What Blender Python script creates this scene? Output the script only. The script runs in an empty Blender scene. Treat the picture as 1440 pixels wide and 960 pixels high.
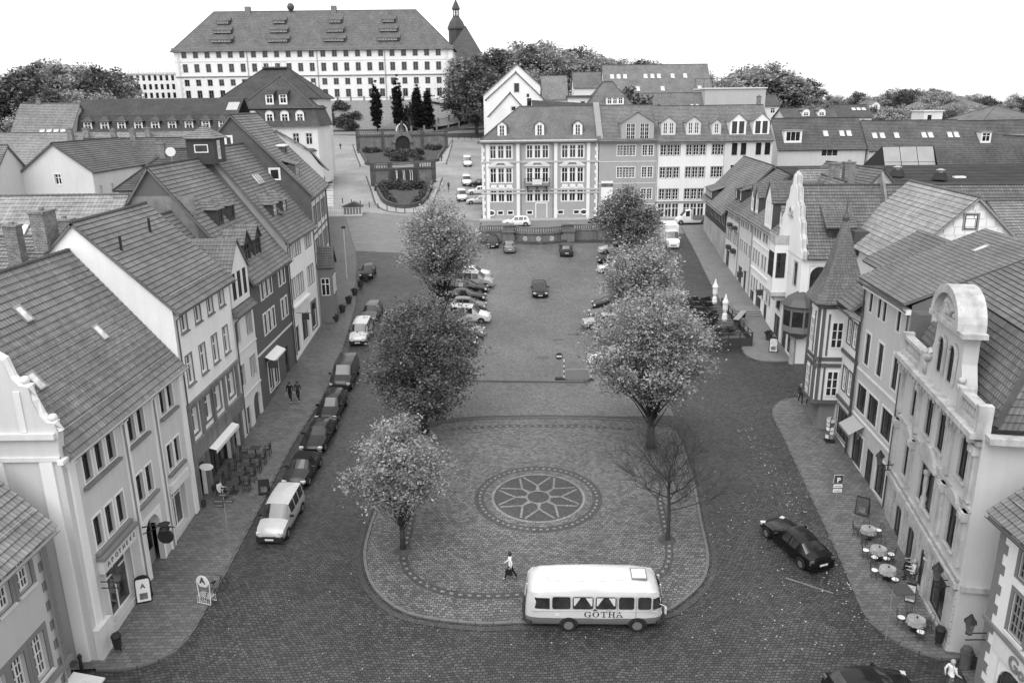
import bpy, bmesh, math, random
from math import radians as RAD, sin, cos, pi, atan2, hypot, sqrt
from mathutils import Vector as V, Matrix as MX
random.seed(7)
SC = bpy.context.scene
COL = SC.collection
# ------------------------------------------------------------------ camera
CAMZ, SLOPE = 28.45, 0.0725
PITCH, ROLL, FPX = math.atan(330/1120), RAD(.7), 1120.
cam = bpy.data.cameras.new('camera'); cam.lens = 28.0; cam.sensor_width = 36.0
cam.clip_start = .5; cam.clip_end = 3000
camo = bpy.data.objects.new('camera', cam); COL.objects.link(camo); SC.camera = camo
FW = V((0, cos(PITCH), -sin(PITCH))); R0 = V((1, 0, 0)); U0 = V((0, sin(PITCH), cos(PITCH)))
RT = R0*cos(ROLL)-U0*sin(ROLL); UP = U0*cos(ROLL)+R0*sin(ROLL); CP = V((0, 0, CAMZ))
m = MX((RT, UP, -FW)).transposed().to_4x4(); m.translation = CP; camo.matrix_world = m
# ------------------------------------------------------------------ sky and sun (bright overcast)
W = bpy.data.worlds.new('World'); SC.world = W; W.use_nodes = True
SUN_EL, SUN_AZ = 58, 205      # azimuth measured clockwise from +Y
nt = W.node_tree; nt.nodes.clear()
sky = nt.nodes.new('ShaderNodeTexSky'); sky.sky_type = 'NISHITA'; sky.sun_disc = False
sky.sun_elevation = RAD(SUN_EL); sky.sun_rotation = RAD(SUN_AZ); sky.dust_density = 4
bw = nt.nodes.new('ShaderNodeRGBToBW'); nt.links.new(sky.outputs[0], bw.inputs[0])
b1 = nt.nodes.new('ShaderNodeBackground'); b1.inputs[1].default_value = .08; nt.links.new(bw.outputs[0], b1.inputs[0])
b2 = nt.nodes.new('ShaderNodeBackground'); b2.inputs[0].default_value = (1, 1, 1, 1); b2.inputs[1].default_value = .92
ad = nt.nodes.new('ShaderNodeAddShader'); nt.links.new(b1.outputs[0], ad.inputs[0]); nt.links.new(b2.outputs[0], ad.inputs[1])
wo = nt.nodes.new('ShaderNodeOutputWorld'); nt.links.new(ad.outputs[0], wo.inputs[0])
sun = bpy.data.lights.new('sun', 'SUN'); sun.energy = 1.5; sun.angle = RAD(55); sun.color = (1, 1, 1)
suno = bpy.data.objects.new('sun', sun); COL.objects.link(suno)
sd = V((sin(RAD(SUN_AZ))*cos(RAD(SUN_EL)), cos(RAD(SUN_AZ))*cos(RAD(SUN_EL)), sin(RAD(SUN_EL))))
suno.rotation_euler = sd.to_track_quat('Z', 'Y').to_euler(); suno.location = sd*200
vs = SC.view_settings; vs.view_transform = 'Standard'; vs.look = 'None'; vs.gamma = 1; vs.exposure = .25; vs.use_curve_mapping = False
SC.cycles.use_denoising = True; SC.cycles.max_bounces = 6; SC.cycles.diffuse_bounces = 3; SC.cycles.glossy_bounces = 3
SC.cycles.transparent_max_bounces = 8; SC.cycles.sample_clamp_indirect = 6

# ------------------------------------------------------------------ places: ground height and sight lines (metres)
def gz(x, y):
    if y <= 286: return SLOPE*y
    t = min(1, (y-286)/30.); return SLOPE*286+t*10.6
def ray(x, y): return FW+RT*((x-720)/FPX)-UP*((y-480)/FPX)
def G(x, y, dz=0):            # point of the sloping square seen at x, y of the photograph
    d = ray(x, y); t = (dz-CAMZ)/(d.z-SLOPE*d.y); return CP+d*t
def AY(x, y, Y): d = ray(x, y); return CP+d*(Y/d.y)
def AX(x, y, X): d = ray(x, y); return CP+d*(X/d.x)
TILT = math.atan(SLOPE)
TM = MX.Rotation(TILT, 4, 'X')
# ------------------------------------------------------------------ mesh builder
class MB:
    def __init__(s): s.v = []; s.f = []; s.uv = None; s.mi = None
    def add(s, vs, fs):
        o = len(s.v); s.v += [tuple(p) for p in vs]; s.f += [tuple(i+o for i in f) for f in fs]; return s
    def quad(s, *p): return s.add(p, [tuple(range(len(p)))])
    def box(s, x0, x1, y0, y1, z0, z1, M=None):
        p = [(x, y, z) for z in (z0, z1) for y in (y0, y1) for x in (x0, x1)]
        if M is not None: p = [M @ V(q) for q in p]
        return s.add(p, [(0, 2, 3, 1), (4, 5, 7, 6), (0, 1, 5, 4), (2, 6, 7, 3), (0, 4, 6, 2), (1, 3, 7, 5)])
    def prism(s, poly, M, h):          # polygon in the (u, z) plane of M, thickness h along M's y
        n = len(poly); a = [M @ V((u, 0, z)) for u, z in poly]; b = [M @ V((u, h, z)) for u, z in poly]
        fs = [tuple(range(n)), tuple(range(2*n-1, n-1, -1))]+[(i, i+n, (i+1) % n+n, (i+1) % n) for i in range(n)]
        return s.add(a+b, fs)
    def slab(s, poly, z0, z1):         # polygon in plan
        n = len(poly); a = [(p[0], p[1], z0(p) if callable(z0) else z0) for p in poly]; b = [(p[0], p[1], z1(p) if callable(z1) else z1) for p in poly]
        return s.add(a+b, [tuple(range(n-1, -1, -1)), tuple(range(n, 2*n))]+[(i, (i+1) % n, (i+1) % n+n, i+n) for i in range(n)])
    def lathe(s, prof, c=(0, 0, 0), n=10, M=None):
        vs = []; k = len(prof)
        for i in range(n):
            a = 2*pi*i/n
            for r, z in prof:
                p = V((c[0]+r*cos(a), c[1]+r*sin(a), c[2]+z)); vs.append(M @ p if M is not None else p)
        fs = [(i*k+j, ((i+1) % n)*k+j, ((i+1) % n)*k+j+1, i*k+j+1) for i in range(n) for j in range(k-1)]
        fs += [tuple(i*k for i in range(n-1, -1, -1)), tuple(i*k+k-1 for i in range(n))]
        return s.add(vs, fs)
    def tube(s, path, r, n=6, closed=False):
        path = [V(p) for p in path]; k = len(path); vs = []
        rr = r if isinstance(r, (list, tuple)) else [r]*k
        up = V((0, 0, 1))
        for i, p in enumerate(path):
            if closed: d = path[(i+1) % k]-path[i-1]
            else: d = path[min(i+1, k-1)]-path[max(i-1, 0)]
            d = d.normalized() if d.length > 1e-9 else up
            a = d.cross(up if abs(d.z) < .95 else V((1, 0, 0))).normalized(); b = d.cross(a)
            vs += [p+(a*cos(2*pi*j/n)+b*sin(2*pi*j/n))*rr[i] for j in range(n)]
        fs = []
        for i in range(k if closed else k-1):
            q = (i+1) % k
            fs += [(i*n+j, i*n+(j+1) % n, q*n+(j+1) % n, q*n+j) for j in range(n)]
        if not closed: fs += [tuple(range(n-1, -1, -1)), tuple((k-1)*n+j for j in range(n))]
        return s.add(vs, fs)
    def mesh(s, name):
        me = bpy.data.meshes.new(name); me.from_pydata(s.v, [], s.f)
        if s.uv:
            l = me.uv_layers.new(name='uv'); flat = []
            for f in s.f:
                for i in f: flat += s.uv[i]
            l.data.foreach_set('uv', flat)
        return me
def fix(me):
    b = bmesh.new(); b.from_mesh(me); bmesh.ops.recalc_face_normals(b, faces=b.faces); b.to_mesh(me); b.free()
def link(name, me, mats, parent=None, M=None, smooth=False, recalc=True):
    if isinstance(me, MB):
        me = me.mesh(name)
        if recalc: fix(me)
    if smooth:
        me.polygons.foreach_set('use_smooth', [True]*len(me.polygons))
        if smooth is not True: me.set_sharp_from_angle(angle=RAD(smooth))
    if not me.materials:
        for q in (mats if isinstance(mats, (list, tuple)) else [mats]): me.materials.append(q)
    o = bpy.data.objects.new(name, me); COL.objects.link(o)
    if parent is not None: o.parent = parent
    if M is not None: o.matrix_local = M
    return o
def tag(o, label, cat, group=None, kind=None):
    if label: o['label'] = label
    if cat: o['category'] = cat
    if group: o['group'] = group
    if kind: o['kind'] = kind
    return o
def empty(name, loc, rz=0, tilt=False):
    o = bpy.data.objects.new(name, None); COL.objects.link(o); o.empty_display_size = .3
    M = MX.Translation(V(loc)) @ (TM if tilt else MX.Identity(4)) @ MX.Rotation(rz, 4, 'Z'); o.matrix_world = M
    return o
def structure(name, mb, m, parent=None, **k):
    o = link(name, mb, m, parent, **k)
    if parent is None: o['kind'] = 'structure'
    return o
def clone(root, loc, rz=0, tilt=False, label=None):
    r = root.copy(); COL.objects.link(r)
    r.matrix_world = MX.Translation(V(loc)) @ (TM if tilt else MX.Identity(4)) @ MX.Rotation(rz, 4, 'Z')
    if label: r['label'] = label
    for ch in root.children:
        c = ch.copy(); COL.objects.link(c); c.parent = r
        for g in ch.children:
            d = g.copy(); COL.objects.link(d); d.parent = c
    return r
# ------------------------------------------------------------------ materials (the photograph is black and white: greys only)
class N:
    def __init__(s, name):
        s.m = bpy.data.materials.new(name); s.m.use_nodes = True; s.t = s.m.node_tree; s.t.nodes.clear()
        s.o = s.n('OutputMaterial'); s.p = s.n('BsdfPrincipled'); s.l(s.p.outputs[0], s.o.inputs[0]); s._c = None
    def n(s, k, **kw):
        q = s.t.nodes.new('ShaderNode'+k)
        for a, b in kw.items(): setattr(q, a, b)
        return q
    def l(s, a, b): s.t.links.new(a, b)
    def co(s, kind='Object'):
        if s._c is None: s._c = s.n('TexCoord')
        return s._c.outputs[kind]
    def noise(s, scale, detail=3, co=None, rough=.6):
        q = s.n('TexNoise'); q.inputs['Scale'].default_value = scale; q.inputs['Detail'].default_value = detail; q.inputs['Roughness'].default_value = rough
        s.l(co or s.co(), q.inputs['Vector']); return q.outputs['Fac']
    def math(s, op, a, b=None, c=None):
        q = s.n('Math', operation=op)
        for i, x in enumerate((a, b, c)):
            if x is None: continue
            if isinstance(x, (int, float)): q.inputs[i].default_value = x
            else: s.l(x, q.inputs[i])
        return q.outputs[0]
    def rng(s, x, a, b, c, d):
        q = s.n('MapRange'); s.l(x, q.inputs[0])
        for i, k in enumerate((a, b, c, d)): q.inputs[i+1].default_value = k
        return q.outputs[0]
    def set(s, **kw):
        for k, x in kw.items():
            i = s.p.inputs[k.replace('_', ' ')]
            if isinstance(x, (int, float, tuple)): i.default_value = x
            else: s.l(x, i)
    def bump(s, h, st, dist=.02):
        q = s.n('Bump'); q.inputs['Strength'].default_value = st; q.inputs['Distance'].default_value = dist; s.l(h, q.inputs['Height']); s.l(q.outputs[0], s.p.inputs['Normal'])
def g3(v): return (v, v, v, 1)
def plain(name, v, rough=.8, var=.12, sc=2., spec=.3, bump=.15, bs=40, metal=0., streak=0.):
    n = N(name); a = n.noise(sc*.25, 4); b = n.noise(sc*6, 3)
    x = n.math('ADD', n.math('MULTIPLY', a, .65), n.math('MULTIPLY', b, .35))
    x = n.rng(x, .3, .7, v*(1-var), v*(1+var*.8))
    if streak:
        mp = n.n('Mapping'); mp.inputs['Scale'].default_value = (1.7, 1.7, .2); n.l(n.co(), mp.inputs[0])
        st = n.noise(1.2, 4, mp.outputs[0]); x = n.math('MULTIPLY', x, n.rng(st, .42, .75, 1, 1-streak))
    n.set(Base_Color=x, Roughness=rough, Metallic=metal); n.p.inputs['Specular IOR Level'].default_value = spec
    if bump: n.bump(n.noise(bs, 2), bump, .01)
    return n.m
def rooftile(name, v, tw=.25, th=.36, var=.3):
    n = N(name); uv = n.co('UV')
    br = n.n('TexBrick'); n.l(uv, br.inputs['Vector']); br.offset = 0.; br.inputs['Scale'].default_value = 1
    br.inputs['Color1'].default_value = g3(v*(1-var*.55)); br.inputs['Color2'].default_value = g3(v*(1+var*.55)); br.inputs['Mortar'].default_value = g3(v*.42)
    br.inputs['Brick Width'].default_value = tw; br.inputs['Row Height'].default_value = th; br.inputs['Mortar Size'].default_value = .014; br.inputs['Bias'].default_value = 0
    a = n.noise(.35, 5); b = n.noise(3, 4)
    k = n.math('MULTIPLY', n.rng(a, .3, .7, .78, 1.2), n.rng(b, .3, .7, .9, 1.1))
    mix = n.n('Mix', data_type='RGBA', blend_type='MULTIPLY'); mix.inputs[0].default_value = 1
    n.l(br.outputs[0], mix.inputs[6]); n.l(k, mix.inputs[7])
    n.set(Base_Color=mix.outputs[2], Roughness=.72); n.p.inputs['Specular IOR Level'].default_value = .25
    n.bump(n.noise(30, 2), .2, .01); return n.m
def cobble(name, v, bw=.19, rh=.15, var=.35, mort=.35, warp=.06, rough=.62, spec=.5, ang=0., patch=.25, bs=.6, wl=.22):
    n = N(name); mp = n.n('Mapping'); mp.inputs['Rotation'].default_value = (0, 0, ang); n.l(n.co(), mp.inputs[0])
    w = n.n('TexNoise'); w.inputs['Scale'].default_value = wl; w.inputs['Detail'].default_value = 2; n.l(mp.outputs[0], w.inputs['Vector'])
    w2 = n.n('TexNoise'); w2.inputs['Scale'].default_value = 3.5; w2.inputs['Detail'].default_value = 2; n.l(mp.outputs[0], w2.inputs['Vector'])
    def off(src, amt, prev):
        q = n.n('VectorMath', operation='MULTIPLY_ADD'); n.l(src, q.inputs[0]); q.inputs[1].default_value = (amt, amt, 0); n.l(prev, q.inputs[2]); return q.outputs[0]
    vec = off(w.outputs['Color'], 1.3, off(w2.outputs['Color'], warp, mp.outputs[0]))
    br = n.n('TexBrick'); n.l(vec, br.inputs['Vector']); br.inputs['Scale'].default_value = 1
    br.inputs['Color1'].default_value = g3(1-var); br.inputs['Color2'].default_value = g3(1+var); br.inputs['Mortar'].default_value = g3(mort)
    br.inputs['Brick Width'].default_value = bw; br.inputs['Row Height'].default_value = rh; br.inputs['Mortar Size'].default_value = .02; br.inputs['Mortar Smooth'].default_value = .5
    a = n.noise(.11, 5); b = n.noise(.9, 4); c = n.noise(9, 3)
    k = n.math('MULTIPLY', n.rng(a, .32, .68, 1-patch, 1+patch), n.rng(b, .3, .7, .86, 1.14)); k = n.math('MULTIPLY', k, n.rng(c, .25, .75, .8, 1.2)); k = n.math('MULTIPLY', k, v)
    mix = n.n('Mix', data_type='RGBA', blend_type='MULTIPLY'); mix.inputs[0].default_value = 1
    n.l(br.outputs[0], mix.inputs[6]); n.l(k, mix.inputs[7])
    n.set(Base_Color=mix.outputs[2], Roughness=n.rng(b, .3, .7, rough-.08, rough+.1)); n.p.inputs['Specular IOR Level'].default_value = spec
    h = n.math('MULTIPLY_ADD', br.outputs[1], -1, n.math('MULTIPLY', c, .5)); n.bump(h, bs, .03)
    return n.m
def leafmat(name, v, var=.5, tr=.35):
    n = N(name); gi = n.n('NewGeometry'); r = gi.outputs['Random Per Island']
    x = n.rng(r, 0, 1, v*(1-var), v*(1+var)); x = n.math('MULTIPLY', x, n.rng(n.noise(.9, 3), .32, .68, .45, 1.4))
    n.t.nodes.remove(n.p); d = n.n('BsdfDiffuse'); t = n.n('BsdfTranslucent'); mx = n.n('MixShader'); mx.inputs[0].default_value = tr
    n.l(x, d.inputs[0]); n.l(x, t.inputs[0]); n.l(d.outputs[0], mx.inputs[1]); n.l(t.outputs[0], mx.inputs[2]); n.l(mx.outputs[0], n.o.inputs[0]); return n.m
def glassmat(name, v=.015, rough=.04, spec=.6):
    n = N(name); x = n.rng(n.noise(1.3, 2), .3, .7, v*.5, v*2.2); n.set(Base_Color=x, Roughness=rough); n.p.inputs['Specular IOR Level'].default_value = spec; return n.m
def paint(name, v, rough=.28, coat=.6, metal=0.):
    n = N(name); x = n.rng(n.noise(1.1, 3), .3, .7, v*.93, v*1.05); n.set(Base_Color=x, Roughness=rough, Metallic=metal); n.p.inputs['Coat Weight'].default_value = coat if v > .1 else .15; n.p.inputs['Specular IOR Level'].default_value = .5 if v > .1 else .3; n.p.inputs['Coat Roughness'].default_value = .06; return n.m
def brickm():
    n = N('chimney_brick'); sp = n.n('SeparateXYZ'); n.l(n.co(), sp.inputs[0]); cb = n.n('CombineXYZ'); n.l(n.math('ADD', sp.outputs[0], sp.outputs[1]), cb.inputs[0]); n.l(sp.outputs[2], cb.inputs[1])
    br = n.n('TexBrick'); n.l(cb.outputs[0], br.inputs['Vector']); br.inputs['Scale'].default_value = 1; br.inputs['Brick Width'].default_value = .26; br.inputs['Row Height'].default_value = .1; br.inputs['Mortar Size'].default_value = .014
    br.inputs['Color1'].default_value = g3(.1); br.inputs['Color2'].default_value = g3(.2); br.inputs['Mortar'].default_value = g3(.3); mix = n.n('Mix', data_type='RGBA', blend_type='MULTIPLY'); mix.inputs[0].default_value = 1; n.l(br.outputs[0], mix.inputs[6]); n.l(n.rng(n.noise(2.5, 4), .3, .7, .6, 1.2), mix.inputs[7]); n.set(Base_Color=mix.outputs[2], Roughness=.9); return n.m
MT = {}
def wallm(v, streak=.08):
    k = 'plaster_%.2f' % v
    if k not in MT: MT[k] = plain(k, v, .9, .08, 1.2, .2, .25, 60, streak=streak)
    return MT[k]
def roofm(v, tw=.25, th=.36):
    k = 'tiles_%.3f_%.2f_%.2f' % (v, tw, th)
    if k not in MT: MT[k] = rooftile(k, v, tw, th)
    return MT[k]
WHITE = plain('white_paint', .78, .5, .06, 2, .4, .05); TRIM = plain('stone_trim_light', .66, .8, .12, 2.5, .25, .2, 30, streak=.12)
DTRIM = plain('stone_trim_dark', .2, .85, .2, 2, .25, .3, 30); SAND = plain('old_sandstone', .1, .9, .45, 3, .2, .5, 14, streak=.35)
DARKF = plain('dark_frame', .035, .5, .1, 2, .4, 0); GREYF = plain('grey_frame', .25, .6, .1, 2, .4, 0)
GLASS = glassmat('window_glass'); GLASS2 = glassmat('window_glass_pale', .06, .08); SHOPG = glassmat('shop_glass', .03, .03); SKYG = glassmat('roof_glass_painted_sky', .42, .12, .8)  # SKYG: pale base colour paints a sky reflection into the roof window panes
ZINC = plain('zinc', .3, .45, .15, 3, .5, .05, metal=.4); LEAD = plain('dark_sheet_metal', .07, .5, .2, 2, .4, .1); SLATE = plain('slate_cladding', .1, .7, .25, 5, .3, .5, 9)
IRON = plain('black_iron', .02, .5, .1, 3, .4, 0); BRICKM = brickm(); WOOD = plain('dark_wood', .05, .7, .25, 3, .3, .2); TIMB = plain('timber_paint', .11, .7, .15, 3, .3, .1)
BARK = plain('bark', .06, .95, .4, 8, .1, .8, 25); STEEL = plain('galvanised', .42, .4, .1, 4, .5, .05, metal=.6)

def letter(parent, M, ch, size, mm, ext=.02, off=0., align='LEFT'):
    t = bpy.data.curves.new('letter', 'FONT'); t.body = ch; t.size = size; t.extrude = ext; t.offset = off; t.align_x = align; t.resolution_u = 4
    o = bpy.data.objects.new('tmp', t); COL.objects.link(o); me = bpy.data.meshes.new_from_object(o.evaluated_get(bpy.context.evaluated_depsgraph_get())); bpy.data.objects.remove(o); bpy.data.curves.remove(t)
    me.name = 'letter'; me.materials.clear(); return link('letter', me, mm, parent, M)
# ------------------------------------------------------------------ windows, roofs, buildings
_wc = {}
def winmesh(w, h, st):
    k = (round(w, 2), round(h, 2), st)
    if k in _wc: return _wc[k]
    f = MB(); b = .075; d = .06
    f.box(0, b, 0, d, 0, h); f.box(w-b, w, 0, d, 0, h); f.box(b, w-b, 0, d, 0, b); f.box(b, w-b, 0, d, h-b, h)
    def vb(x, t, z0=b, z1=None): f.box(x-t/2, x+t/2, .002, d-.004, z0, z1 or h-b)
    def hb(z, t, x0=b, x1=None): f.box(x0, x1 or w-b, .004, d-.006, z-t/2, z+t/2)
    if st == 'x': vb(w/2, .1); hb(h*.66, .09)
    elif st == 't': vb(w/2, .07, b, h*.7); hb(h*.7, .06)
    elif st in ('g', 'g3', 'g2'):
        vb(w/2, .1)
        r = {'g': 4, 'g3': 3, 'g2': 2}[st]
        for i in range(1, r): hb(h*i/r, .045)
        if st == 'g' and w > .9:
            vb(w*.27, .035); vb(w*.73, .035)
    elif st == 's':
        c = max(2, round(w/1.1))
        for i in range(1, c): vb(w*i/c, .08)
        hb(h*.74, .08)
    elif st == 's2':
        c = max(2, round(w/.9))
        for i in range(1, c): vb(w*i/c, .08)
    elif st == 'm':
        c = max(2, round(w/.6)); hb(h*.68, .07)
        for i in range(1, c): vb(w*i/c, .07)
    elif st == 'd':
        f.box(b, w-b, .01, d-.01, b, h*.35); vb(w/2, .08)
    p = MB(); p.quad((b*.5, d*.7, b*.5), (w-b*.5, d*.7, b*.5), (w-b*.5, d*.7, h-b*.5), (b*.5, d*.7, h-b*.5))
    _wc[k] = (f, p, {}); return _wc[k]
def put_window(parent, M, w, h, st, fm, gm=None, name='window', sub=True):
    gm = gm or GLASS; f, p, c = winmesh(w, h, st)
    if not sub: M = M @ MX.Translation((0, -.03, 0))
    kf = ('f', fm.name); kp = ('p', gm.name)
    for k, src, mm in ((kf, f, fm), (kp, p, gm)):
        if k not in c: me = src.mesh(name); me.materials.append(mm); c[k] = me
    o = link(name, c[kf], fm, parent, M)
    if sub: link('pane', c[kp], gm, o)
    else: link('pane', c[kp], gm, parent, M)
    return o
_bc = {}
def boxmesh(name, dims, mm):
    k = (name, tuple(round(d, 3) for d in dims), mm.name)
    if k not in _bc:
        b = MB(); b.box(*dims); me = b.mesh(name); me.materials.append(mm); _bc[k] = me
    return _bc[k]
def slope(mb, a, b, c, d, course=.36, tile=.25, amp=.028, step=.05, under=.14):
    a, b, c, d = map(V, (a, b, c, d)); nrm = (b-a).cross(d-a).normalized()
    if nrm.z < 0: nrm = -nrm
    L = ((d+c)/2-(a+b)/2).length; Wd = (b-a).length; n = max(2, round(L/course))
    Wt = (c-d).length
    per = 4 if amp else 1
    mcol = max(1, round(Wd/tile))*per if amp else 1
    base = len(mb.v)
    if mb.uv is None: mb.uv = [(0, 0)]*base
    rows = []
    for i in range(n):
        rows += [(i/n, step), ((i+1)/n, 0)]
    for t, up in rows:
        p = a.lerp(d, t); q = b.lerp(c, t)
        for j in range(mcol+1):
            s = j/mcol; w = amp*(.5+.5*cos(2*pi*j/per)) if amp else 0
            mb.v.append(tuple(p.lerp(q, s)+nrm*(up+w))); mb.uv.append((s*Wd, t*n*course+(.002 if up else -.002)))
    k = mcol+1
    for r in range(len(rows)-1):
        for j in range(mcol): mb.f.append((base+r*k+j, base+r*k+j+1, base+(r+1)*k+j+1, base+(r+1)*k+j))
    o = len(mb.v); e = nrm*under
    for q in (a+nrm*step, b+nrm*step, c, d, a-e, b-e, c-e, d-e): mb.v.append(tuple(q)); mb.uv.append((.1, .1))
    mb.f += [(o+4, o+5, o+6, o+7), (o, o+1, o+5, o+4), (o+1, o+2, o+6, o+5), (o, o+4, o+7, o+3)]
    return mb
class Bld:
    def __init__(s, name, label, x, y, rot, W, D, zb, cat='building', group=None):
        s.root = empty(name, (x, y, zb), rot); tag(s.root, label, cat, group); s.W, s.D, s.zb = W, D, zb; s.op = {k: [] for k in 'frlb'}; s.roof = None
    def SM(s, side):
        W, D = s.W, s.D
        o, d, i = {'f': ((0, 0), (1, 0), (0, 1)), 'r': ((W, 0), (0, 1), (-1, 0)), 'l': ((0, D), (0, -1), (1, 0)), 'b': ((W, D), (-1, 0), (0, -1))}[side]
        return MX(((d[0], i[0], 0, o[0]), (d[1], i[1], 0, o[1]), (0, 0, 1, 0), (0, 0, 0, 1)))
    def len(s, side): return s.W if side in 'fb' else s.D
    def part(s, name, mb, mm, parent=None, **k): return link(name, mb, mm, parent or s.root, **k)
    def win(s, u, z, w, h, st='x', fm=None, side='f', sur=None, sill=None, rec=.13, gm=None, sw=.13, name='window', cut=True, arch=False, wm=None, hood=None):
        z -= s.zb; S = s.SM(side); fm = fm or WHITE; rec = min(rec, getattr(s, 'rmax', 9))
        if cut: s.op[side].append((u, z, w, h))
        o = put_window(s.root, S @ MX.Translation((u, rec if cut else -.06, z)), w, h, st, fm, gm, name)
        if sur:
            k = ('sur', round(w, 2), round(h, 2), sw, sur.name, round(rec, 2), cut)
            if k not in _bc:
                b = MB(); y0 = -rec-.035 if cut else -.02; y1 = -rec+.02 if cut else .04
                b.box(-sw, 0, y0, y1, -sw*.6, h+sw); b.box(w, w+sw, y0, y1, -sw*.6, h+sw); b.box(0, w, y0, y1, h, h+sw); b.box(0, w, y0, y1, -sw*.6, 0)
                me = b.mesh('surround'); me.materials.append(sur); _bc[k] = me
            link('surround', _bc[k], sur, o)
        if sill:
            y0 = -rec-.14 if cut else -.1
            link('sill', boxmesh('sill', (-.12, w+.12, y0, .0, -.11, -.012), sill), sill, o)
        if hood:
            b = MB(); y0 = -rec-.22; b.box(-.25, w+.25, y0, -rec+.02, h+.2, h+.32)
            if hood == 'tri': b.prism([(-.25, h+.325), (w+.25, h+.325), (w/2, h+.75)], MX.Translation((0, y0+.04, 0)), .2)
            if hood == 'arc':
                r = (w+.5)/2; b.prism([(w/2+r*cos(t*pi/10), h+.325+.75*r*sin(t*pi/10)) for t in range(11)], MX.Translation((0, y0-.05, 0)), .3)
            link('hood', b, sur or TRIM, o)
        if arch:
            b = MB(); r = w/2; zc = h-r
            for sg in (-1, 1):
                pts = [(w/2+sg*r*cos(t*pi/12), zc+r*sin(t*pi/12)) for t in range(7)]
                b.prism([(w/2+sg*r, h+.002)]+pts, MX.Translation((0, -rec+.002, 0)), rec+.09)
            link('arch', b, wm or sur or TRIM, o)
        return o
    def row(s, z, h, w, us, st='x', fm=None, **k):
        for u in us: s.win(u, z, w, h, st, fm, **k)
    def walls(s, zt, mm, z0=None, gables={}, sides='frlb', name='wall', thick=.3):
        mb = MB(); zt -= s.zb; z0 = (-1.5 if z0 is None else z0-s.zb)
        for side in sides:
            S = s.SM(side); L = s.len(side); op = s.op[side]
            us = sorted({0, L, *[round(q, 4) for o in op for q in (o[0], o[0]+o[2])]}); zs = sorted({z0, zt, *[round(q, 4) for o in op for q in (o[1], o[1]+o[3])]})
            us = [u for u in us if -1e-6 <= u <= L+1e-6]; zs = [z for z in zs if z0-1e-6 <= z <= zt+1e-6]
            for i in range(len(us)-1):
                for j in range(len(zs)-1):
                    cu, cz = (us[i]+us[i+1])/2, (zs[j]+zs[j+1])/2
                    if any(o[0] < cu < o[0]+o[2] and o[1] < cz < o[1]+o[3] for o in op): continue
                    mb.quad(*[S @ V(p) for p in ((us[i], 0, zs[j]), (us[i+1], 0, zs[j]), (us[i+1], 0, zs[j+1]), (us[i], 0, zs[j+1]))])
            for u, z, w, h in op:
                c = [(u, z), (u+w, z), (u+w, z+h), (u, z+h)]
                for q in range(4):
                    (a0, b0), (a1, b1) = c[q], c[(q+1) % 4]
                    mb.quad(*[S @ V(p) for p in ((a0, 0, b0), (a0, thick, b0), (a1, thick, b1), (a1, 0, b1))])
            if side in gables:
                gpoly = gables[side]
                if isinstance(gpoly, tuple): gpoly = [(L, zt+s.zb), gpoly, (0, zt+s.zb)]
                mb.quad(*[S @ V((u, 0, z-s.zb)) for u, z in gpoly])
        s.gs = getattr(s, 'gs', set()) | set(gables); s.wmat = mm; s.zt = zt
        s.wallo = link(name, mb, mm, s.root, recalc=False); return s.wallo
    def gable_roof(s, ze, zr, mm, ry=None, over=.35, vo=.2, axis='x', amp=.028, course=.36, tile=.25, ridge=True, zb2=None, x0=None, x1=None, name='roof'):
        W, D = s.W, s.D; ze -= s.zb; zr -= s.zb; mb = MB(); mb.uv = []
        a0 = -vo if x0 is None else x0
        if axis == 'x':
            ry = ry or D/2; k = (zr-ze)/ry; a1 = W+vo if x1 is None else x1
            slope(mb, (a0, -over, ze-over*k), (a1, -over, ze-over*k), (a1, ry, zr), (a0, ry, zr), course, tile, amp)
            z2 = (zb2-s.zb) if zb2 else ze
            slope(mb, (a1, D+over, z2-over*k), (a0, D+over, z2-over*k), (a0, ry, zr), (a1, ry, zr), course, tile, 0)
            for sd, xx in (('l', .01), ('r', W-.01)):
                if sd not in s.gs and hasattr(s, 'zt'): link('gable_end', MB().quad((xx, 0, s.zt-.05), (xx, D, s.zt-.05), (xx, ry, zr-.15)), s.wmat, s.root)
            rp = [(a0, ry, zr+.03), (a1, ry, zr+.03)]
        else:
            rx = ry or W/2; k = (zr-ze)/rx; k2 = (zr-ze)/(W-rx); a1 = D+vo if x1 is None else x1
            slope(mb, (-over, a1, ze-over*k), (-over, a0, ze-over*k), (rx, a0, zr), (rx, a1, zr), course, tile, amp)
            slope(mb, (W+over, a0, ze-over*k2), (W+over, a1, ze-over*k2), (rx, a1, zr), (rx, a0, zr), course, tile, amp)
            rp = [(rx, a0, zr+.03), (rx, a1, zr+.03)]
        s.roof = link(name, mb, mm, s.root)
        if ridge:
            n = max(3, int((V(rp[1])-V(rp[0])).length/.4)); path = [V(rp[0]).lerp(V(rp[1]), i/(n*2)) for i in range(n*2+1)]
            link('ridge', MB().tube(path, [.13 if i % 2 else .1 for i in range(len(path))], 6), mm, s.roof)
        return s.roof
    def hip_roof(s, ze, zr, mm, over=.4, hipx0=None, hipx1=None, course=.36, amp=0, tile=.25, name='roof', y0=0, y1=None, x0=0, x1=None):
        x1 = s.W if x1 is None else x1; y1 = s.D if y1 is None else y1; ze -= s.zb; zr -= s.zb; hx = (y1-y0)/2
        h0 = hx if hipx0 is None else hipx0; h1 = hx if hipx1 is None else hipx1; o = over; mb = MB(); mb.uv = []; ym = (y0+y1)/2
        k = (zr-ze)/hx; e = ze-o*k
        A, B, C, D = (x0-o, y0-o, e), (x1+o, y0-o, e), (x1+o, y1+o, e), (x0-o, y1+o, e)
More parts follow.
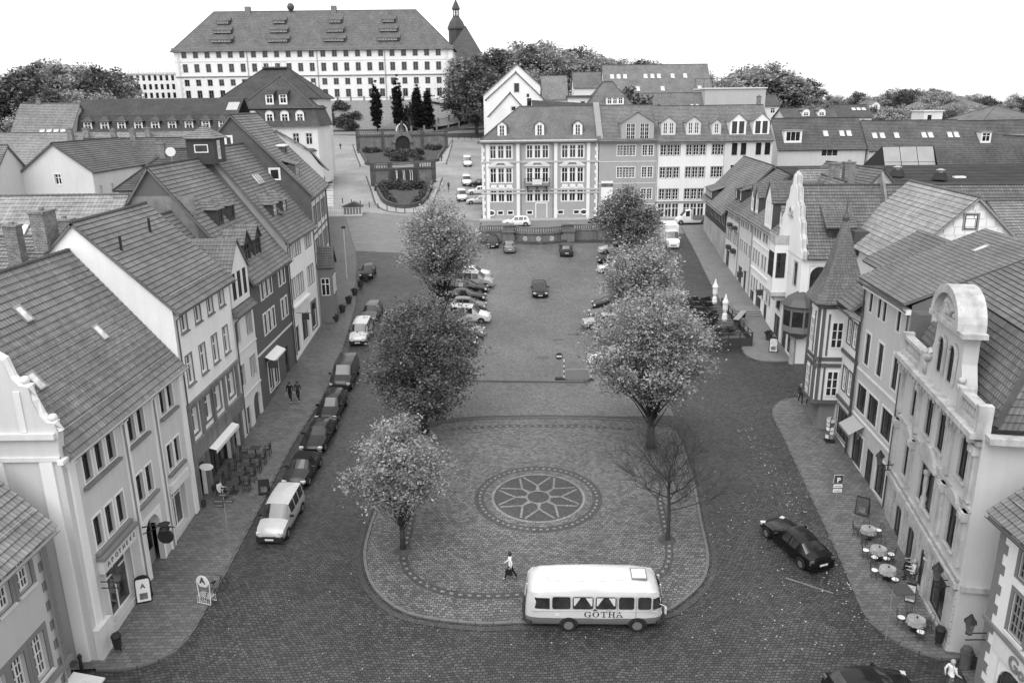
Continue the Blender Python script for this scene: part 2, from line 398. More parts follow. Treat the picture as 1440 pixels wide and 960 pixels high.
        if h0 == 0: A = (x0-.1, y0-o, e); D = (x0-.1, y1+o, e)
        if h1 == 0: B = (x1+.1, y0-o, e); C = (x1+.1, y1+o, e)
        P, Q = ((x0+h0) if h0 else x0-.1, ym, zr), ((x1-h1) if h1 else x1+.1, ym, zr)
        slope(mb, A, B, Q, P, course, tile, amp); slope(mb, C, D, P, Q, course, tile, 0)
        if h0: slope(mb, D, A, P, P, course, tile, 0)
        if h1: slope(mb, B, C, Q, Q, course, tile, 0)
        s.roof = link(name, mb, mm, s.root)
        rb = MB().tube([V(P)+V((0, 0, .05)), V(Q)+V((0, 0, .05))], .12, 6)
        for c_, p_, hh in ((A, P, h0), (D, P, h0), (B, Q, h1), (C, Q, h1)):
            if hh: rb.tube([V(c_)+V((0, 0, .06)), V(p_)+V((0, 0, .05))], .1, 6)
        link('ridge', rb, mm, s.roof); return s.roof
    def gutter(s, ze, over=.42, x0=-.1, x1=None, pipes=(), mm=None, zg=None, yo=.12):
        mm = mm or ZINC; x1 = s.W+.1 if x1 is None else x1; z = ze-s.zb; zg = -0.3 if zg is None else zg-s.zb
        mb = MB(); n = 6
        for i in range(n):
            a, b = pi+pi*i/n, pi+pi*(i+1)/n; r = .1
            mb.quad((x0, -over+r*cos(a), z+r*sin(a)), (x1, -over+r*cos(a), z+r*sin(a)), (x1, -over+r*cos(b), z+r*sin(b)), (x0, -over+r*cos(b), z+r*sin(b)))
        link('gutter', mb, mm, s.root)
        for u in pipes: link('downpipe', MB().tube([(u, -over, z-.08), (u, -yo, z-.5), (u, -yo, zg)], .055, 6), mm, s.root)
    def bandm(s, z, h, proud, mm, side='f', u0=None, u1=None, name='cornice'):
        S = s.SM(side); L = s.len(side); z -= s.zb
        b = MB(); b.box(-proud if u0 is None else u0, L+proud if u1 is None else u1, -proud, .05, z, z+h, S); return link(name, b, mm, s.root)
    def boxp(s, name, dims, mm, side='f', parent=None):
        x0, x1, y0, y1, z0, z1 = dims; b = MB(); b.box(x0, x1, y0, y1, z0-s.zb, z1-s.zb, s.SM(side)); return link(name, b, mm, parent or s.root)
    def quoins(s, u, sgn, z0, z1, mm, side='f', step=.42, w=.5, proud=.03):
        z = z0; i = 0; S = s.SM(side)
        while z < z1-.1:
            ww = w if i % 2 else w*.6
            link('quoin', boxmesh('quoin', (0, sgn*ww, -proud, .02, .015, step-.015) if sgn > 0 else (-ww, 0, -proud, .02, .015, step-.015), mm), mm, s.root, S @ MX.Translation((u, 0, z-s.zb))); z += step; i += 1
    def chimney(s, x, y, zt, w=.7, d=.5, h=1.8, mm=None):
        b = MB(); z = zt-s.zb; b.box(x-w/2, x+w/2, y-d/2, y+d/2, z-h, z); b.box(x-w/2-.07, x+w/2+.07, y-d/2-.07, y+d/2+.07, z, z+.12); b.box(x-.12, x+.12, y-.1, y+.1, z+.12, z+.3)
        return link('chimney', b, mm or BRICKM, s.root)
    def skylight(s, x, t, ze, zr, ry, w=.55, h=.9, over=0, gm=None):
        # t 0..1 up the front slope
        k = atan2(zr-ze, ry); p = V((x, ry*t, ze-s.zb+(zr-ze)*t)); M = MX.Translation(p) @ MX.Rotation(k-pi/2, 4, 'X') @ MX.Translation((-w/2, -.14, -h/2))
        b = MB(); b.box(-.07, w+.07, -.02, .15, -.07, 0); b.box(-.07, w+.07, -.02, .15, h, h+.1); b.box(-.07, 0, -.02, .15, 0, h); b.box(w, w+.07, -.02, .15, 0, h)
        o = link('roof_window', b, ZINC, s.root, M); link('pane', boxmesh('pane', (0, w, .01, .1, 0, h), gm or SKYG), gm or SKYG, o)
    def dormer(s, x, yf, z, w, h, depth, kind='gable', wm=None, rm=None, st='x', fm=None, nw=1, rise=None, ww=None, gm=None, sur=None, ov=.15, cheek=None):
        z -= s.zb; fm = fm or WHITE; wm = wm or WHITE; rm = rm or LEAD
        M = MX.Translation((x, yf, z)); rise = rise if rise is not None else w*.45
        b = MB(); b.box(0, w, 0, .02, -.05, h); o = None
        mw = ww or (w-.2)/nw*.86; gap = (w-mw*nw)/(nw+1); wh = h-.3
        b = MB(); x0 = 0
        cuts = [0]
        for i in range(nw):
            u = gap+i*(mw+gap); b.quad((x0, 0, -.3), (u, 0, -.3), (u, 0, h), (x0, 0, h)); b.quad((u, 0, -.3), (u+mw, 0, -.3), (u+mw, 0, .15), (u, 0, .15)); b.quad((u, 0, .15+wh), (u+mw, 0, .15+wh), (u+mw, 0, h), (u, 0, h))
            for q in ((u, u), (u+mw, u+mw)): b.quad((q[0], 0, .15), (q[0], .2, .15), (q[0], .2, .15+wh), (q[0], 0, .15+wh))
            b.quad((u, 0, .15), (u+mw, 0, .15), (u+mw, .2, .15), (u, .2, .15)); x0 = u+mw
        b.quad((x0, 0, -.3), (w, 0, -.3), (w, 0, h), (x0, 0, h))
        if kind == 'gable': b.quad((0, 0, h), (w, 0, h), (w/2, 0, h+rise))
        if kind == 'seg': b.quad(*[(w/2+w/2*cos(t*pi/8), 0, h+rise*sin(t*pi/8)) for t in range(9)])
        cm = cheek or wm
        o = link('dormer', b, wm, s.root, M, recalc=False)
        for q in (0.002, w-.002): link('cheek', MB().quad((q, 0, -.3), (q, depth, -.3), (q, depth, h), (q, 0, h)), cm, o)
        r = MB(); r.uv = []
        if kind == 'gable':
            for sg in (0, 1):
                xe = -ov if sg == 0 else w+ov; ez = h-ov*rise/(w/2)
                slope(r, (xe, depth, ez), (xe, -ov, ez), (w/2, -ov, h+rise), (w/2, depth, h+rise), .34, .25, 0, .04, .07)
        elif kind == 'shed':
            slope(r, (-ov, -ov, h), (w+ov, -ov, h), (w+ov, depth, h+rise), (-ov, depth, h+rise), .34, .25, 0, .04, .07)
        elif kind == 'hip':
            p = (w/2, w/2, h+rise); e = h-.05
            slope(r, (-ov, -ov, e), (w+ov, -ov, e), p, p, .34, .25, 0, .04, .07); pd = (w/2, depth, h+rise)
            slope(r, (-ov, depth, e), (-ov, -ov, e), p, pd, .34, .25, 0, .04, .07); slope(r, (w+ov, -ov, e), (w+ov, depth, e), pd, p, .34, .25, 0, .04, .07)
        elif kind == 'flat':
            r = MB(); r.box(-ov, w+ov, -ov, depth, h, h+.15)
        elif kind == 'seg':
            r = MB(); pts = [(w/2+(w/2+.12)*cos(t*pi/8), h+(rise+.1)*sin(t*pi/8)) for t in range(9)]; pts2 = [(w/2+(w/2+.01)*cos(t*pi/8), h+(rise+.0)*sin(t*pi/8)) for t in range(8, -1, -1)]
            r.prism(pts+pts2, MX.Translation((0, -ov, 0)), depth+ov)
        link('dormer_roof', r, rm, o)
        for i in range(nw): 
            u = gap+i*(mw+gap); put_window(o, MX.Translation((u, .06, .15)), mw, wh, st, fm, gm, 'dormer_window', sub=False)
        return o
    def snowguard(s, ze, zr, ry, over, t, x0, x1):
        k = (zr-ze)/ry; y = ry*t; z = ze-s.zb+(zr-ze)*t; b = MB(); nx = -sin(atan2(zr-ze, ry)); nz = cos(atan2(zr-ze, ry))
        for q in (.12, .24): b.tube([(x0, y+nx*q, z+nz*q), (x1, y+nx*q, z+nz*q)], .014, 4)
        x = x0
        while x <= x1: b.tube([(x, y, z), (x, y+nx*.27, z+nz*.27)], .014, 4); x += .8
        link('snow_guard', b, STEEL, s.root)
# ------------------------------------------------------------------ left row (facades look towards +X; local x runs up the street)
LR = pi/2; XL = -20.6; SANDM = plain('grey_sandstone', .2, .9, .4, 3, .2, .5, 14, streak=.3)
def left(name, label, y0, y1, D, X=XL, zb=None, X2=None): return Bld(name, label, X, y0, LR if X2 is None else atan2(y1-y0, X2-X), y1-y0, D, SLOPE*y0 if zb is None else zb, 'house')
# house across the lane, dark quoins
b = left('corner_house', 'pale house with dark quoins and brown-framed windows across the lane from the pharmacy', 13, 31.75, 10, -21.05)
for z, h in ((8.75, 1.75), (4.35, 2.1)):
    for u in (4.2, 6.9, 9.6, 11.2, 13.7, 15.05, 16.5):
        b.win(u, z, .95, h, 'g', WHITE, sur=DTRIM, sill=TRIM, sw=.24, rec=.2)
b.walls(11.2, wallm(.5), gables={'l': (5, 16.5), 'r': (5, 16.5)}); b.gable_roof(11.2, 16.5, roofm(.2), 5, .55, .25)
b.gutter(11.0-.45, .66, pipes=(18.2,), zg=2.5); b.quoins(18.75, -1, 2.4, 11, DTRIM, 'f', .5, .75); b.snowguard(11.2, 16.5, 5, .5, .06, 13, 18.6)
b.bandm(3.75, .25, .18, DTRIM, name='string_course')
cn = MB(); cn.add([(16.2, -.05, 2.7), (18.9, -.05, 2.7), (18.9, -1.5, 2.35), (16.2, -1.5, 2.35), (16.2, -.05, 2.62), (18.9, -.05, 2.62), (18.9, -1.5, 2.27), (16.2, -1.5, 2.27)], [(0, 1, 2, 3), (4, 7, 6, 5), (3, 2, 6, 7), (0, 3, 7, 4), (1, 5, 6, 2)])
link('canopy', cn, TRIM, b.root, MX.Translation((0, 0, -b.zb+.3)))
# pharmacy house with scrolled gable
b = left('pharmacy_house', 'pale grey pharmacy house with scrolled gable, white pilasters and a huge plain tiled roof', 33.3, 46.9, 11.2)
tri = (1.6, 2.78, 3.95); pr = (6.25, 7.4); pq = (10.3, 11.35)
for z, h in ((11.3, 1.45), (7.72, 1.65)):
    b.row(z, h, .78, tri+pr+pq, 't', DARKF, sur=WHITE, sw=.1, rec=.16)
    for u0, u1 in ((1.35, 4.95), (6.0, 8.4), (10.05, 12.4)): b.boxp('sill', (u0, u1, -.22, .02, z-.26, z-.1), DTRIM)
b.win(1.9, 3.25, 2.6, 3.0, 's', WHITE, sur=TRIM, gm=SHOPG, name='shop_window', rec=.3); b.boxp('fascia', (1.4, 4.9, -.28, .02, 6.45, 7.2), TRIM); b.boxp('fascia_ledge', (1.3, 5.0, -.45, .02, 7.2, 7.4), DTRIM)
for i, c in enumerate('APOTHEKE'):
    letter(b.root, MX.Translation((1.75+i*.4, -.3, 6.68-b.zb)) @ MX.Rotation(pi/2, 4, 'X'), c, .34, DTRIM)
b.win(6.45, 2.7, 1.8, 3.7, 'd', GREYF, sur=WHITE, sw=.22, rec=.55, gm=GLASS, name='door', arch=True, wm=WHITE)
b.win(10.1, 3.75, 1.9, 2.7, 's', WHITE, sur=TRIM, gm=SHOPG, name='shop_window', rec=.3); b.boxp('fascia', (9.8, 12.4, -.25, .02, 6.5, 7.05), TRIM)
WL = wallm(.56)
b.walls(13.75, WL, gables={'r': (5.6, 20.6)}); b.gable_roof(13.75, 20.6, roofm(.17), 5.6, .5, 0, tile=.24, course=.38, x0=.3)
b.gutter(13.3, .6, pipes=(5.6, 9.3), zg=3, mm=ZINC, yo=.16)
for u in (.35, 5.55, 9.15, 13.0):
    b.boxp('pilaster', (u, u+.5, -.12, .02, 3.2, 13.1), WHITE); b.boxp('capital', (u-.08, u+.58, -.2, .02, 12.75, 13.1), WHITE)
b.boxp('plinth', (0, 1.3, -.3, .02, 1.8, 4.2), TRIM)
b.bandm(13.12, .2, .22, WHITE); b.snowguard(13.75, 20.6, 5.6, .5, .07, .6, 13.4)
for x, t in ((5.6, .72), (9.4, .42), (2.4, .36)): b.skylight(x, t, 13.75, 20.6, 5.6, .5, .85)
S = b.SM('l'); L = b.D; half = [(-.1, 14.6), (0, 15.0), (.35, 15.05), (.6, 15.4), (.8, 16.1), (.85, 16.75), (1.25, 16.8), (1.55, 17.2), (1.75, 18.0), (2.5, 18.5), (2.9, 19.6), (3.9, 20.3), (4.2, 21.2), (5.6, 21.8)]
pf = [(L-d, z-b.zb) for d, z in half]+[(d, z-b.zb) for d, z in half[-2::-1]]; pf += [(0, 13.7-b.zb), (L, 13.7-b.zb)]
link('gable', MB().prism(pf, S, .45), WL, b.root)
link('coping', MB().tube([S @ V((L-d, .22, z-b.zb+.04)) for d, z in half]+[S @ V((d, .22, z-b.zb+.04)) for d, z in half[-2::-1]], .2, 6), TRIM, b.root)
for d, z in ((.12, 15.25), (1.05, 17.05), (2.7, 19.8)):
    for uu in (L-d, d): link('ball', MB().lathe([(0.01, -.22), (.14, -.17), (.22, 0), (.14, .17), (.01, .22)], S @ V((uu, .22, z-b.zb)), 8), TRIM, b.root, smooth=True)
b.bandm(14.35, .28, .2, TRIM, 'l', 0, L, 'gable_cornice'); b.bandm(13.25, .2, .12, TRIM, 'l', 0, L, 'gable_cornice')
for u in (L-.95, L-3.2): b.boxp('pilaster', (u, u+.6, -.1, .02, 2.5, 13.3), WHITE, 'l')
b.boxp('gable_strip', (L-1.55, L-1.25, -.06, .02, 14.65, 16.6), TRIM, 'l')
# white three storey house with old stone ground floor
b = left('white_house', 'tall white house with tile roof above a dark stone arcaded ground floor', 46.95, 56.85, 10.4)
us = (.95, 3.25, 5.5, 7.7)
b.row(15.12, 1.72, .95, us, 'x', WHITE, sur=DTRIM, sill=DTRIM, sw=.1); b.row(11.65, 1.9, .95, us, 'x', WHITE, sur=DTRIM, sill=DTRIM, sw=.1)
for u in (.55, 3.0, 4.75, 7.6): b.win(u, 8.35, 1.05, 1.75, 'x', WHITE, sur=SANDM, sw=.22, rec=.2)
for u in (.5, 7.4): b.win(u, 3.3, 1.3, 3.0, 'd', WOOD, sur=SANDM, sw=.3, rec=.5, name='door', arch=True, wm=SANDM)
b.win(2.5, 3.7, 4.2, 2.7, 's', DARKF, sur=SANDM, gm=SHOPG, rec=.4, name='shop_window'); 
b.walls(17.1, wallm(.8), gables={'l': (5.2, 22.2), 'r': (5.2, 22.2)})
for z0, z1 in ((3.0, 3.6), (6.75, 7.9), (10.35, 10.6)): b.boxp('stone_band', (.02, 9.88, -.2, .01, z0, z1), SANDM)
for u in (.1, 2.05, 4.2, 6.4, 9.1): b.boxp('stone_pier', (u, u+.35, -.16, .01, 7.9, 10.35), SANDM)
for u in (.05, 2.0, 6.75, 8.9): b.boxp('stone_pier', (u, u+.4, -.16, .01, 3.6, 6.75), SANDM)
aw = MB(); aw.quad((2.3, -.22, 6.75), (6.9, -.22, 6.75), (6.9, -.7, 6.6), (2.3, -.7, 6.6)); aw.quad((2.3, -.7, 6.6), (6.9, -.7, 6.6), (6.9, -.7, 6.35), (2.3, -.7, 6.35)); link('awning', aw, WHITE, b.root, MX.Translation((0, 0, -b.zb)))
b.gable_roof(17.1, 22.2, roofm(.155), 5.2, .5, .15, tile=.24); b.gutter(16.66, .6, pipes=(.15,), zg=4, mm=LEAD); b.snowguard(17.1, 22.2, 5.2, .5, .08, .5, 9.5)
for x, y, z in ((1.4, 3.2, 21.2), (6.5, 3.6, 21.6)): b.part('vent_pipe', MB().tube([(x, y, z-b.zb-1.5), (x, y, z-b.zb)], .09, 6), IRON)
b.chimney(.3, 7.0, 22.8, 1.4, .8, 2.2)
# narrow house with white gabled dormer
b = left('narrow_white_house', 'narrow cream house with a white gabled cross dormer between taller neighbours', 56.9, 61.6, 11)
b.row(11.55, 1.75, .85, (.35,), 'x', GREYF, sur=TRIM); b.row(11.55, 1.75, .65, (2.75, 3.5), 'x', GREYF, sur=TRIM, sw=.06)
b.row(8.1, 1.75, .75, (.5,), 'x', GREYF, sur=TRIM); b.row(8.1, 1.75, .65, (2.6, 3.35), 'x', GREYF, sur=TRIM, sw=.06)
b.win(2.6, 4.0, 1.7, 2.7, 'p', TRIM, gm=SLATE, name='gate', arch=True, wm=wallm(.7)); b.win(.8, 4.0, .95, 2.3, 'd', GREYF, name='door')
b.walls(14.2, wallm(.7), gables={'r': (5.5, 21.0)}); b.gable_roof(14.2, 21.0, roofm(.15), 5.5, .4, 0, zb2=15); b.bandm(7.2, .15, .06, TRIM); b.bandm(10.75, .12, .06, TRIM)
b.dormer(.15, -.05, 14.7, 4.1, 2.3, 6, 'gable', wallm(.7), roofm(.15), 'x', DARKF, 3, 2.3, .8)
b.gutter(13.75, .5, mm=LEAD, pipes=(.12,), zg=4.5)
# dark painted house
b = left('dark_house', 'dark painted house with white window surrounds and four roof dormers', 61.65, 72.3, 13)
for z, h in ((13.4, 1.6), (10.4, 1.7)):
    b.row(z, h, .72, (2.3, 3.5, 4.7), 'x', WHITE, sur=WHITE, sw=.14); b.row(z, h, .72, (7.6, 8.8), 'x', WHITE, sur=WHITE, sw=.14)
b.row(5.4, 2.6, 1.2, (2.2, 3.8), 'p', WHITE, sur=WHITE, gm=SHOPG, name='shop_window'); b.win(7.3, 5.0, 1.2, 2.7, 'd', WOOD, name='door')
b.walls(15.8, wallm(.12), gables={'l': (6.2, 24.4), 'r': (6.2, 24.4)}); b.gable_roof(15.8, 24.4, roofm(.15), 6.8, .45, .25); b.bandm(9.2, .16, .06, TRIM); b.gutter(15.2, .55, mm=LEAD, pipes=(10.4,), zg=5)
aw = MB(); aw.quad((1.6, -.02, 8.7), (5.2, -.02, 8.7), (5.2, -.75, 8.35), (1.6, -.75, 8.35)); aw.quad((1.6, -.75, 8.35), (5.2, -.75, 8.35), (5.2, -.75, 8.2), (1.6, -.75, 8.2)); link('awning', aw, WHITE, b.root, MX.Translation((0, 0, -b.zb)))
for x in (1.2, 4.0): b.dormer(x, .7, 16.4, 1.9, 1.9, 3.2, 'gable', WOOD, roofm(.15), 'x', WOOD, 1, 1.0, 1.3, cheek=WOOD)
for x in (2.4, 5.2): b.dormer(x, 2.9, 19.6, 1.5, 1.25, 2.2, 'hip', WOOD, roofm(.15), 'x', WOOD, 1, .7, .9, cheek=WOOD)
b.part('gable_render', MB().prism([(3.2, 22.2-b.zb), (9.4, 22.2-b.zb), (9.4, 18.4-b.zb), (3.2, 18.4-b.zb)], b.SM('l') @ MX.Translation((0, -.02, 0)), .02), plain('patched_render', .2, .95, .45, 4, .1, .4, 10))
# white house behind with lantern
b = left('white_band_house', 'white house with grouped windows, two shed dormers and a rooftop lantern', 72.4, 82.8, 12.4)
for z, h in ((15.0, 1.65), (11.2, 1.9)):
    b.row(z, h, .7, (.5, 1.35, 2.6, 3.45, 4.3, 6.8, 7.7, 8.6), 'x', WHITE, sur=GREYF, sw=.08)
b.win(3.2, 6.3, 2.4, 2.6, 's', DARKF, gm=SHOPG, sur=TRIM, name='shop_window'); b.win(.9, 5.9, 1.2, 2.6, 'd', WOOD, name='door'); b.win(7.2, 6.6, 1.8, 2.6, 'd', WOOD, sur=SANDM, name='door', arch=True, wm=SANDM, sw=.3)
b.walls(17.2, wallm(.8), gables={'r': (6.2, 25.2)}, sides='frb'); b.walls(17.2, wallm(.3), gables={'l': (6.2, 25.2)}, sides='l', name='party_wall'); b.gable_roof(17.2, 25.2, roofm(.15), 6.2, .4, .2); b.gutter(16.7, .5, mm=LEAD, pipes=(.15,), zg=6)
b.boxp('fascia', (2.6, 6.2, -.12, .02, 9.3, 10.4), WHITE); b.boxp('ledge', (.2, 6.4, -.35, .02, 10.4, 10.6), WHITE)
for x in (1.4, 4.6): b.dormer(x, 1.3, 18.4, 1.7, 1.7, 3.4, 'hip', WOOD, roofm(.16), 'x', WHITE, 1, .9, 1.0, cheek=WOOD)
b.dormer(3.5, 1.2, 18.2, .8, .8, 1.4, 'shed', WOOD, roofm(.16), 'p', WOOD, 1, .2, .5)
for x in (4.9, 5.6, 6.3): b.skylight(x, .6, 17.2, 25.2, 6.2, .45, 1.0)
q = MB(); q.box(-.9, 1.9, 5.2, 7.6, 23.9-b.zb, 26.1-b.zb); o = link('lantern', q, WOOD, b.root); r = MB(); r.uv = []
e = 26.1-b.zb
for A_, B_ in (((-1.15, 4.95), (2.15, 4.95)), ((2.15, 4.95), (2.15, 7.85)), ((2.15, 7.85), (-1.15, 7.85)), ((-1.15, 7.85), (-1.15, 4.95))): slope(r, (*A_, e), (*B_, e), (.5, 6.4, e+1.1), (.5, 6.4, e+1.1), .3, .25, 0, .04, .06)
link('lantern_roof', r, roofm(.2), o); put_window(o, MX.Translation((-.92, 6.9, 24.9-b.zb)) @ MX.Rotation(-pi/2, 4, 'Z'), 1.2, .7, 'p', WHITE, sub=False); put_window(o, MX.Translation((-.1, 5.17, 24.3-b.zb)), .6, 1.6, 'x', WHITE, sub=False)
# tall slate gabled house
b = left('slate_gabled_house', 'steep house with slate hung gable wall and timbered street front', 83.0, 96.0, 14, X2=-22.0)
for z, h in ((16.6, 1.9), (13.2, 1.8)): b.row(z, h, .8, (1.1, 2.3, 4.4, 5.6, 8.0, 9.2, 11.2), 'x', WHITE, sur=TIMB, sw=.12)
b.win(10.2, 21.6, .9, 1.05, 'p', WHITE, 'l', sur=WHITE, cut=False); b.win(6.2, 25.0, .55, .9, 'p', WHITE, 'l', sur=WHITE, cut=False)
b.win(2, 6.8, 1.2, 2.6, 'd', WOOD, name='door'); b.win(5, 7.6, 3, 2.4, 's', DARKF, gm=SHOPG, name='shop_window')
b.walls(20.3, wallm(.62), sides='frb'); 
sw = MB(); S = b.SM('l'); b.wallo.name = 'wall'
c = Bld.walls(b, 20.3, SLATE, gables={'l': (6.9, 28.0)}, sides='l', name='slate_wall')
b.gable_roof(20.3, 28.0, roofm(.17), 7.1, .45, .25); b.gutter(19.8, .55, mm=LEAD, pipes=(12.8,), zg=7)
for u in (.02, 3.5, 6.9, 10.4, 12.8): b.boxp('timber', (u, u+.2, -.04, .01, 12.4, 19.6), TIMB)
for z in (12.3, 15.7, 19.2): b.boxp('timber', (0, 13, -.045, .01, z, z+.22), TIMB)
b.dormer(1.0, 1.4, 21.3, 2.6, 1.7, 3.2, 'shed', WOOD, roofm(.17), 'x', WHITE, 3, 1.0, .6, cheek=SLATE); b.dormer(6, 3.2, 23.4, 2.2, 1.2, 2.2, 'flat', SLATE, WHITE, 'p', DARKF, 1, 0, .5, cheek=SLATE)
ob = MB(); ob.box(.6, 4.2, -1.5, 0, 4.5-b.zb, 12.2-b.zb); o = link('oriel', ob, DTRIM, b.root); r = MB(); r.uv = []; e = 12.2-b.zb
slope(r, (.4, -1.7, e), (.4, .1, e), (2.4, .1, e+2), (2.4, -1.7, e+2), .3, .25, 0); slope(r, (4.4, .1, e), (4.4, -1.7, e), (2.4, -1.7, e+2), (2.4, .1, e+2), .3, .25, 0); link('oriel_roof', r, roofm(.12), o)
link('oriel_gable', MB().quad((.6, -1.5, e), (4.2, -1.5, e), (2.4, -1.5, e+1.8)), DTRIM, o)
put_window(o, MX.Translation((.57, -.3, 9.2-b.zb)) @ MX.Rotation(-pi/2, 4, 'Z'), .9, 1.9, 'x', WHITE, sub=False)
for u in (1.2, 2.6): put_window(o, MX.Translation((u, -1.53, 9.2-b.zb)), .9, 1.9, 'x', WHITE, sub=False)
# last house of the row, mansard with loggia strip
b = left('mansard_end_house', 'low mansard house ending the row beside the stone steps', 96.2, 108, 10, -22.1, X2=-25.8)
b.row(18.6, 1.8, .9, (1, 3, 5, 7, 9), 'x', WHITE, sur=TIMB); b.row(15, 1.8, .9, (1, 3, 5, 7, 9), 'x', WHITE, sur=TIMB); b.walls(21.6, wallm(.6), gables={'l': [(10, 21.6), (8.6, 23.7), (5, 26.0), (0, 21.6)]})
mb = MB(); mb.uv = []; z = 21.6-b.zb; slope(mb, (-.2, -.5, z), (12, -.5, z), (12, 1.2, z+2.2), (-.2, 1.2, z+2.2), .34, .25, 0); slope(mb, (-.2, 1.2, z+2.2), (12, 1.2, z+2.2), (10.5, 5, z+4.6), (-.2, 5, z+4.6), .34, .25, 0); slope(mb, (12, 10, z), (-.2, 10, z), (-.2, 5, z+4.6), (10.5, 5, z+4.6), .34, .25, 0); slope(mb, (12, -.5, z), (12, 10, z), (10.5, 5, z+4.6), (10.5, 5, z+4.6), .34, .25, 0)
link('roof', mb, roofm(.19), b.root); b.gutter(21.5, .6, mm=LEAD)
for i in range(7): b.dormer(5.2+i*.8, .25, 22.0, .7, 1.5, 1.6, 'shed', TRIM, LEAD, 'p', DARKF, 1, .2, .45)
b = Bld('far_left_row_house', 'plain house with tiled roof carrying on the left row towards the steps', -26.0, 108.4, atan2(31.5, -6.4), 32, 9, 7.5, 'house')
for z in (14.9, 11.4): b.row(z, 1.7, .9, [1.2+i*2.6 for i in range(12)], 'x', WHITE, sur=TIMB)
b.walls(17.6, wallm(.6)); b.gable_roof(17.6, 21.6, roofm(.17), 4.5, .4, .3, amp=0); b.gutter(17.2, .5, mm=LEAD); b.chimney(9, 4.5, 22.6)
# ------------------------------------------------------------------ right row (facades look towards -X; local x runs down the street towards the camera)
def right(name, label, far, near, D, zb=None):
    dx, dy = near[0]-far[0], near[1]-far[1]
    q = Bld(name, label, far[0], far[1], atan2(dy, dx), hypot(dx, dy), D, SLOPE*near[1]-.2 if zb is None else zb, 'house'); q.rmax = .05; return q
# corner house at the bottom right
b = right('quoined_corner_house', 'white corner house with dark quoins and lettered fascia beyond the ornate house', (21.5, 31.3), (21.0, 13), 10, 1)
b.row(6.3, 1.95, 1.05, (1.6, 4.2, 6.8, 9.4, 12), 'g', GREYF, sur=DTRIM, sill=TRIM, sw=.2); b.row(9.0, 1.5, 1.0, (1.6, 4.2, 6.8), 'g', GREYF, sur=DTRIM, sw=.2)
b.win(1.5, 2.4, 2.2, 2.3, 's2', DARKF, sur=TRIM, rec=.3, gm=SHOPG, name='shop_window', arch=True, wm=wallm(.78)); b.win(4.6, 2.4, 2.2, 2.3, 's2', DARKF, sur=TRIM, rec=.3, gm=SHOPG, name='shop_window', arch=True, wm=wallm(.78))
b.walls(11.5, wallm(.78), gables={'l': (5, 15.5), 'r': (5, 15.5)}); b.gable_roof(11.5, 15.5, roofm(.16), 5, .6, .3); b.gutter(10.95, .7, mm=LEAD); b.quoins(.02, 1, 1.9, 11.2, DTRIM, 'f', .5, .7); b.snowguard(11.5, 15.5, 5, .5, .05, .3, 8)
b.bandm(5.75, .2, .1, DTRIM, name='string_course'); b.boxp('fascia', (.9, 8, -.05, .01, 4.85, 5.7), TRIM)
for i, c in enumerate('Go'):
    letter(b.root, MX.Translation((2.15+i*.72, -.09, 4.95-b.zb)) @ MX.Rotation(pi/2, 4, 'X'), c, .95 if i == 0 else .8, DTRIM, .02, .02)
for z in (2.9, 3.35, 3.8): b.boxp('rustication', (.02, .8, -.02, .01, z, z+.05), DTRIM)
# ornate neo-baroque house
b = right('ornate_house', 'ornate pale stone house with balustrade and arched pediment above the cafe tables', (23.65, 45.6), (21.25, 33.2), 13); L = b.W; OM = wallm(.5, .15); STN = plain('carved_stone', .46, .85, .35, 4, .2, .6, 16, streak=.35)
def uu(u): return L-u       # positions measured from the near corner
for u in (2.3, 5.6, 7.65, 10.3): b.win(uu(u), 10.95, .95, 2.1, 't', DARKF, sur=STN, sill=STN, sw=.17, rec=.25, hood='tri' if u in (5.6, 7.65) else None)
for u, w in ((2.5, 1.05), (10.3, 1.05)): b.win(uu(u), 7.2, w, 2.2, 't', DARKF, sur=STN, sill=STN, sw=.2, rec=.28, hood='arc')
b.win(uu(7.2), 7.2, 2.2, 2.3, 's2', DARKF, sur=STN, sill=STN, sw=.25, rec=.3, hood='arc')
b.part('window_column', MB().lathe([(.2, 0), (.2, .15), (.13, .3), (.19, .6), (.1, .8), (.15, 1.5), (.12, 1.9), (.2, 2.0), (.2, 2.2)], (uu(6.1), -.05, 7.15-b.zb), 10), STN, smooth=40)
for u in (10.6, 8.0, 5.5): b.win(uu(u), 2.3, 1.25, 2.9, 'd', WOOD, sur=STN, sw=.25, rec=.4, gm=SHOPG, name='door', arch=True, wm=STN)
b.win(uu(3.4), 3.1, 2.1, 2.3, 's2', DARKF, sur=STN, sw=.2, rec=.3, gm=SHOPG, name='shop_window')
b.win(4.2, 7.4, 1.0, 2.0, 't', DARKF, 'r', sur=STN); b.win(4.2, 11, 1.0, 2.0, 't', DARKF, 'r', sur=STN)
b.walls(13.9, OM, gables={})
for z, h, p in ((6.0, .28, .22), (6.45, .15, .12), (10.1, .18, .12), (13.4, .2, .25), (13.75, .3, .6), (2.0, .9, .12)): b.bandm(z, h, p, STN, u0=0.01, u1=L-.01)
b.bandm(13.75, .3, .55, STN, 'r', .06, 6); b.bandm(6.0, .28, .2, STN, 'r', .06, 12)
for u in (.55, 3.6, 9.0, 12.3):
    for z0, z1 in ((7.0, 9.9), (10.4, 13.3)):
        b.boxp('pilaster', (uu(u)-.25, uu(u)+.25, -.16, .01, z0, z1), STN)
        b.part('capital', MB().box(uu(u)-.33, uu(u)+.33, -.28, .01, z1-.45-b.zb, z1-b.zb).box(uu(u)-.2, uu(u)+.2, -.34, -.28, z1-.35-b.zb, z1-.1-b.zb), STN)
for k in range(22): b.boxp('corbel', (.3+k*.56, .52+k*.56, -.5, -.02, 13.45, 13.72), STN)
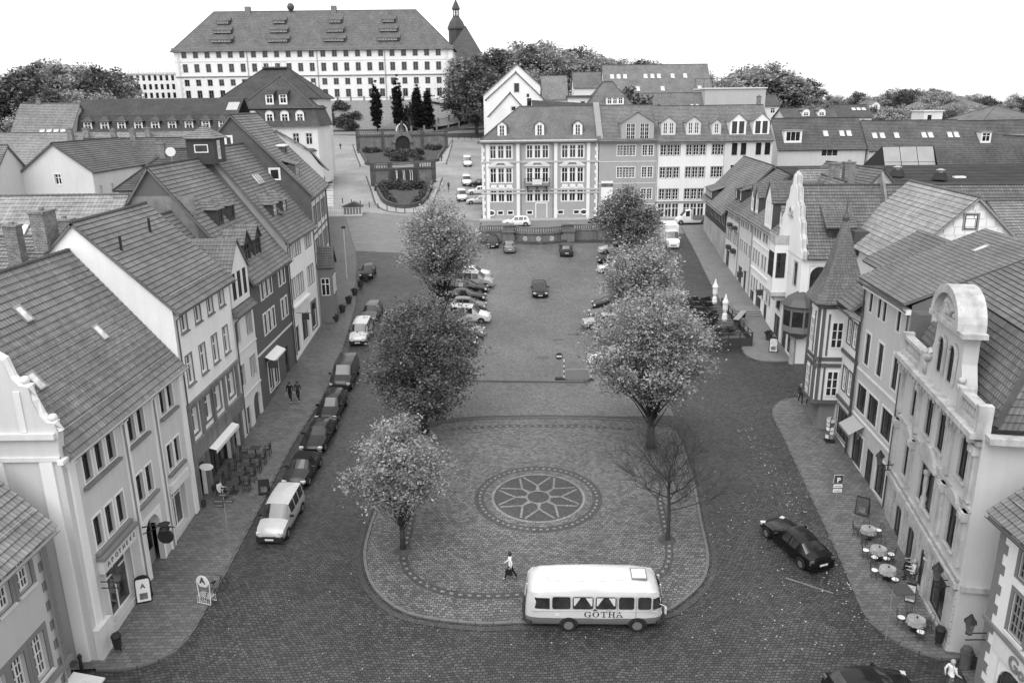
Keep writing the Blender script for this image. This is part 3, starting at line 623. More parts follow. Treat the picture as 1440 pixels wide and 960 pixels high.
for z in [2.95+.42*i for i in range(7)]:
    for u0, u1 in ((.05, 1.15), (3.65, 4.05), (5.75, 6.6), (8.3, 9.1), (10.9, 12.3)): b.boxp('rusticated_block', (uu(u1), uu(u0), -.1, .01, z, z+.36), STN)
# balustrade
for u0, u1 in ((.2, 2.6), (8.6, 12.4)):
    b.boxp('parapet_base', (uu(u1), uu(u0), -.3, .2, 14.05, 14.3), STN); b.boxp('parapet_rail', (uu(u1), uu(u0), -.3, .2, 15.0, 15.2), STN)
    n = int((u1-u0)/.33)
    for i in range(n):
        b.part('baluster', MB().lathe([(.07, 0), (.11, .15), (.12, .25), (.06, .5), (.08, .7)], (uu(u0+.18+i*.33), -.05, 14.3-b.zb), 6), STN)
    for u in (u0, u1): b.boxp('parapet_post', (uu(u)-.2, uu(u)+.2, -.36, .26, 14.05, 15.35), STN)
# attic with arched pediment
z = 17.6; c0, c1 = 2.8, 8.4; cc = (c0+c1)/2; at = MB(); r_ = 1.95; zz = b.zb
pts = [(c0, 14.05), (c1, 14.05), (c1-.25, 15.2), (c1-.7, 16.2), (c1-.8, z), (c0+.8, z), (c0+.7, 16.2), (c0+.25, 15.2)]
at.prism([(uu(u), h-zz) for u, h in pts], MX.Translation((0, -.12, 0)), .7); link('attic', at, OM, b.root)
for u in (5.1, 6.75): 
    put_window(b.root, MX.Translation((uu(u)+.15, -.2, 14.95-zz)), .75, 1.75, 't', DARKF)
    ar = MB(); ar.tube([(uu(u)+.15-.06, -.2, 14.9-zz)]+[(uu(u)+.525-.47*cos(t*pi/8), -.2, 16.4-zz+.47*sin(t*pi/8)) for t in range(9)]+[(uu(u)+.15+.81, -.2, 14.9-zz)], .1, 6); link('arch_moulding', ar, STN, b.root)
b.boxp('attic_cornice', (uu(c1-.2), uu(c0+.2), -.45, .7, z, z+.25), STN)
pd = MB(); cz = z+.25-zz; pd.prism([(uu(cc)+r_*cos(t*pi/16), cz+r_*.85*sin(t*pi/16)) for t in range(17)], MX.Translation((0, -.2, 0)), .85); link('pediment', pd, OM, b.root)
pa = MB(); o_ = [(uu(cc)+(r_+.15)*cos(t*pi/16), cz+(r_*.85+.18)*sin(t*pi/16)) for t in range(17)]; i_ = [(uu(cc)+(r_-.25)*cos(t*pi/16), cz+(r_*.85-.25)*sin(t*pi/16)) for t in range(16, -1, -1)]
pa.prism(o_+i_, MX.Translation((0, -.55, 0)), 1.3); link('pediment_arch', pa, STN, b.root)
rl = MB(); rnd = random.Random(3)
for k in range(16):
    a = rnd.uniform(.2, pi-.2); q = rnd.uniform(.2, 1.1); rl.lathe([(.01, -.2), (.18, -.12), (.24, 0), (.16, .14), (.01, .22)], (uu(cc)+q*cos(a)*.9, -.22, cz+.25+q*sin(a)*.75), 6)
link('relief_carving', rl, STN, b.root, smooth=True)
for u in (c0-.1, c1+.1): 
    sc = MB().tube([(uu(u)+ (.5 if u < cc else -.5)*0, -.1+0, 14.2-zz)]+[(uu(u)+(1 if u < cc else -1)*(.35*cos(t*.6)-.35), -.1, 14.9-zz+.3*t*.28) for t in range(9)], [.26]+[.26-.012*t for t in range(9)], 7); link('volute', sc, STN, b.root, smooth=True)
# tiled mansard behind the parapet
mb = MB(); mb.uv = []; e0 = 14.3-zz; e1 = 18.0-zz; e2 = 20.0-zz
slope(mb, (0, .5, e0), (L, .5, e0), (L-1.2, 2.2, e1), (0, 2.2, e1), .34, .26, .04); slope(mb, (L, .5, e0), (L, 13, e0), (L-1.2, 11.5, e1), (L-1.2, 2.2, e1), .34, .26, .04)
slope(mb, (0, 2.2, e1+.05), (L-.9, 2.2, e1+.05), (L-4.5, 6.2, e2), (0, 6.2, e2), .34, .26, .04); slope(mb, (L-.9, 2.2, e1+.05), (L-.9, 11.5, e1+.05), (L-4.5, 6.2, e2), (L-4.5, 6.2, e2), .34, .26, .04); slope(mb, (L-.9, 11.5, e1), (0, 11.5, e1), (0, 6.2, e2), (L-4.5, 6.2, e2), .34, .26, 0)
ro = link('roof', mb, roofm(.13, .26, .34), b.root)
link('hip_tiles', MB().tube([(L-.05, .45, e0+.1), (L-1.2, 2.2, e1+.1)], .16, 6).tube([(L-.9, 2.2, e1+.15), (L-4.5, 6.2, e2+.1)], .14, 6).tube([(L-.95, 11.5, e1+.1), (L-.9, 2.2, e1+.1)], .1, 6).tube([(0, 6.2, e2+.08), (L-4.5, 6.2, e2+.08)], .13, 6), roofm(.16), ro)
b.part('downpipe', MB().tube([(L+.15, 5, 13.6-zz), (L+.2, 3.6, 12.9-zz), (L+.12, 3.4, 12.5-zz), (L+.12, 3.4, 2.4-zz)], .07, 6), ZINC)
# grey four storey house
b = right('grey_four_storey_house', 'plain grey four storey house with shallow tiled roof beside the ornate house', (24.35, 53.35), (23.7, 45.7), 12); L = b.W
for u in (6.55, 5.0, 4.05, 1.7): b.win(L-u-.2, 14.85, .55, 1.3, 'p', DARKF, sur=TRIM, sw=.12)
for u in (6.3, 3.9, 1.3): b.win(L-u-.3, 11.2, .85, 2.2, 't', DARKF, sur=TRIM, sw=.16)
for u in (6.5, 4.3, 1.8): b.win(L-u-.6, 7.75, 1.75, 1.9, 's2', DARKF, sur=TRIM, sw=.12)
b.win(L-6.9, 3.9, 2.0, 2.3, 's2', DARKF, gm=SHOPG, sur=TRIM, name='shop_window'); b.win(L-4.1, 3.4, 1.2, 2.6, 'd', WOOD, name='door'); b.win(L-2.2, 3.8, 1.6, 2.4, 's2', DARKF, gm=SHOPG, sur=TRIM, name='shop_window')
b.walls(16.6, wallm(.48), gables={'l': [(12, 16.6), (4.5, 19.5), (0, 16.6)][::1]}); b.bandm(10.5, .14, .06, TRIM); b.bandm(7.2, .14, .06, TRIM); b.bandm(16.3, .3, .3, WHITE, name='eaves_board', u0=.01, u1=L-.01)
aw = MB()
for i in range(14):
    x0 = L-7.2+i*.16; aw.quad((x0, -.05, 7.1), (x0+.16, -.05, 7.1), (x0+.16, -1.0, 6.5), (x0, -1.0, 6.5)); aw.quad((x0, -1.0, 6.5), (x0+.16, -1.0, 6.5), (x0+.08, -1.0, 6.25))
link('awning', aw, wallm(.36), b.root, MX.Translation((0, 0, -b.zb)))
mb = MB(); mb.uv = []; z = 17.0-b.zb; slope(mb, (-.2, -.55, z), (L+.1, -.55, z), (L+.1, 7.3, z+3.3), (-.2, 7.3, z+3.3), .3, .2, .022, .025); slope(mb, (L+.1, 14, z), (-.2, 14, z), (-.2, 7.3, z+3.3), (L+.1, 7.3, z+3.3), .3, .2, 0); link('roof', mb, roofm(.15, .2, .3), b.root)
b.part('side_wall', MB().quad((L, 0, 12-b.zb), (L, 12, 12-b.zb), (L, 12, 17.9-b.zb), (L, 7.2, z+3.2), (L, 0, z-.1)), wallm(.16)); b.boxp('dormer_box', (L-1.2, L+.9, 1.2, 3, 14.6, 16.9), TRIM); b.skylight(3.4, .75, 17, 20.3, 7.3, .4, .8)
b.gutter(16.75, .62, mm=LEAD, pipes=(L-.1, .1), zg=3.6)
# half timbered corner house with turret
b = right('half_timbered_corner_house', 'half timbered corner house with bell shaped turret roof', (25.0, 60.6), (24.35, 53.4), 9); L = b.W
for z in (11.6, 8.0): b.row(z, 1.75, .75, (4.6, 5.8), 'g3', WHITE, sur=TIMB, sw=.12)
b.win(4.3, 4.4, 2.4, 2.2, 's2', DARKF, gm=SHOPG, sur=DTRIM, name='shop_window')
b.walls(14.6, wallm(.74)); b.bandm(7.1, .25, .15, TIMB, name='timber_rail'); b.bandm(10.7, .25, .12, TIMB, name='timber_rail'); b.bandm(14.2, .3, .2, TIMB, name='timber_rail')
mb = MB(); mb.uv = []; z = 14.6-b.zb; slope(mb, (3.2, -.9, z), (L+.1, -.9, z), (L+.1, 2.0, z+2.2), (3.2, 2.0, z+2.2), .34, .25, .03); slope(mb, (0, 2.0, z+2.2), (L, 2.0, z+2.2), (L, 6, z+4.6), (0, 6, z+4.6), .34, .25, 0); slope(mb, (L, 9.2, z), (0, 9.2, z), (0, 6, z+4.6), (L, 6, z+4.6), .34, .25, 0); link('roof', mb, roofm(.14), b.root)
tb = MB(); tx0, tx1, ty0, ty1 = .5, 3.9, -1.85, 1.4; ch = .9
oct_ = [(tx0+ch, ty0), (tx1-ch*.3, ty0), (tx1, ty0+ch*.3), (tx1, ty1), (tx0, ty1), (tx0, ty0+ch)]
tb.slab(oct_, 6.6-b.zb, 14.6-b.zb); to = link('turret', tb, wallm(.74), b.root)
for z in (6.5, 9.4, 9.9, 13.9):
    q = [(x+(.1 if x > 2 else -.1), y-.1) for x, y in oct_]; link('timber_rail', MB().slab(q, z-b.zb, z+.28-b.zb), TIMB, to)
for x, y in oct_[:4]+oct_[5:]: link('timber_post', MB().box(x-.1, x+.1, y-.1, y+.1, 6.8-b.zb, 14-b.zb), TIMB, to)
for z in (7.1, 10.9):
    put_window(to, MX.Translation((tx0+ch+.5, ty0-.03, z-b.zb)), .85, 2.0, 'g3', WHITE, sub=False); put_window(to, MX.Translation((tx1+.03, ty0+.9, z-b.zb)) @ MX.Rotation(pi/2, 4, 'Z'), .85, 2.0, 'g3', WHITE, sub=False)
    a = atan2(-ch, ch); put_window(to, MX.Translation((tx0+.1, ty0+ch-.12, z-b.zb)) @ MX.Rotation(a, 4, 'Z') @ MX.Translation((.1, -.04, 0)), .8, 2.0, 'g3', WHITE, sub=False)
    for u in (tx0+ch+.28, tx0+ch+1.42): link('timber_post', MB().box(u-.07, u+.07, ty0-.05, ty0, z-.6-b.zb, z+2.6-b.zb), TIMB, to)
    for v in (ty0+.68, ty0+1.97): link('timber_post', MB().box(tx1, tx1+.05, v-.07, v+.07, z-.6-b.zb, z+2.6-b.zb), TIMB, to)
cx, cy = (tx0+tx1)/2, (ty0+ty1)/2; prof = [(1.32, 14.35), (1.05, 15.1), (.72, 16.2), (.5, 17.4), (.33, 18.6), (.16, 19.7), (.05, 20.4)]; tr = MB(); n = len(oct_); tr.uv = []
for k, h in prof:
    for j, (x, y) in enumerate(oct_): tr.v.append((cx+(x-cx)*k, cy+(y-cy)*k, h-b.zb)); tr.uv.append((j*2.1, h))
for i in range(len(prof)-1):
    for j in range(n): tr.f.append((i*n+j, i*n+(j+1) % n, (i+1)*n+(j+1) % n, (i+1)*n+j))
tr.f += [tuple(range(n))]; link('turret_roof', tr, roofm(.13, .22, .2), to, recalc=True)
link('finial', MB().lathe([(.2, 0), (.28, .3), (.12, .6), (.06, .9), (.03, 1.6)], (cx, cy, 20.1-b.zb), 8), SAND, to)
b.boxp('stone_base', (.9, 3.6, -1.2, 0, 3.0, 6.5), DTRIM); b.win(1.3, 4.0, 1.7, 2.2, 's2', DARKF, gm=SHOPG, name='shop_window', cut=False); b.gutter(14.3, 1.0, x0=4, mm=LEAD, pipes=(L-.1,), zg=4)
# white scrolled gable house beyond the side lane
b = right('scroll_gabled_house', 'white house with stepped scroll gable, corner oriel and long tiled roof across the lane', (26.95, 79.6), (26.2, 70.7), 22); L = b.W
b.win(3.7, 16.3, 1.2, 1.7, 'x', DARKF, sur=STN, hood='tri'); b.win(1.2, 12.4, 1.0, 1.8, 'x', DARKF, sur=STN, arch=True); b.win(6.6, 12.2, 1.1, 2.2, 'x', DARKF, sur=STN, arch=True)
b.win(1.2, 8.6, 1.4, 1.9, 'x', DARKF, sur=STN); b.win(.8, 5.6, 2.2, 2.4, 's2', DARKF, gm=SHOPG, name='shop_window'); b.win(4.2, 5.4, 1.6, 2.9, 'd', WOOD, sur=STN, name='door', arch=True); b.win(6.4, 5.6, 2.0, 2.6, 's2', DARKF, gm=SHOPG, name='shop_window')
b.win(.8, 12.0, 1.7, 2.3, 's2', DARKF, 'r', sur=TRIM, arch=True, wm=wallm(.8)); b.win(5, 12.0, 1.2, 2, 'x', DARKF, 'r', sur=TRIM); b.win(1.5, 5.5, 3, 2.6, 's2', DARKF, 'r', gm=SHOPG, name='shop_window'); b.win(6, 8.4, 1.2, 2, 'x', DARKF, 'r', sur=TRIM)
b.walls(15.6, wallm(.8)); b.gable_roof(15.6, 21.1, roofm(.14), 4.45, .45, 0, axis='y', x0=.4, amp=.03)
half = [(-.2, 15.0), (-.2, 15.6), (.35, 15.8), (.55, 16.6), (1.0, 17.0), (1.25, 18.0), (1.9, 18.4), (2.15, 19.4), (2.9, 19.8), (3.3, 20.9), (3.9, 21.2), (4.0, 22.0), (4.45, 22.2)]
pf = [(d, z-b.zb) for d, z in half]+[(L-d, z-b.zb) for d, z in half[-2::-1]]; link('gable', MB().prism(pf, MX.Translation((0, -.1, 0)), .55), wallm(.8), b.root)
link('coping', MB().tube([(d, .17, z-b.zb+.03) for d, z in half]+[(L-d, .17, z-b.zb+.03) for d, z in half[-2::-1]], .24, 6), STN, b.root); link('oculus', MB().lathe([(.5, -.12), (.5, .12), (.34, .14), (.34, 0)], (0, 0, 0), 14, MX.Translation((4.45, -.16, 18.7-b.zb)) @ MX.Rotation(pi/2, 4, 'X')), STN, b.root)
bay = MB().box(1.9, 4.2, -1.3, 0, 10.9-b.zb, 15.6-b.zb); bo = link('bay', bay, wallm(.8), b.root)
for x in (2.1, 3.15): put_window(bo, MX.Translation((x, -1.33, 12.3-b.zb)), .85, 2.4, 'x', DARKF, sub=False)
put_window(bo, MX.Translation((4.23, -1.1, 12.3-b.zb)) @ MX.Rotation(pi/2, 4, 'Z'), .85, 2.4, 'x', DARKF, sub=False)
link('bay_rail', MB().box(1.8, 4.3, -1.4, -1.3, 15.6-b.zb, 16.4-b.zb).box(4.2, 4.3, -1.3, 0, 15.6-b.zb, 16.4-b.zb), STN, bo); link('bay_corbel', MB().box(1.75, 4.35, -1.45, 0, 10.5-b.zb, 10.9-b.zb).box(2.0, 4.1, -1.0, 0, 10.0-b.zb, 10.5-b.zb), STN, bo)
ori = MB().lathe([(.6, 7.6-b.zb), (1.45, 8.3-b.zb), (1.45, 10.9-b.zb)], (L-.3, .3, 0), 8); oo = link('corner_oriel', ori, DTRIM, b.root)
link('oriel_glass', MB().lathe([(1.48, 8.9-b.zb), (1.48, 10.3-b.zb)], (L-.3, .3, 0), 8), GLASS, oo); link('oriel_roof', MB().lathe([(1.8, 10.8-b.zb), (1.3, 11.4-b.zb), (.3, 12-b.zb)], (L-.3, .3, 0), 8), LEAD, oo)
for k in range(8): a = 2*pi*k/8; link('oriel_mullion', MB().box(L-.3+1.45*cos(a)-.07, L-.3+1.45*cos(a)+.07, .3+1.45*sin(a)-.07, .3+1.45*sin(a)+.07, 8.3-b.zb, 10.9-b.zb), DTRIM, oo)
b.part('corner_column', MB().lathe([(.4, 0), (.28, .4), (.26, 2.9), (.42, 3.2)], (L-.1, -.1, 4.6-b.zb), 10), STN); b.bandm(11.2, .3, .35, STN, 'r', 0, 12)
S = b.SM('r'); dz = MB(); dz.box(2.3, 4.4, .9, 3.4, 15.9-b.zb, 17.8-b.zb, S); do = link('dormer', dz, WOOD, b.root); put_window(do, S @ MX.Translation((2.7, .87, 16.2-b.zb)), 1.3, 1.2, 'x', DARKF, sub=False)
mb = MB(); mb.uv = []; slope(mb, *[S @ V(p) for p in ((2.0, .6, 17.7-b.zb), (4.7, .6, 17.7-b.zb), (4.7, 3.9, 20-b.zb), (2.0, 3.9, 20-b.zb))], .34, .25, .03); link('dormer_roof', mb, roofm(.15), do)
b.part('fire_wall', MB().prism([(x, z-b.zb) for x, z in ((-.2, 15.4), (.1, 16.2), (4.5, 22.3), (8.8, 16.2), (9.1, 15.4), (8.4, 15.4), (4.5, 21.0), (.6, 15.4))], MX.Translation((0, 7.6, 0)), .22), plain('old_coping', .2, .9, .4, 4))
# row of white houses going up
b = right('cream_row_house', 'cream row house with a white cross gable next to the scroll gabled house', (27.9, 91.3), (26.98, 79.7), 12); L = b.W
for z, h in ((14.0, 1.5), (11.0, 1.65), (7.9, 1.6)): b.row(z, h, .8, (.6, 1.9, 3.2, 5.0, 6.3, 8.2, 9.5), 't', GREYF, sur=TRIM, sw=.1)
b.win(7.6, 5.9, 1.3, 2.2, 'd', WOOD, name='door'); b.win(3.5, 5.9, 2.6, 1.9, 's2', DARKF, gm=SHOPG, name='shop_window'); b.win(.5, 6.0, 2, 1.9, 's2', DARKF, gm=SHOPG, name='shop_window')
b.walls(15.8, wallm(.8), gables={'r': (6, 21), 'l': (6, 21)}); b.gable_roof(15.8, 21, roofm(.15), 6, .4, .1); b.bandm(10.3, .2, .1, WHITE); b.bandm(13.4, .15, .08, WHITE); b.gutter(15.4, .5, pipes=(.1,), zg=6)
b.dormer(5.2, -.05, 15.9, 3.2, 2.8, 5.5, 'gable', wallm(.8), roofm(.12), 'x', WHITE, 3, 2.0, .6, cheek=LEAD)
b.dormer(9.4, .5, 16.3, 1.2, 1.5, 2.5, 'gable', WHITE, roofm(.15), 'x', WHITE, 1, .7, .8, cheek=LEAD)
b = right('twin_dormer_row_house', 'pale row house with two narrow white gabled dormers up the street', (28.45, 98.7), (27.92, 91.35), 12); L = b.W
for z, h in ((14.0, 1.4), (11.0, 1.55)): b.row(z, h, .75, (.5, 1.6, 3.0, 4.2, 5.8), 'x', GREYF, sur=TRIM, sw=.1)
b.win(.8, 7, 2, 2.2, 's2', DARKF, gm=SHOPG, name='shop_window'); b.win(4, 6.8, 1.2, 2.4, 'd', WOOD, name='door'); b.walls(15.7, wallm(.6)); b.gable_roof(15.7, 20.4, roofm(.14), 6, .4, .1); b.gutter(15.3, .5, pipes=(.1,), zg=6.5)
for x in (2.6, 4.9): b.dormer(x, .6, 16.3, 1.3, 2.0, 3, 'gable', WHITE, roofm(.13), 'x', WHITE, 1, 1.1, .9, cheek=LEAD)
b = right('balcony_row_house', 'narrow timbered row house with flower boxes below the long dark timber house', (29.0, 107), (28.47, 98.75), 12); L = b.W
for z, h in ((14.2, 1.4), (11.3, 1.5)): b.row(z, h, .8, (.6, 2.0, 3.4, 5.2, 6.7), 'x', WHITE, sur=TIMB, sw=.1)
b.win(1, 7.6, 2, 2.2, 's2', DARKF, gm=SHOPG, name='shop_window'); b.walls(15.6, wallm(.66)); b.gable_roof(15.6, 20.3, roofm(.13), 6, .4, .1); b.gutter(15.2, .5)
for x in (.5, 3.2): b.dormer(x, .8, 16.4, 1.1, 1.4, 2.6, 'shed', WOOD, roofm(.13), 'x', WHITE, 1, .8, .6)
for u in (2.8, 5.8): b.boxp('flower_box', (u, u+1.2, -.5, 0, 13.2, 13.6), WOOD); b.boxp('flower_box', (u, u+1.2, -.5, 0, 10.2, 10.7), WOOD)
b = right('long_timber_house', 'long dark boarded house with broad tiled roof and gable at the street end', (30.9, 127), (29.05, 107.05), 11); L = b.W
for z, h in ((12.4, 1.9),): b.row(z, h, .8, [1.2+i*1.25 for i in range(14)], 'x', WHITE, sur=TIMB, sw=.1)
for i in range(5): b.win(1.5+i*3.6, 9.4, 1.6, 1.7, 's2', DARKF, name='window')
b.walls(15.0, WOOD, gables={'r': (5.5, 20.6), 'l': (5.5, 20.6)}); b.boxp('base_wall', (0, L, -.12, .02, 7, 11.6), plain('mural_plaster', .4, .9, .4, 1.5, .2, .2)); b.gable_roof(15.0, 20.6, roofm(.15), 5.5, .7, .5); b.gutter(14.2, .8)
b.win(4.9, 17.6, 1.1, 1.2, 'g2', WHITE, 'r', cut=False, sur=WHITE); b.dormer(1.5, -.3, 14.9, 6.5, 1.2, 5, 'shed', WOOD, roofm(.15), 'x', WHITE, 5, 1.6, .8)
# houses behind the right row
b = right('big_tiled_house', 'house with large pale tiled roof and white shingled gable behind the turret', (31.0, 73), (29.8, 60.2), 10, 4)
b.win(4.3, 19.2, .9, 1.1, 'p', DARKF, 'r', cut=False, sur=GREYF); b.walls(16.8, wallm(.7), gables={'r': (5, 21.6), 'l': (5, 21.6)}); b.gable_roof(16.8, 21.6, roofm(.27), 5, .6, .35, tile=.3, course=.45)
gs = MB(); S = b.SM('r')
for i in range(7):
    z = 16.9+i*.62; hw = max(.2, 5*(21.5-z-.7)/4.8)
    x = 5-hw
    while x < 5+hw-.3: gs.box(x+.02, min(x+.75, 5+hw), -.05, -.01, z-b.zb, z+.58-b.zb, S); x += .78
link('gable_shingles', gs, WHITE, b.root)['kind'] = 'stuff'
b.part('roof_valley_box', MB().box(.3, 3.6, -.5, 2.4, 15.5-b.zb, 17.6-b.zb), LEAD)
b = Bld('long_dark_roof_building', 'building with a wide dark felt roof carrying metal ventilators', 34, 84, 0, 40, 16, 5); b.walls(19.9, wallm(.3)); mb = MB(); mb.uv = []; slope(mb, (-2, -.5, 14.9), (40, -.5, 14.7), (40, 14, 16.0), (-2, 14, 16.2), 2.2, 1.2, 0, .03); FELT = plain('roofing_felt', .05, .95, .3, 2, .05, .3); link('roof', mb, FELT, b.root)
for x, y in ((4, 5), (9, 6), (12.5, 3.5), (25, 7)):
    v_ = b.part('ventilator', MB().lathe([(.95, -.1), (.6, .6), (.3, .62)], (x, y, 15.2+y*.07), 4), FELT); link('cowl', MB().lathe([(.22, .6), (.22, .85), (.5, .9), (.15, 1.05)], (x, y, 15.2+y*.07), 8), STEEL, v_)
b.part('skylight', MB().box(15, 16.2, 5, 5.6, 15.2, 15.5), WHITE); b.chimney(-.6, -.5, 22.4, .9, .8, 4); b.chimney(.9, -.4, 22.5, 1.0, .8, 4)
b = Bld('grey_tiled_side_house', 'house with grey hipped tiles and white gable behind the cream row', 31.5, 82, 0, 8.5, 12, 5); b.walls(16.5, wallm(.7), gables={'r': (6, 21.3)}); b.gable_roof(16.5, 21.6, roofm(.22), 6, .4, .3); b.win(3, 17.5, .8, 1, 'p', DARKF, 'r', cut=False)
b = Bld('rear_row_house', 'house with plain dark tiled roof behind the twin dormers', 32.8, 95, -pi/2+.1, 12, 9, 5); b.walls(17.3, wallm(.5), gables={'r': (4.5, 21.8), 'l': (4.5, 21.8)}); b.gable_roof(17.3, 21.8, roofm(.13), 4.5, .4, .3)
b = Bld('annex_house', 'annex with tiled roof and arched dormer beyond the pale tiled house', 40, 62, 0, 14, 10, 4); b.walls(17.5, wallm(.6)); b.gable_roof(17.5, 20.4, roofm(.2), 5, .4, .2, tile=.3); b.dormer(4, .4, 17.7, 3.2, 1.2, 3, 'shed', WOOD, roofm(.2), 'x', DARKF, 2, .8, 1.1)
b.part('satellite_dish', MB().lathe([(.02, 0), (.5, .08), (.8, .25)], (0, 0, 0), 14, MX.Translation((4.6, 4.2, 17.0)) @ MX.Rotation(1.2, 4, 'X')), DTRIM)
# ------------------------------------------------------------------ block closing the square
zb = 9.6
b = Bld('quoined_town_house', 'grey three storey town house with white quoins, pilasters and iron balcony facing the square', -4.75, 137, 0, 19.6, 14, zb, 'house'); GM = wallm(.36, .06)
cols = (1.35, 7.5, 13.4); pil = (.75, 5.85, 12.2, 17.7)
for z, h in ((20.1, 2.1), (16.1, 2.4), (12.9, 2.2)):
    for c in cols: b.row(z, h, .98, (c+.1, c+1.42, c+2.74), 'x', WHITE, sur=WHITE, sw=.17, rec=.12)
for c in cols:
    b.boxp('window_hood', (c-.3, c+4.0, -.3, .01, 18.75, 18.95), TRIM)
    b.part('pediment', MB().prism([(c-.3, 18.97-zb), (c+1, 18.97-zb), (c+1.3, 19.35-zb), (c+2.4, 19.35-zb), (c+2.7, 18.97-zb), (c+4.0, 18.97-zb), (c+2.9, 19.6-zb), (c+.8, 19.6-zb)], MX.Translation((0, -.25, 0)), .24), TRIM)
    if c != 7.5:
        for k in range(3): b.boxp('sill_panel', (c+.15+k*1.32, c+1.1+k*1.32, -.05, .01, 15.3, 15.75), WHITE)
for u in (2.6, 4.3, 7.6, 12.9, 15.6): b.win(u, 10.7, .9, .6, 'p', WHITE, sur=WHITE, sw=.12)
for u in (1.2, 17.0): (b.part('oval_window', MB().tube([(u+.3+.6*cos(t*pi/8), -.04, 11.0-zb+.45*sin(t*pi/8)) for t in range(16)], .12, 6, True), WHITE), b.part('pane', MB().quad(*[(u+.3+.6*cos(t*pi/8), -.02, 11.0-zb+.45*sin(t*pi/8)) for t in range(16)]), GLASS2))
b.part('blind_panel', MB().box(9.0, 9.18, -.05, .01, .5, 3.1).box(10.9, 11.08, -.05, .01, .5, 3.1).box(9.18, 10.9, -.05, .01, 2.92, 3.1), WHITE)
b.walls(23.0, GM)
for u in pil: b.boxp('pilaster', (u, u+.55, -.12, .01, 9.4, 22.8), WHITE); b.boxp('pilaster_capital', (u-.08, u+.63, -.18, .01, 22.3, 22.8), WHITE)
for z, h in ((14.2, .3), (14.75, .3), (19.35, .3)): b.bandm(z, h, .16, plain('stone_band', .45, .85, .1), name='string_course')
b.bandm(22.8, .28, .3, TRIM); b.quoins(0, 1, 9.4, 22.8, WHITE, 'f', .62, .55); b.quoins(19.6, -1, 9.4, 22.8, WHITE, 'f', .62, .55); b.bandm(9.2, .35, .06, TRIM, name='plinth')
b.boxp('balcony_floor', (7.2, 11.4, -1.0, 0, 15.55, 15.7), DTRIM)
rl = MB().box(7.2, 11.4, -1.0, -.94, 16.75, 16.83)
for i in range(22): rl.box(7.22+i*.197, 7.25+i*.197, -.99, -.95, 15.7, 16.75)
for i in range(5): rl.box(7.2, 7.24, -.9+i*.2, -.87+i*.2, 15.7, 16.75); rl.box(11.36, 11.4, -.9+i*.2, -.87+i*.2, 15.7, 16.75)
link('balcony_rail', rl, IRON, b.root, MX.Translation((0, 0, -zb))); b.boxp('balcony_crest', (8.5, 10.1, -1.05, -1.0, 15.8, 16.7), TRIM)
for u in (7.7, 9.3, 10.9): b.boxp('bracket', (u-.08, u+.08, -.8, 0, 14.9, 15.55), IRON)
b.hip_roof(23.1, 28.4, roofm(.18, .25, .3), .6, 6.5, 0, .3, 0)
for u in (3.1, 9.4, 15.8): b.dormer(u-.35, .9, 23.6, 1.5, 2.0, 2.6, 'gable', WHITE, LEAD, 'g3', WHITE, 1, .55, .85, cheek=LEAD)
b.boxp('party_wall', (19.35, 19.9, -.7, 7, 22.9, 23.6), DTRIM); q = MB(); q.add([(19.3, -.6, 23.2-zb), (20.3, -.6, 23.2-zb), (20.3, 7, 29-zb), (19.3, 7, 29-zb), (19.3, -.6, 22.6-zb), (20.3, -.6, 22.6-zb), (20.3, 7, 28-zb), (19.3, 7, 28-zb)], [(0, 1, 2, 3), (0, 3, 7, 4), (1, 5, 6, 2), (0, 4, 5, 1)]); link('fire_wall', q, plain('cement', .25), b.root)
b.gutter(22.75, .66, mm=ZINC, pipes=(6.6, 12.0), zg=10)
b = Bld('pedimented_town_house', 'grey town house with broad gabled dormer and street banner beside the quoined house', 15.0, 136.8, 0, 9.6, 14, zb, 'house')
for z in (20.3, 16.7, 13.1, 10.6):
    if z != 10.6: b.row(z, 1.75, .95, (3.0, 4.05, 5.1), 'g', WHITE, sur=WHITE, sw=.1); b.row(z, 1.75, .85, (7.2, 8.2), 'g', WHITE, sur=WHITE, sw=.1)
b.win(3, 10.2, 3, 2.0, 's2', WHITE, gm=SHOPG); b.walls(22.9, GM)
for z in (19.3, 15.7, 12.2): b.bandm(z, .12, .05, TRIM, name='string_course')
b.gable_roof(23.1, 28.4, roofm(.17), 7, .5, 0, amp=0); b.dormer(3.6, -.03, 22.8, 5.4, 2.9, 6, 'gable', GM, roofm(.17), 'g', WHITE, 2, 1.7, 1.5); b.boxp('banner', (.4, 2.4, -.08, -.02, 12.0, 16.2), WHITE); b.boxp('banner_print', (.4, 2.4, -.1, -.085, 15.2, 15.8), plain('banner_print', .12, .6, .8, 6)); b.gutter(22.6, .55)
b = Bld('white_town_house', 'white town house with four roof dormers and grouped casements at the end of the square', 24.65, 136.6, 0, 11.2, 14, zb, 'house')
for z in (20.3, 16.6, 13.0): b.row(z, 1.75, .92, (.6, 1.75, 2.9), 'g3', WHITE, sur=GREYF, sw=.1); b.row(z, 1.75, .92, (4.9, 6.05, 7.2), 'g3', WHITE, sur=GREYF, sw=.1); b.row(z, 1.75, .92, (9.2, 10.2) if z > 14 else (9.2,), 'g3', WHITE, sur=GREYF, sw=.1)
b.row(9.9, 2.4, 1.1, (.5, 1.7, 2.9, 4.8, 6.0, 7.2), 'x', WHITE, gm=SHOPG, name='shop_window'); b.walls(22.7, wallm(.76)); b.bandm(12.45, .25, .1, GREYF, name='string_course'); b.gable_roof(22.9, 28.2, roofm(.17), 7, .5, 0, amp=0)
for u in (.7, 4.9): b.dormer(u, .9, 23.6, 2.4, 2.1, 3.4, 'gable', wallm(.6), roofm(.17), 'g3', WHITE, 2, .9, .7)
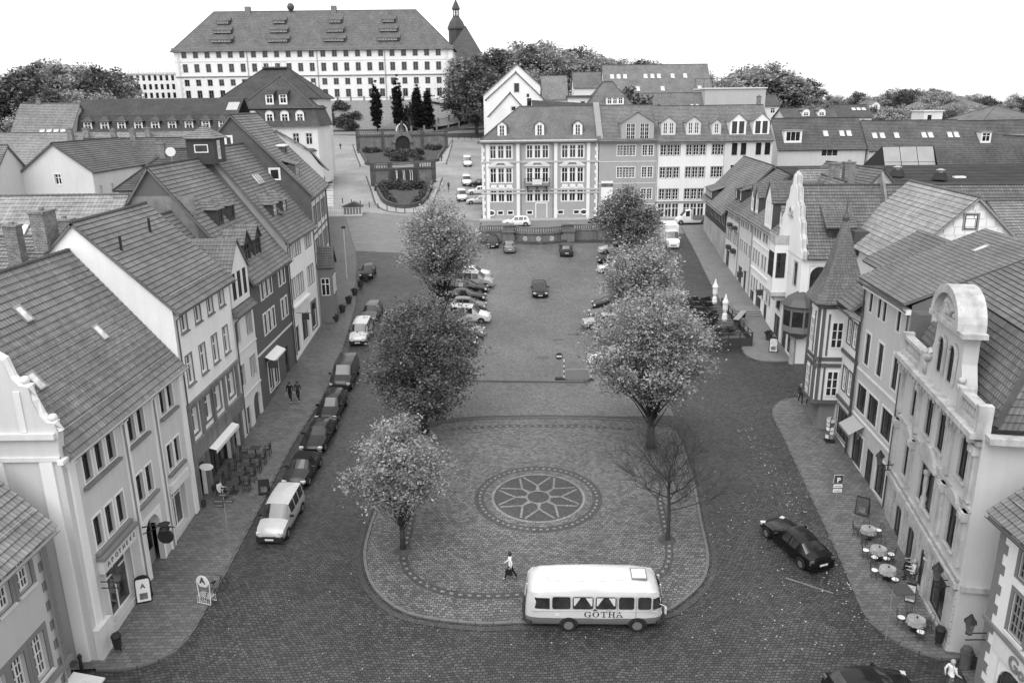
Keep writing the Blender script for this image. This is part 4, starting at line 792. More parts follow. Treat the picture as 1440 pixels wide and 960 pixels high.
b.dormer(9.2, .9, 23.6, 1.5, 1.9, 3, 'gable', wallm(.6), roofm(.17), 'g3', WHITE, 1, .6, .7); b.gutter(22.4, .55, pipes=(.1,), zg=10)
b = Bld('pale_end_town_house', 'pale town house with two white framed dormers beyond the white one', 35.9, 136.6, 0, 8.0, 14, zb, 'house')
for z in (20.2, 16.6, 13.0): b.row(z, 2.0, .95, (1.2, 2.7, 5.2, 6.7), 'p', DARKF, sur=TRIM, sw=.1)
b.walls(22.7, wallm(.62), gables={'r': (7, 28.2)}); b.gable_roof(22.9, 28.2, roofm(.17), 7, .5, .1, amp=0)
for u in (.9, 4.8): b.dormer(u, .8, 23.5, 2.7, 2.3, 3.4, 'gable', WHITE, roofm(.17), 'p', DARKF, 2, 1.2, .85)
b.chimney(7.4, 7.5, 29.6)
# ------------------------------------------------------------------ castle on the hill
b = Bld('castle', 'huge white castle range with dark hipped roof on the hill above the gardens', -131, 331, .012, 109, 18, 31.2, 'castle'); n = 23; CW = wallm(.8, .1)
for j in range(n):
    u = 3.0+j*4.52
    for z, h in ((48.0, 2.4), (42.7, 3.1), (37.6, 2.4), (32.9, 3.0)): 
        if 10 <= j <= 11 and z < 37: continue
        b.win(u, z, 1.9, h, 'g2', GREYF, sur=TRIM, sw=.22, rec=.25)
b.win(48.6, 31.0, 3.6, 4.6, 'd', WOOD, sur=SAND, sw=.6, rec=1.0, name='gate', arch=True, wm=SAND)
b.walls(51.7, CW); b.bandm(40.9, .35, .3, DTRIM, name='string_course'); b.bandm(51.2, .6, .5, DTRIM); b.bandm(46.6, .2, .1, TRIM, name='string_course')
b.boxp('portal', (46.8, 48.2, -.5, .02, 31, 37.4), TRIM); b.boxp('portal', (52.6, 54.0, -.5, .02, 31, 37.4), TRIM); b.boxp('portal_lintel', (46.5, 54.3, -.7, .02, 37.4, 38.4), TRIM)
for u in (1.2, 107.2): b.quoins(u, 1 if u < 50 else -1, 31.5, 50.8, TRIM, 'f', 1.0, 1.2, .12)
for u in (28.5, 55.8, 82.3): b.part('downpipe', MB().tube([(u, -.25, 20.3), (u, -.25, 0)], .14, 6), ZINC)
b.hip_roof(51.9, 65.8, roofm(.13, .5, .5), 1.0, 14.5, 14.5, .8, 0)
for c in (19, 41, 63, 84):
    for k, (z, w) in enumerate(((53.8, 8.5), (57.4, 7), (61, 5))):
        y = (z-51.9)/13.9*9; q = MB(); q.box(c-w/2, c+w/2, y-.7, y+.4, z-b.zb, z+1.1-b.zb); o = link('dormer', q, WOOD, b.root)
        mb = MB(); mb.uv = []; slope(mb, (c-w/2-.3, y-1, z+1.05-b.zb), (c+w/2+.3, y-1, z+1.05-b.zb), (c+w/2+.3, y+2, z+2.9-b.zb), (c-w/2-.3, y+2, z+2.9-b.zb), .6, .5, 0, .04, .1); link('dormer_roof', mb, roofm(.14), o)
        for i in range(int(w/1.1)): put_window(o, MX.Translation((c-w/2+.2+i*1.1, y-.74, z+.1-b.zb)), .85, .8, 'p', WHITE, GLASS2, sub=False)
for c in (28, 62): b.boxp('chimney', (c-1, c+1, 8, 10, 64, 67.5), BRICKM)
b.part('roof_ball', MB().lathe([(.3, 0), (1.2, .8), (1.5, 1.8), (1.0, 2.8), (.1, 3.2)], (45, 9, 65.6-b.zb), 10), LEAD, smooth=True)
b = Bld('castle_tower_wing', 'castle side wing with slate roof and lantern tower behind the white range', -30, 349, 0, 22, 60, 31.2, 'castle'); b.walls(44, wallm(.7)); b.hip_roof(44, 63, roofm(.1), .5, 11, 11)
tw = MB(); tw.lathe([(3.6, 0), (3.6, 12), (4.1, 12.3), (4.0, 13.2), (3.0, 15.5), (1.9, 17), (1.5, 17.6), (1.5, 20.6), (2.0, 20.8), (1.2, 22.6), (.3, 24.5), (.1, 27)], (6.5, 38, 50-31.2), 8); o = link('tower', tw, plain('tower_slate', .06, .6), b.root)
for k in range(8): a = 2*pi*(k+.5)/8; link('tower_opening', MB().box(-.25, .25, -.05, .05, 0, 2.2, MX.Translation((6.5+1.46*cos(a), 38+1.46*sin(a), 50-31.2+18)) @ MX.Rotation(a-pi/2, 4, 'Z')), WHITE, o)
b = Bld('castle_annex', 'low white annex with roof balustrade left of the castle', -160, 347, .06, 27, 16, 31, 'castle')
for z, h in ((33.5, 2.2), (36.9, 2.2), (40.4, 2.2)): b.row(z, h, 1.2, [1.2+k*2.35 for k in range(11)], 'p', GREYF)
b.walls(43.4, wallm(.78)); b.bandm(43.0, .5, .4, TRIM); b.part('roof_slab', MB().box(-.3, 27.3, -.3, 16, 12.4, 12.6), ZINC)
for k in range(20): b.boxp('roof_post', (k*1.4, k*1.4+.4, -.2, .2, 43.5, 44.5), WHITE)
b.boxp('roof_rail', (0, 27, -.2, .2, 44.5, 44.75), WHITE)
# ------------------------------------------------------------------ left background roofs
b = Bld('mansard_long_house', 'long dark mansard roofed building with a row of nine white dormers', -76, 145, .012, 27, 12, 15, 'building')
b.walls(24.4, wallm(.6)); mb = MB(); mb.uv = []; z = 24.3-15; slope(mb, (-1, -.5, z), (28, -.5, z), (28, 1.3, z+3.5), (-1, 1.3, z+3.5), .34, .25, 0, .03); slope(mb, (-1, 1.2, z+3.4), (28, 1.2, z+3.4), (28, 6, z+6.3), (-1, 6, z+6.3), .34, .25, 0, .03); slope(mb, (28, 12.5, z), (-1, 12.5, z), (-1, 6, z+6.3), (28, 6, z+6.3), .34, .25, 0); link('roof', mb, roofm(.065), b.root)
for k in range(9): b.dormer(1.2+k*2.95, .1, 25.0, 1.5, 1.8, 2, 'hip', TRIM, roofm(.09), 'x', WHITE, 1, .9, 1.1, cheek=LEAD, ov=.3)
q_ = MB(); q_.quad((25.6, 2.4, 13.46), (27.6, 2.4, 13.46), (27.6, 4.6, 14.8), (25.6, 4.6, 14.8)); link('roof_patch', q_, wallm(.4), b.root)
b = Bld('tiled_left_house', 'pale tiled roof house with four roof windows at the far left', -86, 141, 0, 10, 12, 12); b.walls(23.4, wallm(.5)); b.gable_roof(23.4, 29.9, roofm(.2), 6, .4, .3, amp=0)
for k in range(4): b.skylight(5.2+k*1.2, .25, 23.4, 29.9, 6, .8, 1.2)
b.chimney(3, 6, 30.6)
b = Bld('low_tiled_row', 'long low roof of worn pale tiles with chimneys below the mansard building', -84, 122, 0, 36, 12, 12); b.walls(20.6, wallm(.5)); b.gable_roof(20.6, 25.4, roofm(.23), 6, .4, .3, amp=0)
for x in (16.5, 19, 28.5): b.chimney(x, 4.6, 25.9, .8, .6)
b = Bld('hip_roofed_villa', 'villa with tall dark hipped roof and roof terrace behind the mansard', -59, 172, .03, 19.5, 14, 16); b.walls(31.0, wallm(.6)); b.hip_roof(31.2, 37.0, roofm(.075), .7, 7.5, 7.5, .34, 0); b.boxp('roof_terrace', (7, 12, 6, 8, 36.8, 37.1), LEAD)
tr = MB()
for i in range(6): tr.box(7+i, 7.06+i, 6, 6.06, 37.1-16, 38-16)
tr.box(7, 12.06, 6, 6.06, 38-16, 38.06-16); link('terrace_rail', tr, STEEL, b.root)
b = Bld('mansard_villa', 'mansard villa with two upper and six lower white dormers beside the road', -54.5, 165, .02, 16, 13, 15); b.row(21.6, 2.2, 1.2, (2, 5, 8, 11, 13.6), 'x', WHITE, sur=TRIM); b.walls(25.2, wallm(.7)); zz = 15
mb = MB(); mb.uv = []; a0, a1 = 25.1-zz, 28.7-zz
for P_, Q_, R_, S_ in (((-.6, -.6), (16.6, -.6), (15.4, .9), (.6, .9)), ((16.6, -.6), (16.6, 13.6), (15.4, 12), (15.4, .9)), ((-.6, 13.6), (-.6, -.6), (.6, .9), (.6, 12))): slope(mb, (*P_, a0), (*Q_, a0), (*R_, a1), (*S_, a1), .34, .25, 0, .03)
for P_, Q_ in (((.2, .5), (15.8, .5)), ((15.8, .5), (15.8, 12.4)), ((.2, 12.4), (.2, .5)), ((15.8, 12.4), (.2, 12.4))): slope(mb, (*P_, a1-.1), (*Q_, a1-.1), (8, 6.5, 35-zz), (8, 6.5, 35-zz), .34, .25, 0, .03)
ro = link('roof', mb, roofm(.075), b.root); link('hip_tiles', MB().tube([(.2, .5, 28.7-zz), (8, 6.5, 35.1-zz), (15.8, .5, 28.7-zz)], .14, 5).tube([(.6, .9, 28.75-zz), (15.4, .9, 28.75-zz)], .12, 5), roofm(.24), ro); b.bandm(25.0, .25, .5, TRIM)
for u in (2.6, 5.9, 8.9, 11.9): b.dormer(u, -.15, 25.8, 1.7, 1.9, 1.6, 'seg', WHITE, LEAD, 'x', WHITE, 1, .6, 1.2, cheek=LEAD)
for u in (5.9, 8.6): b.dormer(u, 1.2, 29.5, 1.6, 1.9, 2.6, 'shed', WHITE, LEAD, 'x', WHITE, 1, .9, 1.2, cheek=LEAD)
b = Bld('white_gabled_house', 'plain whitewashed gabled house with small window behind the tiled roofs', -57, 95, 0, 8.2, 16, 10, 'house'); b.win(3.7, 20.3, .75, 1.2, 'x', WHITE, sur=WHITE, sw=.1)
for u in (1.2, 4, 7, 10): b.win(u, 18.7, .5, 1.3, 'x', WHITE, 'r', sur=TRIM)
b.walls(21.9, wallm(.64), gables={'f': (4.1, 25.0)}); b.gable_roof(21.9, 25.0, roofm(.12), 4.1, .35, .25, axis='y', amp=.02)
b = Bld('dormered_left_house', 'dark tiled house with black casement dormer at the left edge', -64.5, 88, 0, 7.5, 10, 10, 'house'); b.win(5.6, 19.2, 1.4, 1.0, 'p', DARKF); b.walls(20.3, wallm(.6)); b.gable_roof(20.3, 24.9, roofm(.19), 5, .3, .2, amp=.02); b.dormer(3.4, .1, 20.8, 3.2, 1.3, 3, 'shed', WOOD, roofm(.19), 'm', DARKF, 1, 1.0, 2.8)
b = Bld('courtyard_tiled_house', 'house with speckled pale tile roof and brick chimneys behind the white house', -52, 58, 0, 22.5, 8, 8, 'house'); b.walls(19.3, wallm(.5)); b.gable_roof(19.3, 22.3, roofm(.26, .3, .4), 4, .4, .2, tile=.3, course=.42, amp=.02)
for x in (13.6, 15.8): b.skylight(x, .25, 19.3, 22.3, 4, .8, 1.2)
b = Bld('chimney_house', 'low roofed rear wing with two stout brick chimneys beside the pharmacy roof', -41, 48.5, 0, 13.5, 8, 6, 'house'); b.walls(18.2, wallm(.4)); b.gable_roof(18.2, 20.6, roofm(.2), 4, .3, .2, amp=.02); b.chimney(9.7, 1.6, 21.6, .85, .7, 3); b.chimney(12.0, 3.5, 21.7, .95, .7, 3)
b = Bld('dark_tiled_courtyard_house', 'dark pantiled house with satellite dish and chimney behind the dark gable', -38.8, 80, .1, 11, 10, 8, 'house'); b.walls(21.2, wallm(.65)); b.hip_roof(21.2, 24.6, roofm(.1), .4, 4, 4, .34, .03); b.chimney(3.4, 4, 25.2); b.skylight(5, .5, 21.2, 24.6, 5, .6, .8)
p_ = AY(240, 214, 72.5); r = empty('satellite_dish', p_); tag(r, 'white satellite dish above the dark gable roof', 'satellite dish'); link('dish', MB().lathe([(.02, 0), (.3, .03), (.42, .09)], (0, 0, 0), 14, MX.Rotation(1.25, 4, 'X') @ MX.Rotation(.3, 4, 'Y')), wallm(.6), r); link('pole', MB().tube([(0, .1, 0), (0, .1, -3)], .05, 5), STEEL, r)
b = Bld('rear_gable_house', 'house with plain tile roof behind the whitewashed gable', -58, 108, 0, 14, 9, 10, 'house'); b.walls(21.2, wallm(.6)); b.gable_roof(21.2, 24.9, roofm(.12), 4.5, .4, .3, amp=0); b.chimney(4, 4.4, 26); b.chimney(6.6, 4.4, 26)
# ------------------------------------------------------------------ houses on the slope behind the block
b = Bld('white_gable_cottage', 'white steep gabled house with dark roof above the quoined house', -4.2, 172, 0, 8.5, 10, 12, 'house'); b.win(4.6, 27.6, 1.0, .9, 'p', WHITE, sur=TRIM, cut=False); b.walls(26.8, wallm(.8), gables={'f': (4.4, 31.3)}); b.gable_roof(26.8, 31.3, roofm(.1), 4.4, .4, .3, axis='y', amp=0)
b = Bld('white_gabled_villa', 'white gabled villa with pale tiled wing on the slope', -5.2, 190, 0, 13, 12, 12, 'house'); b.win(6.4, 31.6, 1.1, 1.9, 'x', DARKF, sur=TRIM, cut=False); b.win(9.2, 30.5, .6, .7, 'p', DARKF, cut=False); b.win(9.3, 28.0, 1.0, 2.2, 'p', DARKF); b.walls(30.2, wallm(.8), gables={'f': (6.8, 36)}); b.gable_roof(30.2, 36, roofm(.11), 6.8, .4, .3, axis='y', amp=0)
b = Bld('white_gabled_villa_wing', 'white wing with pale tiled roof joined to the villa on the slope', 7.8, 191, 0, 5.5, 10, 12, 'house'); b.win(2.5, 28, 1, 1.4, 'p', DARKF); b.walls(30.2, wallm(.8)); b.gable_roof(30.2, 35.2, roofm(.2), 5, .4, .3, amp=0)
b = Bld('low_white_wing', 'low white wing with dark eaves at the end of the villa', 13.4, 190.5, 0, 8, 8, 12, 'house'); b.win(3, 28, 1, 1.4, 'p', DARKF); b.walls(30.3, wallm(.8)); b.part('roof_slab', MB().box(-.3, 8.4, -.5, 8, 18.3, 18.7), LEAD)
b = Bld('rear_white_gable_house', 'tall white gabled house behind the villa', -6.5, 212, 0, 17, 12, 14, 'house'); b.walls(31.5, wallm(.8), gables={'f': (8.6, 38.8)}); b.gable_roof(31.5, 38.8, roofm(.12), 8.6, .4, .3, axis='y', amp=0)
b = Bld('dark_lean_to', 'dark low roofed lean to beside the white cottage', 5, 168, 0, 14, 6, 12, 'shed'); b.walls(27.6, WOOD); mb = MB(); mb.uv = []; slope(mb, (-.3, -.3, 16.1), (14, -.3, 15.2), (14, 6, 16.8), (-.3, 6, 17.7), .4, .3, 0); link('roof', mb, roofm(.08), b.root)
b = Bld('grey_hip_house', 'grey roofed house with white twin dormer behind the pedimented house', 16.5, 185, 0, 12, 11, 12, 'house'); b.walls(27.5, wallm(.7)); b.hip_roof(27.5, 33.6, roofm(.16), .4, 5, 5); b.dormer(5.2, 1.0, 28.6, 4.0, 1.6, 3, 'shed', WHITE, roofm(.22), 'x', WHITE, 3, .6, .9); b.chimney(4, 5, 35)
b = Bld('small_gabled_house', 'small gabled house in front of the wood', 18.4, 235, 0, 14, 10, 14, 'house'); b.walls(33.5, wallm(.7), gables={'l': (5, 37.6)}); b.gable_roof(33.5, 37.6, roofm(.16), 5, .4, .3, amp=0)
b = Bld('long_skylit_house', 'long house with steep pale roof and a dozen roof windows', 26.5, 228, 0, 29, 16, 14, 'house'); b.walls(30.8, wallm(.7), gables={'r': (8, 39.2), 'l': (8, 39.2)}); b.gable_roof(30.8, 39.2, roofm(.19), 8, .5, .3, amp=0)
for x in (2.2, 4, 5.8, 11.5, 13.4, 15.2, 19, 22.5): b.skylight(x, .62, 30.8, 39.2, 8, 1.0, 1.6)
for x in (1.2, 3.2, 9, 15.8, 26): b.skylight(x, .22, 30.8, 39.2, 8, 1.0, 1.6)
b = Bld('low_long_house', 'long low tiled house below the skylit roof', 26, 205, 0, 26, 10, 14, 'house'); b.walls(26.6, wallm(.6)); b.gable_roof(26.6, 31.2, roofm(.17), 5, .4, .3, amp=0)
for x in (3, 4.2, 19.5, 20.8): b.skylight(x, .3, 26.6, 31.2, 5, .7, 1.0)
b = Bld('flat_grey_block', 'plain grey concrete block with roof terrace railing', 48.5, 206, 0, 15, 12, 14, 'building'); b.walls(32.0, wallm(.45)); b.part('roof_slab', MB().box(-.3, 15.3, -.3, 12.3, 18, 18.3), TRIM)
tr = MB(); tr.box(-2, 7, 3, 3.1, 20.5, 20.6)
for i in range(5): tr.box(-2+i*2.2, -1.9+i*2.2, 3, 3.1, 18.3, 20.5)
link('terrace_frame', tr, DARKF, b.root)
# ------------------------------------------------------------------ right background roofs
b = Bld('skylit_terrace_row', 'long dark tiled terrace with many roof windows behind the dark felt roof', 49.3, 150, -.01, 16, 10, 10); b.win(8, 19, 3, 1.4, 's2', WHITE); b.walls(20.6, wallm(.55)); b.gable_roof(20.6, 25.7, roofm(.1), 5, .4, .2, amp=0)
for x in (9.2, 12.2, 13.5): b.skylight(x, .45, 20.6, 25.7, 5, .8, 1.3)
b.dormer(1.2, .8, 21.6, 3.2, 2.0, 3, 'flat', WHITE, ZINC, 's2', WHITE, 1, 0, 2.6)
b = Bld('skylit_terrace_house', 'dark tiled terrace house with paired roof windows next to the flat dormer', 65.6, 149, -.02, 17.5, 10, 10); b.win(3.4, 18.5, 1.6, 1.4, 'x', WHITE, sur=TRIM); b.win(6, 18.3, 2, 1.6, 'x', WHITE, sur=TRIM); b.walls(20.3, wallm(.55)); b.gable_roof(20.3, 25.1, roofm(.11), 5, .4, .2, amp=0)
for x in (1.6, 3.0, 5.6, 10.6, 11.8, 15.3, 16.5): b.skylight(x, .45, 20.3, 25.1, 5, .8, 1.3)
b = Bld('far_terrace_end', 'dark tiled terrace end with a white dormer', 83.4, 148.5, -.03, 12, 10, 10); b.walls(20.3, wallm(.55)); b.gable_roof(20.3, 24.9, roofm(.1), 5, .4, .2, amp=0); b.dormer(2.4, .8, 21.2, 1.8, 1.8, 3, 'flat', WHITE, ZINC, 'x', WHITE, 1, 0, 1.4)
b = Bld('mansard_panel_house', 'house with pale sheet clad mansard end and white dormer at the right edge', 72.5, 112, -.02, 32, 12, 8); b.walls(19.0, wallm(.5)); mb = MB(); mb.uv = []
slope(mb, (8, -.3, 11), (34, -.3, 11), (34, 2.2, 15.6), (8, 2.2, 15.6), .34, .25, 0); slope(mb, (34, 12.3, 11), (8, 12.3, 11), (8, 9, 15.6), (34, 9, 15.6), .34, .25, 0); link('roof', mb, roofm(.1), b.root); b.part('flat_roof', MB().box(0, 34, 2.2, 9, 15.4, 15.7), LEAD)
pn = MB()
for i in range(3):
    for j in range(3): pn.add([(0+i*2.6+.04+j*.25*0, -.3+j*.8, 11+j*1.5), (2.55+i*2.6, -.3+j*.8, 11+j*1.5), (2.55+i*2.6, .45+j*.8, 12.45+j*1.5), (.04+i*2.6, .45+j*.8, 12.45+j*1.5)], [(0, 1, 2, 3)])
link('sheet_panels', pn, ZINC, b.root); b.dormer(9.5, .2, 19.8, 4.2, 2.4, 3, 'flat', WHITE, ZINC, 's2', WHITE, 1, 0, 3)
b = Bld('panel_clad_house', 'low house with pale sheet cladding beside a dark tiled slope', 51, 110, -.02, 23, 10, 8); b.win(11, 18.2, 3, 1.4, 's2', WHITE); b.walls(18.6, wallm(.6)); mb = MB(); mb.uv = []; mb.quad((0, -.3, 10.5), (0, 10.3, 10.4), (0, 2, 14.6)); mb.uv += [(0, 0)]*3; slope(mb, (7, -.3, 11.4), (23, -.3, 11.4), (23, 2, 14.6), (7, 2, 14.6), .34, .25, 0); slope(mb, (23, 10.3, 10.4), (0, 10.3, 10.4), (0, 2, 14.6), (23, 2, 14.6), .34, .25, 0); link('roof', mb, roofm(.09), b.root)
pn = MB()
for i in range(3):
    for j in range(2): pn.quad((i*2.3+.04, -.3+j*1.15, 10.6+j*2), (2.26+i*2.3, -.3+j*1.15, 10.6+j*2), (2.26+i*2.3, .8+j*1.15, 12.55+j*2), (i*2.3+.04, .8+j*1.15, 12.55+j*2))
link('sheet_panels', pn, ZINC, b.root)
FAR = [('twin_arched_dormer_house', 'grey roofed house with two white arched dormers in the distance', 1105, 1178, 166, 153, 200, 10, .13, 'arch'), ('distant_gabled_house', 'distant dark roofed house with solar panels beside the twin arched dormers', 1174, 1226, 164, 148, 228, 10, .1, ''), ('distant_villa', 'distant pale villa with pyramid roof and white dormer', 1213, 1252, 158, 139, 262, 14, .2, 'hip'), ('far_tiled_hall', 'far off hall with broad pale hipped roof', 1332, 1392, 152, 137, 330, 16, .2, 'hip'), ('far_pale_house', 'far off pale house with grey roof among trees', 1285, 1318, 154, 142, 310, 12, .22, 'hip'), ('white_flat_block', 'small white cubic block with one dark window', 1300, 1326, 157, 157, 220, 7, .3, 'flat'), ('far_corner_villa', 'white walled villa with low pale roof at the right edge', 1382, 1475, 171, 149, 190, 18, .2, 'hip'), ('white_sided_house', 'white gabled house with dark roof below the wooded hill', 1046, 1096, 148, 134, 225, 10, .11, '')]
for nm, lb, xl, xr, ye, yt, Y, d, rv, kd in FAR:
    p = AY(xl, ye, Y); w = AY(xr, ye, Y).x-p.x; ze = p.z; zr = AY(xl, yt, Y+d/2).z; b = Bld(nm, lb, p.x, Y, -.01, w, d, gz(0, min(Y, 280))-6, 'house')
    for k in range(max(1, int(w/3.2))):
        if k*3.2+2.2 < w: b.win(1.0+k*3.2, ze-2.2, 1.1, 1.3, 'x', WHITE if kd != 'flat' else DARKF)
    b.walls(ze, wallm(.72))
    if kd == 'hip': b.hip_roof(ze, zr, roofm(rv), .5, min(w, d)/2, min(w, d)/2)
    elif kd == 'flat': b.part('roof_slab', MB().box(-.3, w+.3, -.3, d+.3, ze-b.zb, ze-b.zb+.3), TRIM)
    else: b.gable_roof(ze, zr, roofm(rv), None, .5, .3, amp=0)
    if kd == 'arch':
        for u in (4.2, 8): b.dormer(u, .8, ze+.3, 1.8, 1.1, 3, 'seg', WHITE, LEAD, 'x', WHITE, 1, .7, 1.2)
    elif nm == 'distant_villa': b.dormer(w/2-1.3, 1.0, ze+.8, 2.6, 1.6, 3, 'gable', WHITE, roofm(rv), 'x', WHITE, 1, .9, 1.2)
    elif nm == 'distant_gabled_house':
        for k in range(3): b.skylight(w*.6+k*1.4, .6, ze, zr, d/2, 1.0, 1.2)
    elif kd == '': b.chimney(w*.4, d*.5, zr+1)
# ------------------------------------------------------------------ ground, roads, pavements
COB = cobble('road_cobbles', .054, .23, .165, .42, .28, .06, .5, .45, 0, .3, .9); COB2 = cobble('square_setts', .14, .2, .16, .35, .35, .05, .5, .5, .12); COB3 = cobble('island_setts', .13, .25, .18, .38, .28, .05, .55, .45, 0, .2, .9)
SLABM = cobble('pavement_slabs', .125, .4, .24, .22, .4, .0, .6, .45, 0, .18, .5, .03); ASPH = plain('asphalt', .16, .7, .25, 3, .4, .5, 60); KERB = plain('kerb_granite', .13, .75, .25, 5, .3, .3, 20)
PALE = cobble('pale_setts', .22, .2, .15, .2, .6, .03, .6, .4, 0); DKS = cobble('dark_setts', .07, .15, .12, .25, .5, .04, .6, .4, 0); GRASSM = plain('grass_ground', .075, .95, .4, 6, .1, .9, 30); BANK = plain('bank_undergrowth', .2, .95, .5, 7, .1, 1., 6)
def sheet(pts, dz): 
    return MB().add([(p[0], p[1], SLOPE*p[1]+dz) for p in pts], [tuple(range(len(pts)))])
gm = MB(); ys = [-40, 0, 60, 120, 180, 240, 286, 316, 340, 420, 600, 1000, 2500]; xs = [-1500, -600, -200, -60, 0, 60, 200, 600, 1500]
def hz(x, y):
    z = gz(x, min(y, 420))
    if y > 420: z = gz(x, 420)-(y-420)*.012
    if y > 286 and x > 20: z -= min(1, (x-20)/180)*min(1, (y-286)/30)*10
    return z
for y in ys:
    for x in xs: gm.v.append((x, y, hz(x, y)))
k = len(xs)
for i in range(len(ys)-1):
    for j in range(k-1): gm.f.append((i*k+j, i*k+j+1, (i+1)*k+j+1, (i+1)*k+j))
structure('ground', gm, COB)
structure('market_square', sheet([(-8.6, 60), (-8.8, 66), (-9, 90), (-9.5, 119), (16, 119), (15, 90), (13.2, 66), (13, 60)], .008), COB2)
structure('upper_road', sheet([(-34, 128), (-5.2, 121), (-5, 150), (-6, 260), (-60, 275), (-60, 150)], .012), cobble('upper_setts', .27, .18, .14, .25, .6, .05, .55, .5, .3))
structure('asphalt_road', sheet([(-31.5, 147), (-27, 130), (-23.2, 116), (-6, 112), (-5, 136), (-14, 139)], .018), ASPH)
def smooth_line(px, closed=False, n=6, dz=0):
    P = [G(*p) if len(p) == 2 else V(p) for p in px]; out = []; m = len(P)
    for i in range(m if closed else m-1):
        p0, p1, p2, p3 = (P[(i-1) % m], P[i], P[(i+1) % m], P[(i+2) % m]) if closed else (P[max(i-1, 0)], P[i], P[i+1], P[min(i+2, m-1)])
        for j in range(n):
            t = j/n; q = .5*((2*p1)+(p2-p0)*t+(2*p0-5*p1+4*p2-p3)*t*t+(3*p1-p0-3*p2+p3)*t**3); out.append(q)
    if not closed: out.append(P[-1])
    return out
def resample(L, step):
    out = [L[0]]; acc = 0
    for a, c in zip(L, L[1:]):
        d = (c-a).length; 
        while acc+d >= step:
            t = (step-acc)/d; a = a.lerp(c, t); out.append(a.copy()); d = (c-a).length; acc = 0
        acc += d
    return out
def strip(L, w, dz, off=0.):
    mb = MB(); n = len(L); vs = []
    for i, p in enumerate(L):
        t = (L[min(i+1, n-1)]-L[max(i-1, 0)]); t.z = 0; t.normalize(); nr = V((-t.y, t.x, 0))
        for s in (off-w/2, off+w/2): q = p+nr*s; vs.append((q.x, q.y, SLOPE*q.y+dz))
    return mb.add(vs, [(2*i, 2*i+1, 2*i+3, 2*i+2) for i in range(n-1)])
def kerb(parent, L, w=.2, h=.13, step=.95, mm=None):
    R = resample(L, step); me = None
    for a, c in zip(R, R[1:]):
        d = c-a; M = MX.Translation((a.x, a.y, SLOPE*a.y)) @ V((1, 0, 0)).rotation_difference(d).to_matrix().to_4x4()
        me = me or boxmesh('kerb_stone', (.012, step-.012, -w/2, w/2, -.15, h), mm or KERB); link('kerb_stone', me, KERB, parent, M)
def stones(name, L, w, l, gap, dz, mm, parent):
    R = resample(L, l+gap); mb = MB()
    for a, c in zip(R, R[1:]):
        d = (c-a).normalized(); M = MX.Translation((a.x, a.y, SLOPE*a.y+dz)) @ V((1, 0, 0)).rotation_difference(d).to_matrix().to_4x4(); mb.box(0, l, -w/2, w/2, -.03, .004, M)
    o = link(name, mb, mm, parent); o['kind'] = 'stuff'; return o
# traffic island with the star
outer = [(948, 606), (972, 668), (985, 733), (995, 783), (987, 818), (955, 848), (930, 860), (840, 874), (737, 875), (663, 876), (573, 862), (527, 827), (513, 785), (520, 745), (535, 705), (560, 650), (590, 608), (640, 592), (757, 588), (860, 590), (915, 596)]
OL = smooth_line(outer, True, 5); isl = structure('paved_island', sheet(OL, .02), COB3)
OC = OL+[OL[0]]; kerb(isl, OC, .17, .09); link('gutter_band', strip(OC, .35, .014, -.35), DKS, isl); link('setts_band', strip(OC, .32, .028, .4), DKS, isl)
inner = [(580, 722), (571, 765), (568, 790), (582, 812), (610, 828), (645, 836), (690, 838), (737, 836), (800, 834), (870, 828), (915, 816), (937, 797), (941, 770), (934, 735), (926, 695)]
IL = smooth_line(inner, False, 5); link('inner_band', strip(IL, .5, .03), DKS, isl); stones('pale_setts', IL, .17, .22, .3, .034, PALE, isl)
TL = smooth_line([(630, 604), (690, 600), (757, 599), (830, 600), (890, 604)], False, 5); link('top_band', strip(TL, .4, .03), DKS, isl); stones('pale_setts', TL, .16, .22, .35, .034, PALE, isl)
# star mosaic
ctr = G(757, 699); 
def pc(r, a): x, y = ctr.x+r*cos(a), ctr.y+r*sin(a)*.97; return V((x, y, SLOPE*y))
def ring(r0, r1, dz, mm, name, par, n=64):
    mb = MB()
    for i in range(n):
        a, c = 2*pi*i/n, 2*pi*(i+1)/n; mb.quad(*[(p.x, p.y, SLOPE*p.y+dz) for p in (pc(r0, a), pc(r0, c), pc(r1, c), pc(r1, a))])
    return link(name, mb, mm, par)
ring(3.62, 4.25, .024, DKS, 'mosaic_ring', isl); ring(3.12, 3.62, .026, COB3, 'mosaic_ring', isl); ring(2.95, 3.12, .031, PALE, 'mosaic_ring', isl); ring(.01, 2.95, .028, DKS, 'mosaic_field', isl); ring(.72, .85, .034, PALE, 'mosaic_ring', isl)
stones('pale_setts', [pc(3.9, 2*pi*i/96) for i in range(97)], .15, .17, .25, .032, PALE, isl)
sl = MB()
for k_ in range(8):
    a = 2*pi*k_/8+pi/8
    for u in (-1, 1):
        for p, q in ((pc(1.5, a+u*pi/8), pc(2.8, a+u*.05)), (pc(.86, a+u*.3), pc(1.5, a+u*pi/8))):
            d = (q-p).normalized(); nr = V((-d.y, d.x, 0))*.07; sl.quad(*[(v.x, v.y, SLOPE*v.y+.036+.0005*k_+.0002*u) for v in (p-nr, q-nr, q+nr, p+nr)])
link('star_lines', sl, PALE, isl)
# square edge kerb and drain line
e1 = smooth_line([(575, 536), (640, 535), (720, 536), (830, 537)], False, 3); ek = structure('square_edge', strip(e1, .5, .016), DKS); kerb(ek, e1, .22, .1, 1.2); 
e2 = smooth_line([(570, 521), (640, 521), (720, 521), (845, 522)], False, 3); stones('pale_setts', e2, .14, .3, .5, .02, PALE, ek)
